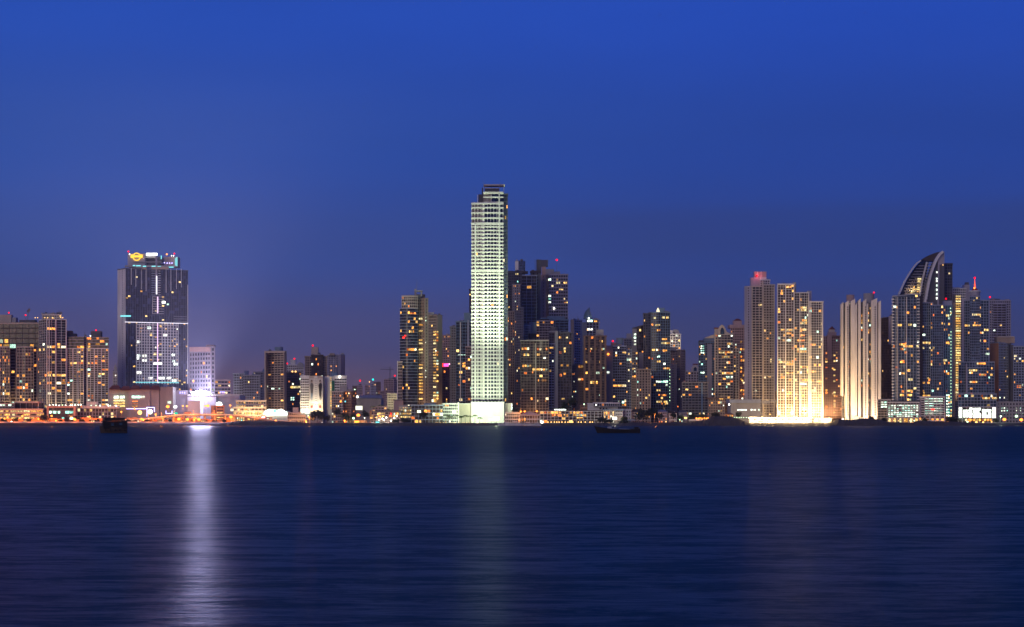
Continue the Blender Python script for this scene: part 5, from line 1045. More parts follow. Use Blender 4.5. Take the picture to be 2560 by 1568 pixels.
b.block(2217, 2298, 1044, fl=14, nb=6, wall='cream', glass='glassbrown', bh=.2, pw=.25, bp=.5, lit=.8, pal='lityellow', rows=1, roof=False); b.done()
b = Bld('apartment_tower', 'white slab with one long column of yellow lit landings, behind the crowned spire tower', 'tower', 2090, 2380)
b.block(2353, 2415, 722, fl=6.2, nb=13, wall='offwhite', glass='glass', bh=.45, pw=.25, bp=.5, lit=.004); b.box('stair_head', 2411, 2424, 712, 760, 'lilac', dd=2, dep=10); b.box('stair_head', 2414, 2422, 706, 712, 'darkgrey', dd=4, dep=5); b.box('side_wall', 2384, 2389, 736, 1046, 'tan', dd=-2, dep=10, z0=GZ)
b.panes(2389, 2401.5, 738, 984, 1, 40, -1.4, 'lityellow', .95, .55); b.up(2384, 8e3, (1, .6, .3), y=1000); b.done()
b = Bld('apartment_tower', 'tall blue grey tower crowned by a round platform and a glowing red spire', 'tower', 2010, 2436)
b.block(2406, 2472, 752, fl=6.9, nb=10, wall='paleblue', glass='glassblue', bh=.22, pw=.16, bp=.5, lit=.02); b.block(2424, 2450, 742, fl=6.9, nb=5, wall='paleblue', glass='glassblue', bh=.22, pw=.16, bp=.6, lit=.02, dd=-4, dep=14)
b.cyl('crown_drum', 2437, 26, 730, 743, 'lilac', dd=6, n=20); b.cyl('crown_deck', 2437, 31, 727, 730, 'offwhite', dd=6, n=20); b.cyl('cone_roof', 2437, 20, 721, 727, 'redroof', dd=6, r1=8)
g = G(); D_ = b.D+6
for k in range(7):
    y = 723-k*3.6; w_ = 7.2-k*.95; g.cyl(X(2437, D_), D_, Z(y, D_), Z(y-1.6, D_), w_/2*D_/FPX, (w_-1.8)/2*D_/FPX, 10)
g.cyl(X(2437, D_), D_, Z(722, D_), Z(696, D_), .4, .2, 6); g.build('spire', 'spirered', b.T); b.beacon(2437, 695, r=1.1, dd=5, mat='beaconred'); b.beacon(2436, 720.5, r=.9, dd=2, mat='lampsodium')
b.block(2396, 2486, 906, fl=6.9, nb=13, wall='paleblue', glass='glassblue', bh=.22, pw=.14, bp=.5, lit=.03, dd=-10, dep=20); b.block(2418, 2466, 920, fl=6.9, nb=7, wall='paleblue', glass='glassblue', bh=.26, pw=.10, bp=.6, lit=.04, dd=-14, dep=8)
b.box('edge_column', 2415, 2418, 910, 985, 'lilac', dd=-15, dep=2); b.box('wall_shaft', 2405, 2410, 748, 906, 'lilac', dd=-1.5, dep=2)
for x0, x1, y, n, mt, dd in ((2434, 2452, 787, 4, 'lityellow', -4.4), (2411, 2431, 814, 4, 'lityellow', -.4), (2432, 2452, 813, 4, 'litwarm', -4.4), (2442, 2446, 806, 1, 'litwarm', -4.4), (2420, 2431, 832, 2, 'litwarm', -.4), (2444, 2460, 832, 3, 'litwarm', -.4), (2433, 2437, 751, 1, 'litwarm', -4.4), (2448, 2453, 852, 1, 'litwarm', -.4), (2467, 2473, 872, 1, 'litwarm', -.4), (2464, 2474, 885, 1, 'litcool', -.4), (2442, 2464, 909, 5, 'litwarm', -10.5), (2422, 2443, 926, 4, 'lityellow', -14.5), (2423, 2432, 932, 2, 'litwarm', -14.5), (2448, 2466, 937, 4, 'litwarm', -14.5), (2475, 2482, 937, 1, 'lityellow', -10.5), (2471, 2475, 944, 1, 'litcool', -10.5), (2424, 2443, 955, 4, 'litwarm', -14.5), (2401, 2404, 955, 1, 'litwarm', -10.5), (2478, 2481, 921, 1, 'litwarm', -10.5)):
    b.panes(x0, x1, y-2.3, y+2.3, n, 1, dd, mt, .88, 1)
b.done()
b = Bld('podium_building', 'podium blazing with white green shop windows under the crowned spire tower', 'building', 1905, 2440)
b.block(2395, 2491, 986, 1017, fl=7, nb=12, wall='paleblue', glass='glassblue', bh=.2, pw=.12, bp=.5, lit=.05); b.block(2395, 2491, 1017, fl=17, nb=9, wall='offwhite', glass='glassbrown', bh=.15, pw=.10, bp=.5, lit=0, rows=2, roof=False, dd=-1)
b.panes(2397, 2405, 1019, 1045, 1, 6, -1.5, 'litwhite', .95, .9); b.panes(2408, 2422, 1024, 1044, 5, 3, -1.5, 'litwhite', .6, .9); b.panes(2423, 2431, 1019, 1045, 2, 4, -1.5, 'litwhite', .8, .9); b.panes(2433, 2452, 1020, 1045, 5, 4, -1.5, 'litwhite', .8, .9, .9); b.panes(2455, 2478, 1023, 1045, 6, 3, -1.5, 'litwhite', .8, .9, .9); b.panes(2481, 2489, 1019, 1045, 1, 6, -1.5, 'litwhite', .95, .9)
b.panes(2456, 2475, 993, 998, 3, 1, -.4, 'lityellow', .95, 1); b.panes(2480, 2492, 993, 998, 2, 1, -.4, 'litwarm', .95, 1); b.panes(2412, 2480, 1047, 1053, 10, 1, -1.6, 'litwarm', .7, .9); b.done()
b = Bld('apartment_tower', 'pale pinkish tower with a notched rooftop, furthest back beside the red spire', 'tower', 2400, 2500)
b.block(2473, 2527, 752, fl=6.3, nb=10, wall='lilac', glass='glass', bh=.42, pw=.3, bp=.6, lit=.012); b.block(2482, 2515, 760, 860, fl=6.3, nb=3, wall='lilac', glass='glassbrown', bh=.35, pw=.06, bp=1.2, lit=.01, dd=-3, dep=6); b.roofclutter(2475, 2524, 752, 7); b.beacon(2475, 743, r=1.0, stem=752)
b.panes(2500, 2505, 812, 816, 1, 1, -3.4, 'lityellow', 1, 1); b.panes(2483, 2488, 825, 829, 1, 1, -3.4, 'litcool', 1, 1); b.done()
b = Bld('apartment_tower', 'blue grey tower with a tan blank end and a dark recessed shaft', 'tower', 2030, 2520)
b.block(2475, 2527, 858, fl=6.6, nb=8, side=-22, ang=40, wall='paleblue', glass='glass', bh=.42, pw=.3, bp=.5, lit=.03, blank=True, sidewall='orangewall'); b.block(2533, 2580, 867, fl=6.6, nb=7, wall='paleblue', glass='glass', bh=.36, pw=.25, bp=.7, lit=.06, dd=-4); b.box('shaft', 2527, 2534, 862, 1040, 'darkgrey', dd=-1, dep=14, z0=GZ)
b.box('roof_house', 2492, 2537, 843, 858, 'tan', dd=6, dep=10); b.box('roof_ledge', 2494, 2536, 841, 843.5, 'cream', dd=5, dep=12); b.panes(2535, 2542, 886, 893, 1, 1, -4.5, 'litwarm', 1, 1); b.panes(2542, 2555, 963, 970, 2, 1, -4.5, 'litwarm', .95, 1); b.panes(2478, 2483, 958, 964, 1, 1, -.6, 'litwarm', .9, .8); b.done()
b = Bld('podium_building', 'plain grey podium pierced by small square lights, at the far east end', 'building', 1910, 2530)
b.block(2492, 2600, 1006, fl=6.5, nb=14, wall='grey', glass='glass', bh=.5, pw=.5, bp=.4, lit=0, rows=6); b.panes(2502, 2526, 1012, 1036, 4, 4, -.2, 'litcool', .5, .5, .85); b.panes(2538, 2560, 1012, 1036, 4, 4, -.2, 'litcool', .5, .5, .6)
b.panes(2488, 2492, 1020, 1038, 1, 3, -.2, 'litcool', .6, .4); b.done()
b = Bld('sports_hall', 'long pale hall with a blue grey roof and a band of small white windows', 'building', 1900, 1865)
b.box('wall', 1827, 1901, 1008, 1052, 'grey', dd=0, dep=30, z0=GZ); b.box('roof', 1824, 1902, 999, 1008, 'paleblue', dd=-1.5, dep=32); b.panes(1843, 1900, 1023, 1027, 12, 1, -.2, 'litwhite', .6, .8, .9); b.beacon(1823, 1011.5, dd=-8, mat='lampwhite', r=.8); b.mast(1823, 998, 1045, dd=-7.6, r=.3); b.done()
b = Bld('apartment_building', 'dim brown house block with a flat dark roof, west of the long pale hall', 'building', 1960, 1790)
b.block(1771, 1812, 997, fl=7, nb=7, wall='tan', glass='glassbrown', bh=.5, pw=.4, bp=.4, lit=.08); b.box('roof', 1768, 1814, 994, 998, 'brown', dd=-2, dep=18); b.panes(1795, 1804, 1004, 1009, 2, 1, -.4, 'litwarm', .95, 1); b.panes(1798, 1808, 996.5, 998.5, 1, 1, -2.2, 'lityellow', 1, .8)
b.block(1808, 1828, 1008, fl=8, nb=3, wall='brown', glass='glassbrown', bh=.4, pw=.3, bp=.4, lit=.05, dd=5); b.done()
b = Bld('footbridge', 'thin yellowish elevated walkway crossing in front of the pale towers above the gold floodlights', 'footbridge', 1880, 1985)
b.box('deck', 1901, 2072, 1004.5, 1006, 'signcream' if 0 else 'cream', dd=0, dep=2.5); b.box('deck_frame', 1904, 1925, 1001.5, 1009, 'grey', dd=-.8, dep=.8); b.box('deck_frame', 1927, 1941, 1000.5, 1004.4, 'grey', dd=-.8, dep=.8)
for x in (1903, 1940, 1990, 2040, 2070): b.box('post', x-.5, x+.5, 1006.05, 1052, 'steel', dd=.8, dep=.5, z0=GZ)
b.done()

# ------------------------------------------------------------------ floodlights that light the towers
GOLD = (1, .66, .28); GRN = (.80, 1, .62)
b = Bld('glare_pavilion', 'long low white pavilion on the seawall, bleached by its gold floodlights', 'pavilion', 1822, 1975)
b.block(1873, 2030, 1046, fl=8, nb=22, wall='offwhite', glass='white', bh=.25, pw=.22, bp=.6, lit=0, dep=10, pal='lityellow'); b.block(2034, 2078, 1048, fl=8, nb=7, wall='offwhite', glass='white', bh=.3, pw=.2, bp=.6, lit=0, dep=10)  # made-up block whose bleached white faces stand for the glare
b.box('canopy', 1871, 2032, 1043.5, 1046, 'offwhite', dd=-2.5, dep=13)
b.done()
GR = 'gold floodlights on the pavilion wall'
for i, x in enumerate((1880, 1897, 1914, 1931, 1948, 1965, 1982, 1999, 2016, 2040, 2066)):
    T = floodlamp('gold floodlight on a short arm over the white pavilion wall', x, 1051-(i % 3)*2.2, 1815, 0, GOLD, 'lampwhite', None, r=1.5, group=GR, glow=5e3)
    if i % 2 == 0: light('wall_lamp', P(x+4, 1040, 1816), 3e4, GOLD, .6, T, 150, P(x+4, 1054, 1824), .5)
for i, (x, y, D_, pw_, tx) in enumerate(((1925, 1036, 1938, 3e4, 1915), (1972, 1034, 1912, 8e4, 1968), (2008, 1034, 1912, 8e4, 2005), (2042, 1030, 1912, 1.9e5, 2040), (2128, 1050, 1940, 2.6e4, 2128), (2160, 1052, 1940, 3e4, 2165), (2190, 1052, 1938, 3e4, 2188))):
    labs = ('floodlight on a mast aimed up the pale tower with the red crown', 'floodlight on a mast aimed at the western step of the three step tower', 'floodlight on a mast aimed at the middle step of the three step tower', 'floodlight on a mast by the blazing gold corner of the three step tower',
            'floodlight at the foot of the smaller half of the twin ribbed tower', 'floodlight at the foot of the entrance of the twin ribbed tower', 'floodlight at the eastern foot of the twin ribbed tower')
    floodlamp(labs[i], x, y, D_, pw_, (1, .62, .26) if i < 4 else (1, .66, .42), 'lampwarm', P(tx, 940 if i < 4 else 900, D_+60), 165, r=.8)
floodlamp('great greenish white floodlight on the seawall at the foot of the floodlit skyscraper', 1241, 1046, 1835, 3.2e6, GRN, 'lampwhite', P(1222, 560, 1930), 60, r=2.6, glow=1.0e4)
T_ = floodlamp('second greenish white floodlight, beside the great one on the seawall under the skyscraper', 1228, 1049, 1838, 3.0e5, GRN, 'lampwhite', P(1215, 900, 1926), 75, r=1.6)
light('lamp', P(1200, 1046, 1880), 9e4, GRN, 1.0, T_, 150, P(1200, 1030, 1918)); light('lamp', P(1130, 1030, 1862), 3.5e4, GRN, 1.0, T_, 150, P(1130, 1025, 1895)); light('lamp', P(1170, 1036, 1862), 3e4, GRN, 1.0, T_, 150, P(1165, 1025, 1925))
floodlamp('white lamp on a mast glaring over the long dark boat', 1537, 1046, 1818, 1.0e4, (1, .93, .70), 'lampwhite', P(1530, 1038, 1850), 160, r=1.9, glow=2.0e3)
floodlamp('white lamp at the marina end of the terrace restaurant', 1355, 1056, 1815, 6e3, (1, .95, .75), 'lampwhite', P(1340, 1040, 1850), 160, r=1.2, glow=1.5e3)
floodlamp('round orange glowing lamp beside the low terrace wall, east of the white houses', 1714, 1045, 1820, 2e3, (1, .7, .4), 'lampwarm', P(1714, 1030, 1850), 160, r=1.3, glow=8e2)

for i, (x, lab) in enumerate(((1965, 'small added gold uplight right against the western step of the three step tower'), (2004, 'small added gold uplight right against the middle step of the three step tower'), (2036, 'small added gold uplight right against the eastern step of the three step tower'), (2050, 'small added gold uplight at the eastern corner of the three step tower'))):
    floodlamp(lab, x, 1046, 1934, (3e4, 3e4, 6e4, 9e4)[i], (1, .62, .26), 'lampwarm', P(x, 950, 1950), 165, r=.7)  # extra lamps added for the gold falloff at the tower foot
# ------------------------------------------------------------------ street lamps
def streetlamp(x, y, D, label, mat='lampsodium', power=2600, col=(1, .27, .04), r=.55, group='street lamps along the shore road', base=None):
    p = P(x, y, D); z0 = GZ if base is None else base
    T = empty('street_lamp', (p.x, p.y, z0), label, 'street lamp', group)
    g = G(); g.tube((p.x, p.y, z0), (p.x, p.y, p.z+.3), .14, 6, .09); g.build('pole', 'steel', T)
    g = G(); g.tube((p.x, p.y, p.z+.3), (p.x, p.y-1.6, p.z+.55), .08, 5); g.build('arm', 'steel', T)
    g = G(); g.ball((p.x, p.y-1.6, p.z+.1), r, 8, 6, .8); g.build('lamp_head', mat, T, True)
    light('lamp', (p.x, p.y-1.6, p.z-.9), power, col, .35, T)
lam = [(12, 1047, 'sodium lamp west of the glaring white lamp'), (20, 1043, 'taller sodium lamp just behind the glaring white lamp'), (57, 1040, 'sodium lamp before the podium of the curved apartment block'), (97, 1048, 'sodium lamp between two promenade trees'),
       (130, 1040, 'sodium lamp in front of the portal framed entrance'), (141, 1052, 'short sodium lamp east of the portal tree'), (187, 1049, 'bright star like sodium lamp between the portal and the terrace building'), (225, 1042, 'double headed sodium lamp before the terrace building'), (304, 1030, 'tall sodium lamp just right of the moored square boat'),
       (355, 1049, 'low sodium lamp where the overpass starts to climb'), (448, 1048, 'star like sodium lamp under the rising overpass'), (469, 1049, 'second star like sodium lamp under the overpass'), (490, 1046, 'sodium lamp under the overpass crest'), (498, 1049, 'brighter sodium lamp next to the one under the overpass crest'),
       (420, 1017, 'high star like sodium lamp above the overpass, before the mall'), (458, 1015.5, 'one of a high lamp pair before the pale mall box'), (468, 1015.5, 'other one of a high lamp pair before the pale mall box'), (513, 1015, 'fainter of two high lamps below the pale slab building'), (520, 1015, 'brighter of two high lamps below the pale slab building'),
       (578, 1043, 'great orange lamp where the overpass reaches the cream store'), (576, 1014, 'small orange lamp at the roof corner of the cream store'), (337, 1022, 'orange lamp on the mall terrace'), (390, 1036, 'orange globe lamp beside the rising overpass'), (690, 1052, 'orange lamp before the wavy lit cinema front'),
       (765, 1053, 'orange lamp at the park corner by the sloping office house'), (773, 1043, 'orange lamp behind the park corner'), (896, 1038.5, 'orange star like lamp by the lit billboard'), (862, 1052, 'low orange lamp in the park'), (905, 1053, 'low orange lamp by the orange lit wall'),
       (1302, 1029, 'first of two orange lamps on the marina roof'), (1312, 1029, 'second of two orange lamps on the marina roof'), (1342, 1028.5, 'orange lamp at the west end of the terrace restaurant'), (1636, 1036, 'small red orange lamp among the dark shore trees'), (2300, 1047, 'orange lamp under the white car park'), (2356, 1050, 'orange lamp at the east end of the white car park'),
       (2425, 1050, 'orange lamp before the blazing podium'), (2510, 1049, 'orange lamp left of the great green star lamp'), (2552, 1050, 'orange lamp right of the great green star lamp')]
for x, y, lab in lam:
    hi = y < 1032
    streetlamp(x, y, 1846 if hi and x < 600 else 1833, lab, power=4500 if hi else 8000, r=1.8 if 'star' in lab or 'great' in lab or 'bright' in lab else 1.0)  # oversized heads stand for the glare of the lamps
for x, y, lab, mt, pw_, c_, r_ in ((30, 1056, 'glaring white lamp at the water edge under the curved apartment block', 'lampwhite', 2500, (1, .97, .8), 1.3), (92, 1057, 'small white lamp on the promenade east of the glaring one', 'lampwhite', 900, (1, .97, .8), .8), (884, 1046, 'greenish white star like lamp beside the billboard', 'lampgreen', 2500, (.8, 1, .7), 1.2),
        (912, 1045, 'small white lamp in front of the dark tree by the billboard', 'lampwhite', 500, (1, 1, .8), .5), (2418, 1055, 'green star like lamp before the blazing podium', 'lampgreen', 1500, (.7, 1, .5), 1.0), (2440, 1056, 'yellow star like lamp before the blazing podium', 'lampwarm', 2500, (1, .9, .5), 1.2),
        (2457, 1056, 'second yellow star like lamp before the blazing podium', 'lampwarm', 2500, (1, .9, .5), 1.0), (2478, 1055, 'small yellow lamp at the east end of the blazing podium', 'lampwarm', 1500, (1, .85, .45), .7), (2501, 1041, 'green white star like lamp before the plain grey podium', 'lampgreen', 3500, (.8, 1, .7), 1.0),
        (2540, 1041, 'great green white star like lamp near the east end of the shore', 'lampgreen', 5000, (.8, 1, .7), 1.5), (2285, 1052, 'green floodlit garden lamp under the glazed car park', 'lampgreen', 2500, (.6, 1, .3), .7), (1460, 1011, 'cyan white lamp on the dark tree slope', 'lampgreen', 500, (.6, 1, .8), .7), (1699, 1050, 'small green lamp by the houses', 'lampgreen', 500, (.6, 1, .4), .6)):
    streetlamp(x, y, 1828, lab, mt, pw_, c_, r_, group=None)
for x, y in ((945, 1036), (951, 1042), (941, 1044), (956, 1047), (948, 1050), (960, 1050), (966, 1044), (986, 1046), (992, 1040), (978, 1052)):
    streetlamp(x, y, 1836, 'white car park lamp in the bright cluster before the low dark restaurant', 'lampwarm' if x % 2 else 'lampwhite', 1500, (1, .85, .6), .75, group='car park lamps before the low dark restaurant')

# ------------------------------------------------------------------ overpass, promenade wall
T = empty('overpass', (X(450, 1850), 1850, GZ), 'long low concrete overpass climbing past the hotel mall, washed orange by added lamps', 'bridge')
pts = [(300, 1052), (340, 1049), (380, 1045), (420, 1040), (455, 1037), (500, 1036), (560, 1036.5), (600, 1039), (650, 1046), (700, 1052), (745, 1056)]
D_ = 1848.0
def deck(name, y_add, h, d0, d1, mat):
    v = []; f = []
    for x, y in pts:
        z = Z(y, D_)+y_add
        v += [(X(x, D_), D_+d0, z), (X(x, D_), D_+d1, z), (X(x, D_), D_+d1, z+h), (X(x, D_), D_+d0, z+h)]
    for i in range(len(pts)-1):
        q = 4*i
        for k in range(4): f.append((q+k, q+4+k, q+4+(k+1) % 4, q+(k+1) % 4))
    f += [(0, 1, 2, 3), (len(v)-1, len(v)-2, len(v)-3, len(v)-4)]
    g = G(); g.add(v, f); g.build(name, mat, T)
deck('deck', -1.6, 1.2, 0, 11, 'concrete'); deck('parapet', -.39, .9, -.25, .15, 'white'); deck('parapet', -.39, .9, 10.6, 10.9, 'white')
for x in range(380, 650, 26):
    yy = next(ya+(yb_-ya)*(x-xa)/(xb-xa) for (xa, ya), (xb, yb_) in zip(pts, pts[1:]) if xa <= x <= xb)
    g = G(); xx = X(x, D_); g.prism([(xx-.7, D_+3), (xx+.7, D_+3), (xx+.7, D_+8), (xx-.7, D_+8)], GZ-.2, Z(yy, D_)-1.62); g.build('pier', 'concrete', T)
for i, x in enumerate((372, 404, 436, 484, 536, 600, 640)):  # lamps added to give the parapet the orange of traffic trails
    yy = next(ya+(yb_-ya)*(x-xa)/(xb-xa) for (xa, ya), (xb, yb_) in zip(pts, pts[1:]) if xa <= x <= xb)
    streetlamp(x, yy-9, D_+1.5, ('first', 'second', 'third', 'fourth', 'fifth', 'sixth', 'last')[i]+' of the small lamps added along the overpass, counted from the hotel side', power=5000, r=.4, base=Z(yy, D_)-.4, group='added lamps on the overpass')
    light('lamp', P(x, yy+2, D_-5), 2800, (1, .21, .02), .4, T)
for x in (330, 415, 470, 520, 560): light('lamp', P(x, 1050, D_-8), 2500, (1, .40, .12), .4, T)  # more added lamps, without fixtures, for the orange wash
T = empty('seawall_parapet', (X(280, 1823), 1823, GZ), 'low pale promenade wall along the water, washed orange by added lamps', 'wall')
g = G(); g.box(X(-150, 1823), X(556, 1823), 1823, 1823.4, GZ+.3, GZ+1.6); g.build('wall', 'white', T)
for x in range(0, 556, 37): light('lamp', P(x, 1054, 1819.5), 1000, (1, .20, .02), .3, T)  # added lamps without fixtures wash the wall orange
T = empty('glow_wall', (X(280, 1856), 1856, GZ), 'long plain wall added behind the shore road to carry its deep orange glow', 'wall')
g = G()
for i_ in range(22): x = -60+i_*29; h = 3.6+2.2*((i_*7) % 4)/3; g.box(X(x, 1856), X(x+28.6, 1856), 1856, 1856.4, GZ, GZ+h)
g.build('wall', 'orangewall', T)  # wall added to hold the orange glow, its colour orange too
for x in range(-20, 576, 42): light('lamp', P(x, 1051, 1848), 8e3, (1, .19, .015), .4, T)  # unseen lamps added for the glow on this wall
# small things in lights on the seaside
def neon(name, label, cat, segs, mat, D, w=.35, group=None):
    p0 = P(*segs[0][0], D); T = empty(name, (p0.x, D, GZ), label, cat, group)
    for a, c in segs:
        g = G(); g.tube(P(*a, D), P(*c, D), w, 5); g.build('tube', mat, T)
    g = G(); c = P(*segs[0][0], D); g.tube((c.x, D+.5, GZ), (c.x, D+.5, c.z), .2, 5); g.build('post', 'steel', T)
neon('neon_frame', 'long violet neon outline of a service station roof, before the mall', 'neon sign', [((316, 1022), (368, 1022)), ((366, 1019), (386, 1019)), ((386, 1019), (386, 1030)), ((367.5, 1019), (367.5, 1041))], 'neonblue', 1862)
neon('neon_frame', 'small violet neon bracket beside the green sign above the overpass', 'neon sign', [((415, 1027), (415, 1034)), ((415, 1034), (430, 1034)), ((430, 1034), (430, 1027))], 'neonblue', 1862)
def signbox(label, x0, x1, y0, y1, mat, D, frame='steel', posts=1, name='billboard', round_=False):
    T = empty(name, (X((x0+x1)/2, D), D, GZ), label, 'sign' if name != 'billboard' else 'billboard')
    g = G()
    if round_: g.ball(P((x0+x1)/2, (y0+y1)/2, D), (x1-x0)/2*D/FPX, 12, 8, (y1-y0)/(x1-x0)); g.build('lit_globe', mat, T, True)
    else: g.box(X(x0, D), X(x1, D), D-.2, D-.02, Z(y1, D), Z(y0, D)); g.build('lit_face', mat, T); g = G(); g.box(X(x0, D)-.3, X(x1, D)+.3, D, D+.6, Z(y1, D)-.3, Z(y0, D)+.3); g.build('frame', frame, T)
    xs = [(x0+x1)/2] if posts == 1 else [x0+1, x1-1]
    for x in xs: g = G(); g.tube((X(x, D), D+.8, GZ), (X(x, D), D+.8, Z(y1, D)), .22, 6); g.build('post', 'steel', T)
    return T
signbox('glowing white globe sign over the service station', 344, 355, 1026, 1037, 'lampwarm', 1858, name='globe_sign', round_=True)
signbox('larger glowing white globe inside the violet neon outline', 370, 381, 1024, 1035, 'lampwhite', 1858, name='globe_sign', round_=True)
signbox('small green lit sign above the overpass', 434, 444, 1031, 1036, 'signgreen', 1862, name='road_sign'); signbox('orange rimmed road sign above the overpass crest', 461, 478, 1030, 1034.5, 'orangewall', 1862, name='road_sign', posts=2)
signbox('small white lit sign on the mall wall behind the overpass', 435, 442, 1014.5, 1020, 'signwhite', 1880, name='wall_sign')
T = signbox('pale yellow lit billboard on two posts, before the cream shed', 889, 906, 1015, 1025, 'panelglow', 1850, posts=2)
signbox('pale green lit screen at the water edge beside the lamp cluster', 939, 948.5, 1054, 1060.5, 'signcyan', 1822, name='screen'); signbox('thin yellow lit box at the water edge below the round ended block', 1001.5, 1003.5, 1058, 1063, 'lityellow', 1818, name='light_box')
signbox('orange lit hoarding at the park edge, under the greenish white lamp', 886, 898, 1052, 1059, 'amberfire', 1826, name='hoarding', posts=2)
signbox('small yellow sign at the corner of the cream store', 576, 584, 1022, 1028, 'signcream', 1868, name='corner_sign')
T = empty('hoarding', (X(906, 1830), 1830, GZ), 'long plain wall glowing orange beside the lit hoarding', 'wall'); g = G(); g.box(X(899, 1830), X(918, 1830), 1830, 1830.4, GZ, Z(1051, 1830)); g.build('wall', 'orangewall', T); light('lamp', P(905, 1054, 1826), 700, (1, .4, .1), .3, T)

# ------------------------------------------------------------------ shore buildings, centre and east
b = Bld('restaurant', 'low dark restaurant with flat roofs and small neon lights, under two palms', 'building', 1870, 960)
b.block(925, 1000, 1030, fl=8, nb=8, wall='pink', glass='glassbrown', bh=.4, pw=.2, bp=.8, lit=.2, roofmat='darkgrey'); b.block(930, 968, 1018, 1030, fl=7, nb=5, wall='pink', glass='glassbrown', bh=.4, pw=.3, bp=.4, lit=.05, dd=8); b.box('roof', 965, 1004, 1026, 1030.5, 'darkgrey', dd=-3, dep=18); b.box('orange_panel', 924, 929, 1026, 1040, 'orangewall', dd=-1.5, dep=1)
b.panes(975, 979, 1032, 1038, 1, 1, -1.5, 'signred', .6, .95); b.panes(984, 996, 1032, 1038, 3, 1, -1.5, 'litwarm', .9, .95); b.panes(943, 960, 1032, 1037, 4, 1, -1.5, 'lityellow', .6, .9, .8); b.panes(925, 932, 1043, 1047, 2, 1, -3, 'lityellow', .9, .9); b.done()
b = Bld('restaurant', 'long three deck terrace restaurant with pale rails above a string of amber lamps', 'building', 1850, 1430)
b.block(1350, 1513, 1028, fl=8, nb=18, wall='offwhite', glass='glassbrown', bh=.14, pw=.03, bp=2.2, slabs=True, lit=.15, dep=16, roofmat='bronze'); b.panes(1433, 1460, 1036, 1040, 6, 1, -.3, 'litwarm', .9, .9); b.panes(1442, 1457, 1043, 1046, 3, 1, -.3, 'litwarm', .9, .9); b.panes(1384, 1420, 1036, 1040, 6, 1, -.3, 'litwarm', .5, .9, .7)
b.box('roof_lamps', 1386, 1415, 1023, 1026.5, 'litwhite', dd=3, dep=1)
b.done()
b = Bld('villa', 'white modern villa with a long glazed upper floor, above the terrace restaurant', 'house', 1890, 1500)
b.block(1469, 1498, 1010, 1026, fl=8, nb=5, wall='offwhite', glass='offwhite', bh=.5, pw=.5, bp=.2, lit=0, dep=14); b.block(1483, 1548, 1008.5, 1016, fl=7.5, nb=12, wall='offwhite', glass='glass', bh=.2, pw=.08, bp=1.0, lit=.08, dd=-3, dep=14); b.box('wall', 1498, 1545, 1016, 1028, 'white', dd=1, dep=12); b.box('base', 1469, 1545, 1026.05, 1054, 'concrete', dd=1.5, dep=12, z0=GZ); b.panes(1490, 1520, 1019, 1024, 4, 1, .7, 'glass', .5, .8); b.beacon(1490, 1012.5, dd=-5, mat='lampwhite', r=.5); b.done()
b = Bld('villa', 'cream villa with columns lit gold by the glaring mast lamp', 'house', 1845, 1532)
b.block(1508, 1536, 1028, fl=9, nb=5, wall='cream', glass='glassbrown', bh=.2, pw=.4, bp=1.2, lit=.2, dep=12); b.block(1538, 1557, 1025, 1040, fl=8, nb=4, wall='offwhite', glass='glass', bh=.5, pw=.35, bp=.5, lit=.1, dd=2, dep=12); b.box('base', 1538, 1557, 1040.05, 1054, 'cream', dd=2.5, dep=10, z0=GZ); b.box('roof', 1506, 1560, 1024, 1026.5, 'tileblue', dd=-.5, dep=14); b.done()
b = Bld('villa', 'small pale blue house with a flat roof, just east of the gold lit villa', 'house', 1856, 1568)
b.block(1558, 1578, 1025, fl=9, nb=3, wall='paleblue', glass='glass', bh=.5, pw=.45, bp=.5, lit=.0, dep=12); b.box('awning', 1568, 1591, 1048, 1052, 'canvas', dd=-9, dep=6); b.done()
def house(label, x0, x1, yt, wallm, roofm, D=1850, lit=.12, ridge=5, nb=4):
    b = Bld('house', label, 'house', D, (x0+x1)/2)
    b.block(x0, x1, yt, fl=8, nb=nb, wall=wallm, glass='glassbrown', bh=.5, pw=.35, bp=.5, lit=lit, dep=11, roof=False)
    a, c_ = X(x0, D)-1, X(x1, D)+1; z = Z(yt, D); h = Z(yt-ridge, D); g = G()
    g.add([(a, D-1.2, z), (c_, D-1.2, z), (c_, D+12, z), (a, D+12, z), ((a*3+c_)/4, D+5.4, h), ((a+c_*3)/4, D+5.4, h)], [(3, 2, 1, 0), (0, 1, 5, 4), (2, 3, 4, 5), (1, 2, 5), (3, 0, 4)]); g.build('roof', roofm, b.T); b.done()
house('pale blue white house with a low hipped roof, among dark trees', 1646, 1668, 1030, 'paleblue', 'canvas'); house('dark roofed white house with tall posts, beside the pale blue white one', 1672, 1692, 1033, 'offwhite', 'hullbrown', lit=.05); house('small white house with a grey roof next to the round orange lamp', 1697, 1718, 1031, 'lilac', 'darkgrey', D=1856)
house('brick red roofed house on the slope behind the terrace restaurant', 1450, 1470, 1012, 'orangewall', 'brown', D=1930, ridge=4, lit=0); house('dim house with a broad dark roof between the tree clumps', 1580, 1606, 1030, 'grey', 'hullbrown', D=1862, lit=.03, ridge=7, nb=5)
house('low wooden beach house glowing orange on the tree covered slope', 1812, 1834, 1036, 'orangewall', 'brown', D=1846, lit=.9, ridge=3)
light('lamp', P(1822, 1036, 1838), 1200, (1, .5, .2), .3, bpy.data.objects['house.005'] if 'house.005' in bpy.data.objects else None)
b = Bld('garden_terrace', 'white terrace wall with a row of burning orange lamps', 'terrace', 1822, 1752)
b.box('wall', 1722, 1786, 1048.5, 1052, 'offwhite', dd=0, dep=1.0); b.box('retaining_wall', 1722, 1784, 1052.05, 1062, 'concrete', dd=.4, dep=3)
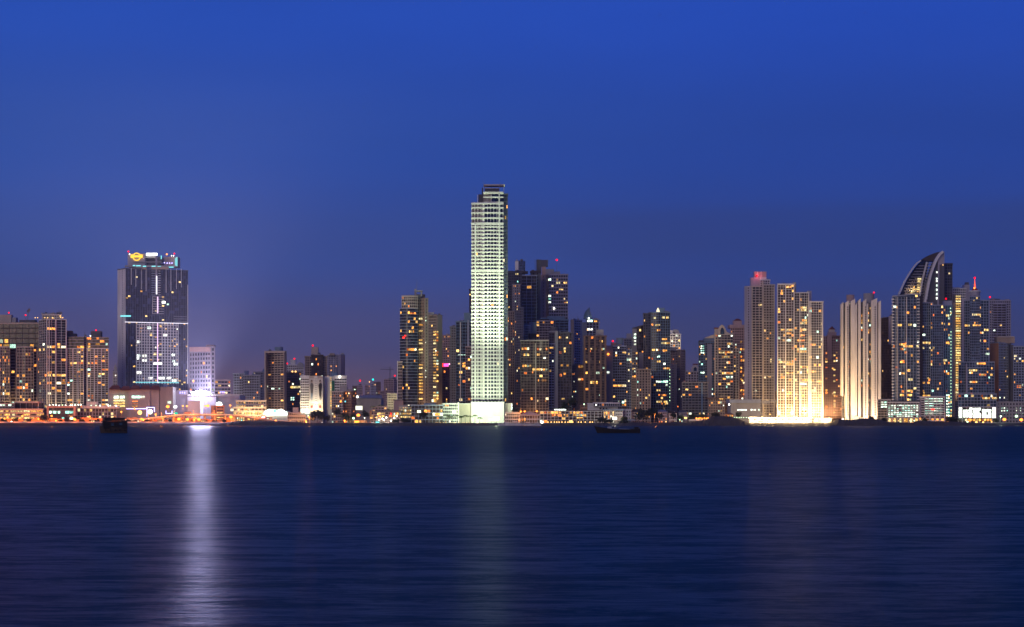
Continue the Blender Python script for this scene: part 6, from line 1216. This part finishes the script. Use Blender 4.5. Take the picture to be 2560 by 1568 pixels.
for i, x in enumerate((1741, 1746, 1750, 1755, 1761, 1766, 1770)): b.beacon(x, 1045.5+(i % 2), dd=-.6, mat='lampsodium', r=.8)
light('lamp', P(1755, 1046, 1816), 1500, (1, .5, .2), .3, b.T); b.done()
b = Bld('marina_building', 'white decked marina house with a pale hipped canvas roof and three arched amber doors', 'building', 1842, 1310)
b.block(1262, 1300, 1033, fl=8, nb=8, wall='offwhite', glass='glass', bh=.3, pw=.08, bp=2.0, slabs=True, lit=.04, dep=12); b.block(1298, 1350, 1038, fl=9, nb=8, wall='paleblue', glass='glassbrown', bh=.25, pw=.15, bp=1.2, lit=.0, dep=12, roof=False)
D_ = b.D-2; g = G(); a, c_ = X(1296, D_), X(1352, D_); z = Z(1037.8, D_); h = Z(1028.5, D_); g.add([(a, D_, z), (c_, D_, z), (c_, D_+15, z), (a, D_+15, z), ((a+c_)/2, D_+7, h)], [(3, 2, 1, 0), (0, 1, 4), (1, 2, 4), (2, 3, 4), (3, 0, 4)]); g.build('canvas_roof', 'canvas', b.T)
b.box('terrace_roof', 1264, 1294, 1030, 1032, 'offwhite', dd=-4, dep=10)
for x in (1299, 1306, 1312): b.panes(x-1.6, x+1.6, 1045, 1053, 1, 1, -1.5, 'litwarm', .9, .9)
b.box('quay', 1268, 1400, 1058, 1064, 'concrete', dd=-36, dep=20); b.done()

# ------------------------------------------------------------------ repeated small lamps
def small_lamps(xs, y, D, label, group, mat, power, col, r=.42, every=2):
    src = None
    for i, x in enumerate(xs):
        p = P(x, y, D)
        T = empty('bollard_lamp', (p.x, p.y, GZ), label, 'bollard lamp', group)
        if src is None:
            g = G(); g.tube((p.x, p.y, GZ), (p.x, p.y, p.z), .1, 6); a = g.build('post', 'steel', T)
            g = G(); g.ball((p.x, p.y-.1, p.z), r, 8, 6); c = g.build('globe', mat, T, True); src = (a, c)
        else:
            for q in src: o = q.copy(); COL.objects.link(o); o.parent = T
        if i % every == 0: light('lamp', (p.x, p.y-.9, p.z+.4), power, col, .2, T)
small_lamps((1090, 1094, 1101, 1108, 1115, 1127, 1133, 1139, 1147, 1157, 1161, 1167, 1174, 1181, 1194, 1203, 1210, 1216), 1057.5, 1822, 'amber globe lamp in the row below the lit palms', 'amber globe lamps below the palms', 'lampwarm', 260, (1, .62, .25))
small_lamps((1370, 1378, 1386, 1392, 1398, 1405, 1413, 1420, 1427, 1432, 1446, 1453, 1463, 1475, 1481), 1055.5, 1822, 'amber globe lamp in the string in front of the terrace restaurant', 'amber globe lamps before the terrace restaurant', 'lampwarm', 420, (1, .62, .25), .6)
small_lamps((1830, 1836, 1842, 1848, 1853, 1859, 1866), 1044, 1822, 'small coloured bead of light on the path down the wooded slope', 'path lights on the wooded slope', 'lampgreen', 60, (.9, 1, .6), .4)
small_lamps((2222, 2234, 2246, 2262, 2274), 1052, 1850, 'yellow lamp under the arches of the glazed car park', 'lamps under the glazed car park arches', 'lampwarm', 900, (.9, 1, .4), .4)

# ------------------------------------------------------------------ planting
def leafcards(g, c, rad, n, size, rnd, squash=.8, lobes=7):
    cl = []
    for _ in range(lobes):
        a = rnd.uniform(0, 6.28); e = rnd.uniform(-.5, 1.0); d = rnd.uniform(.35, .75)
        cl.append((Vector((math.cos(a)*math.cos(e)*d*rad, math.sin(a)*math.cos(e)*d*rad, math.sin(e)*d*rad*squash)), rnd.uniform(.32, .55)*rad))
    for i in range(n):
        o, r_ = cl[i % lobes]
        v = Vector((rnd.gauss(0, 1), rnd.gauss(0, 1), rnd.gauss(0, 1))).normalized()*r_*rnd.uniform(.55, 1.05)
        p = Vector(c)+o+Vector((v.x, v.y, v.z*squash))
        u = Vector((rnd.gauss(0, 1), rnd.gauss(0, 1), rnd.gauss(0, .6))).normalized()*size*rnd.uniform(.6, 1.2); w = u.cross(Vector((rnd.gauss(0, 1), rnd.gauss(0, 1), rnd.gauss(0, 1)))).normalized()*size*.5
        g.add([p-u, p-w*.9, p+u, p+w], [(0, 1, 2, 3)])
def tree(x, D, ytop, wpx, label, ybase=None, n=420, mat='leaf', group='shore trees'):
    rnd = random.Random(int(x*7)); z0 = GZ if ybase is None else Z(ybase, D); k = D/FPX; px = X(x, D); h = Z(ytop, D)-z0; rad = wpx*k/2
    T = empty('tree', (px, D, z0), label, 'tree', group)
    g = G(); ct = z0+max(h*.35, h-rad*1.7); g.tube((px, D, z0-.3), (px+.2, D, ct), .32, 7, .22)
    for i in range(4): a = i*1.6; g.tube((px+.2, D, ct-.3), (px+.2+math.cos(a)*rad*.5, D+math.sin(a)*rad*.5, ct+rad*.5), .16, 5, .07)
    g.build('trunk', 'bark', T)
    g = G(); leafcards(g, (px, D, z0+h-min(rad, h*.5)), rad, int(n*1.6), .30+rad*.085, rnd, squash=min(1, h*.55/rad), lobes=11); g.build('crown', mat, T)
tl = [(8, 1045, 20, 'dark tree at the west end of the promenade'), (72, 1046, 16, 'tree behind the promenade, west of the podium tree'), (112, 1037, 30, 'broad promenade tree tinged green, before the portal framed entrance'), (168, 1043, 18, 'small tree just left of the star like lamp'), (182, 1049, 16, 'low tree lit yellow right under the star like lamp'), (205, 1046, 16, 'small dark tree east of the star like lamp'),
      (322, 1047, 14, 'small dark tree just past the moored square boat'), (338, 1050, 12, 'dark bush beside the low lamp where the overpass starts'), (366, 1049, 13, 'dark tree below the violet neon outline'), (424, 1048, 13, 'dark tree between the headlights and the overpass lamps'), (536, 1050, 14, 'dark bush at the foot of the round stair drum'), (560, 1048, 14, 'dark tree before the shop row'),
      (38, 1044, 16, 'dark tree right behind the glaring white lamp'), (150, 1048, 12, 'dark tree in front of the dark glazed entrance'), (228, 1049, 12, 'dark bush below the double headed lamp'), (262, 1046, 14, 'dark tree partly behind the square boat'),
      (243, 1047, 14, 'dark tree behind the moored square boat'), (398, 1050, 12, 'low dark tree under the climbing overpass'), (480, 1050, 10, 'little dark tree under the overpass crest'), (512, 1050, 18, 'dark bush at the end of the lit promenade'), (793, 1024, 40, 'big dark park tree in front of the banner building'), (840, 1019, 26, 'tall dark park tree, right of the big one'),
      (862, 1031, 26, 'park tree glowing dull orange before the low cream apartment house'), (882, 1034, 22, 'brown lit park tree by the greenish white lamp'), (818, 1036, 20, 'shorter park tree between the big one and the tall one'), (914, 1024, 26, 'dark tree right of the lit billboard'), (966, 1020, 20, 'dark tree over the low dark restaurant'), (1012, 1046, 26, 'dark clump below the round ended block'),
      (1058, 1029, 22, 'dark round tree in front of the pale blue balcony block'), (990, 1048, 20, 'dark tree on the shore by the low dark restaurant'), (1288, 1018, 22, 'dark tree east of the skyscraper base'), (1432, 992, 28, 'dark tree on the slope behind the terrace restaurant'), (1412, 1004, 22, 'dark tree at the west end of the slope'), (1606, 1020, 36, 'wide dark tree right of the pale blue house'),
      (1628, 1017, 34, 'wide dark tree, the tallest of the shore clump'), (1650, 1030, 20, 'dark tree beside the pale blue white house'), (1682, 1030, 18, 'dark tree between two white houses'), (1702, 1036, 18, 'dark tree by the small green lamp'), (1728, 1032, 26, 'olive lit tree behind the burning terrace lamps'), (1755, 1032, 30, 'olive tree mass behind the terrace wall'),
      (1788, 1030, 24, 'dark tree at the top of the wooded slope'), (1848, 1030, 20, 'tree beside the glowing orange beach house'), (1562, 1040, 22, 'dark tree left of the pale blue awning'), (2178, 1040, 20, 'dark tree on the bank before the twin ribbed tower'), (2212, 1042, 18, 'bush on the bank lit faintly green'), (2310, 1044, 18, 'dark tree under the white car park'),
      (2376, 1040, 26, 'dark tree between the white car park and the blazing podium'), (2388, 1044, 18, 'dark bush next to the blazing podium'), (2492, 1046, 14, 'dark bush east of the blazing podium'), (1505, 1040, 24, 'dark tree behind the bow of the long boat'), (1522, 1048, 26, 'dark bushy tree above the long boat'), (1560, 1052, 34, 'low dark tree above the stern of the long boat')]
for x, yt, w_, lab in tl:
    D_ = 1832 if x < 620 or 770 < x < 900 else 1826
    if x in (1432, 1412): tree(x, 1925, yt, w_, lab, ybase=1030, n=600)
    elif x in (1788, 1848): tree(x, 1836, yt, w_, lab, ybase=1046)
    elif x in (966, 1288): tree(x, 1882, yt, w_, lab)
    elif x in (1505, 1522, 1560): tree(x, 1815, yt, w_, lab, n=520)
    else: tree(x, D_, yt, w_, lab, n=650 if w_ > 30 else 420)
def palm(x, D, ytop, label, h=None, dark=False, group=None, r=2.6):
    rnd = random.Random(int(x*3)); px = X(x, D); zt = Z(ytop, D)-1.0; T = empty('palm_tree', (px, D, GZ), label, 'palm tree', group)
    g = G(); g.tube((px, D, GZ-.3), (px+.3, D, zt), .22, 7, .15); g.build('trunk', 'palmbark', T)
    g = G(); c = Vector((px+.3, D, zt))
    for i in range(13):
        a = 6.283*i/13+rnd.uniform(-.2, .2); up = rnd.uniform(.1, .9); prev = c; d = Vector((math.cos(a), math.sin(a), 0)); s = Vector((-d.y, d.x, 0))
        for k in range(5):
            t_ = (k+1)/5; q = c+d*r*t_+Vector((0, 0, up*1.6*t_-2.3*t_*t_)); w0 = .55*(1-abs(k/5-.35)); w1 = .55*(1-abs((k+1)/5-.35)) if k < 4 else .05
            dz = Vector((0, 0, -.25))
            g.add([prev, prev+s*w0+dz, q+s*w1+dz, q], [(0, 1, 2, 3)]); g.add([prev, q, q-s*w1+dz, prev-s*w0+dz], [(0, 1, 2, 3)]); prev = q
    g.build('fronds', 'palmleaf', T); return T
for i, (x, y) in enumerate(((1097, 1039), (1116, 1034), (1121, 1038), (1131, 1037), (1143, 1036), (1153, 1038), (1163, 1036), (1174, 1037), (1187, 1035), (1199, 1041))):
    T = palm(x, 1828, y, 'palm lit vivid green from below in the row under the skyscraper', group='lit palms under the skyscraper', r=3.3); 
    light('lamp', P(x, 1051, 1823.5), 900, (.80, 1, .35), .3, T, 120, P(x, 1040, 1828))
palm(933, 1856, 1013, 'tall dark palm, the more slender of two over the low dark restaurant', r=4); palm(953, 1858, 1010, 'tall bushier dark palm over the low dark restaurant', r=4.5)
palm(196, 1830, 1040, 'dark palm near the star like lamp on the promenade', r=3.5); palm(850, 1830, 1036, 'dim palm among the park trees', r=3.5)

# promenade kiosks
for x, w_, lab, mt in ((63, 9, 'small lit kiosk on the promenade by the podium tree', 'lityellow'), (116, 8, 'small lit kiosk under the portal trees', 'litwarm'), (232, 9, 'small lit kiosk under the double headed lamp', 'lityellow'), (348, 10, 'small lit kiosk where the overpass starts', 'litwarm'), (400, 12, 'filling station kiosk glowing orange under the overpass', 'lityellow'), (458, 14, 'open lit stall under the overpass beside the star like lamps', 'litwarm'), (508, 12, 'lit stall below the overpass crest', 'lityellow')):
    b = Bld('kiosk', lab, 'kiosk', 1829, x)
    b.box('wall', x-w_/2, x+w_/2, 1050.5, 1057, 'cream', dd=0, dep=2.5, z0=GZ); b.box('roof', x-w_/2-1, x+w_/2+1, 1049.4, 1050.5, 'orangewall', dd=-.8, dep=4); b.panes(x-w_/2+.6, x+w_/2-.6, 1052, 1056, 3, 1, -.1, mt, .8, .9); b.done()

# ------------------------------------------------------------------ cars
def car_proto():
    T = empty('parked_car', (0, 0, 0))
    def prof(pts, w, name, mat):
        g = G(); n = len(pts); g.add([(x, -w, z) for x, z in pts]+[(x, w, z) for x, z in pts], [tuple(range(n)), tuple(range(2*n-1, n-1, -1))]+[(i, n+i, n+(i+1) % n, (i+1) % n) for i in range(n)]); return g.build(name, mat, T)
    prof([(-2.15, .35), (2.15, .35), (2.2, .7), (1.9, .95), (1.0, 1.0), (-1.5, 1.0), (-2.15, .9)], .85, 'body', 'lilac')
    prof([(-1.5, 1.0), (1.0, 1.0), (.45, 1.45), (-1.1, 1.48)], .76, 'cabin', 'glass')
    for x in (-1.35, 1.35):
        for y in (-.87, .87):
            g = G(); n = 12; g.add([(x+.33*math.cos(6.283*i/n), y-.09, .33+.33*math.sin(6.283*i/n)) for i in range(n)]+[(x+.33*math.cos(6.283*i/n), y+.09, .33+.33*math.sin(6.283*i/n)) for i in range(n)], [tuple(range(n)), tuple(range(2*n-1, n-1, -1))]+[(i, n+i, n+(i+1) % n, (i+1) % n) for i in range(n)]); g.build('wheel', 'hullblack', T)
    for y in (-.6, .6):
        g = G(); g.ball((2.17, y, .68), .16); g.build('headlight', 'headlight', T); g = G(); g.ball((-2.14, y, .75), .13); g.build('taillight', 'signred', T)
    return T
proto = car_proto()
cars = [(44, 1843, 0, 'pale car nearest the glaring white lamp'), (80, 1840, 1, 'pale car heading west before the podium tree'), (150, 1843, 0, 'pale car before the portal framed entrance'), (212, 1840, 1, 'pale car west of the double headed lamp'), (330, 1842, 0, 'pale car just past the moored square boat'), (392, 1838, .3, 'pale car with bright headlights under the climbing overpass'),
        (404, 1842, 0, 'pale car right behind the one with bright headlights'), (440, 1840, 1, 'pale car under the overpass, by the star like lamps'), (455, 1843, 0, 'pale car beside the second star like lamp'), (560, 1842, 1, 'pale car near the shop row'), (700, 1842, 0, 'pale car before the cinema'), (742, 1839, 1, 'pale car by the sloping office house'), (800, 1842, 0, 'pale car half hidden under the big park tree'), (930, 1840, .2, 'pale car in the bright lamp cluster'), (968, 1841, .8, 'pale car at the edge of the bright lamp cluster')]
for i, (x, D_, a, lab) in enumerate(cars):
    if i == 0: T = proto
    else:
        T = proto.copy(); COL.objects.link(T)
        for ch in proto.children: c = ch.copy(); COL.objects.link(c); c.parent = T
    T.location = (X(x, D_), D_, GZ+.06); T.rotation_euler = (0, 0, math.pi*a); tag(T, lab, 'car', 'cars on the shore road')

# ------------------------------------------------------------------ boats
def hull(L, B, bow, stern, deckz, keel=-.5, n=14, rake=1.2):
    """stations from stern (-L/2) to bow (+L/2) along local x"""
    v = []; f = []; m = 7
    for i in range(n+1):
        u = i/n; x = -L/2+L*u
        hb = B/2*(min(1, .78+u*.6) if u < .4 else max(.02, 1-((u-.4)/.6)**2.2)); zt = stern*(1-u)**2+bow*u**2.4+deckz*(1-(1-u)**2-u**2.4)
        xx = x+(rake*u**3)
        for k in range(m):
            t_ = k/(m-1); z = keel+(zt-keel)*t_; y = hb*(.55+.45*t_**.6) if u < .95 else hb*t_
            v.append((x+(xx-x)*t_, -y, z))
        for k in range(m-1, -1, -1):
            t_ = k/(m-1); z = keel+(zt-keel)*t_; y = hb*(.55+.45*t_**.6) if u < .95 else hb*t_
            v.append((x+(xx-x)*t_, y, z))
    M2 = 2*m
    for i in range(n):
        for k in range(M2): f.append((i*M2+k, (i+1)*M2+k, (i+1)*M2+(k+1) % M2, i*M2+(k+1) % M2))
    f.append(tuple(range(M2-1, -1, -1))); f.append(tuple(n*M2+k for k in range(M2)))
    g = G(); g.add(v, f); return g
DB = EYE/(1083.0-HY)*FPX
T = empty('moored_boat', (0, 0, 0), 'squat dark wooden boat with a tall canopied deckhouse, moored before the western towers', 'boat')
hull(10.4, 4.2, 2.9, 2.4, 2.2, rake=.5).build('hull', 'hullbrown', T)
g = G(); g.prism([(-5.0, -1.9), (4.3, -1.75), (4.3, 1.75), (-5.0, 1.9)], [1.9]*4, [4.9, 4.7, 4.7, 4.9]); g.build('deckhouse', 'hullblack', T)
g = G(); g.prism([(-5.3, -2.15), (4.9, -1.95), (4.9, 1.95), (-5.3, 2.15)], [4.95, 4.75, 4.75, 4.95], [5.25, 5.05, 5.05, 5.25]); g.build('canopy', 'hullbrown', T)
g = G(); g.prism([(-4.6, -1.5), (3.6, -1.4), (3.2, 1.4), (-4.0, 1.5)], [5.27, 5.0, 5.0, 5.27], [6.1, 6.4, 6.3, 6.0]); g.build('roof_bundle', 'hullblack', T)
for x in (-5.1, 4.7):
    for y in (-1.9, 1.8): g = G(); g.tube((x, y, 2.2), (x, y, 4.9), .08, 6); g.build('canopy_post', 'hullbrown', T)
for x in (-2.6, .8): g = G(); g.box(x-.6, x+.6, 1.86, 1.95, 3.1, 4.2); g.build('window', 'glassblue', T)
for y in (-2.0, 2.0): g = G(); g.tube((-5.4, y, 2.75), (4.6, y*.9, 2.95), .05, 5); g.build('rail', 'hullbrown', T)
for i in range(5): g = G(); g.ball((-4.0+i*1.9, 2.15, 1.2), .34, 8, 6); g.build('tyre_fender', 'hullblack', T)
T.location = (X(284.5, DB), DB, 0); T.rotation_euler = (0, 0, R(200))
T = empty('moored_boat', (0, 0, 0), 'long low black cargo boat with a raised pointed bow and a small pale wheelhouse', 'boat')
hull(17.0, 4.4, 2.9, 1.9, 1.0, rake=1.5).build('hull', 'hullblack', T)
g = G(); g.prism([(1.6, -1.4), (5.4, -1.0), (5.4, 1.0), (1.6, 1.4)], [1.1]*4, [2.0, 1.8, 1.8, 2.0]); g.build('foredeck_cover', 'canvas', T)
g = G(); g.prism([(3.0, -1.0), (4.6, -.85), (4.6, .85), (3.0, 1.0)], [1.85]*4, [2.75, 2.5, 2.5, 2.75]); g.build('wheelhouse', 'paleblue', T)
g = G(); g.box(-7.9, -6.3, -1.3, 1.3, 1.3, 2.5); g.build('stern_box', 'hullblack', T)
g = G(); g.box(-5.8, 1.0, -1.2, 1.2, 1.0, 1.35); g.build('cargo_hatch', 'hullbrown', T)
g = G(); g.tube((-5.6, -1.0, 1.5), (-.2, -1.0, 1.75), .10, 5); g.build('rail', 'paleblue', T); g = G(); g.tube((2.2, 0, 1.9), (2.2, 0, 4.2), .07, 6, .04); g.build('mast', 'hullbrown', T)
T.location = (X(1547, DB), DB, 0); T.rotation_euler = (0, 0, R(182))
def yacht(x, D, L, label, ang=0):
    T = empty('motor_yacht', (0, 0, 0), label, 'yacht', 'white yachts at the marina')
    hull(L, L*.27, L*.19, L*.12, L*.13, rake=L*.1).build('hull', 'offwhite', T)
    g = G(); a = L; g.prism([(-.32*a, -.1*a), (.2*a, -.09*a), (.2*a, .09*a), (-.32*a, .1*a)], [.12*a]*4, [.24*a, .21*a, .21*a, .24*a]); g.build('cabin', 'offwhite', T)
    g = G(); g.prism([(-.3*a, -.104*a), (.16*a, -.094*a), (.16*a, .094*a), (-.3*a, .104*a)], .16*a, .20*a); g.build('window_band', 'glass', T)
    g = G(); g.prism([(-.25*a, -.08*a), (.05*a, -.08*a), (.05*a, .08*a), (-.25*a, .08*a)], .25*a, .30*a); g.build('flybridge', 'offwhite', T)
    T.location = (X(x, D), D, 0); T.rotation_euler = (0, 0, R(ang))
yacht(1262, 1792, 13, 'white yacht nearest the great skyscraper floodlight', 200); yacht(1284, 1790, 15, 'larger white yacht, second from the skyscraper floodlight', 176); yacht(1316, 1793, 12, 'small white yacht before the arched amber doors', 185); yacht(1340, 1792, 10, 'smallest white yacht by the marina end lamp', 190)

# ------------------------------------------------------------------ evening haze over the bay
g = G(); g.box(-3500, 3500, -60, 5000, -1.2, 330); hz = g.build('haze', 'rock'); hz['kind'] = 'stuff'
m = bpy.data.materials.new('haze'); m.use_nodes = True; t = m.node_tree; t.nodes.clear()
o = t.nodes.new('ShaderNodeOutputMaterial'); v = t.nodes.new('ShaderNodeVolumePrincipled')
v.inputs['Color'].default_value = (.92, .86, .90, 1); v.inputs['Density'].default_value = HAZE = 4.5e-5; v.inputs['Anisotropy'].default_value = .6
t.links.new(v.outputs[0], o.inputs['Volume']); hz.data.materials[0] = m
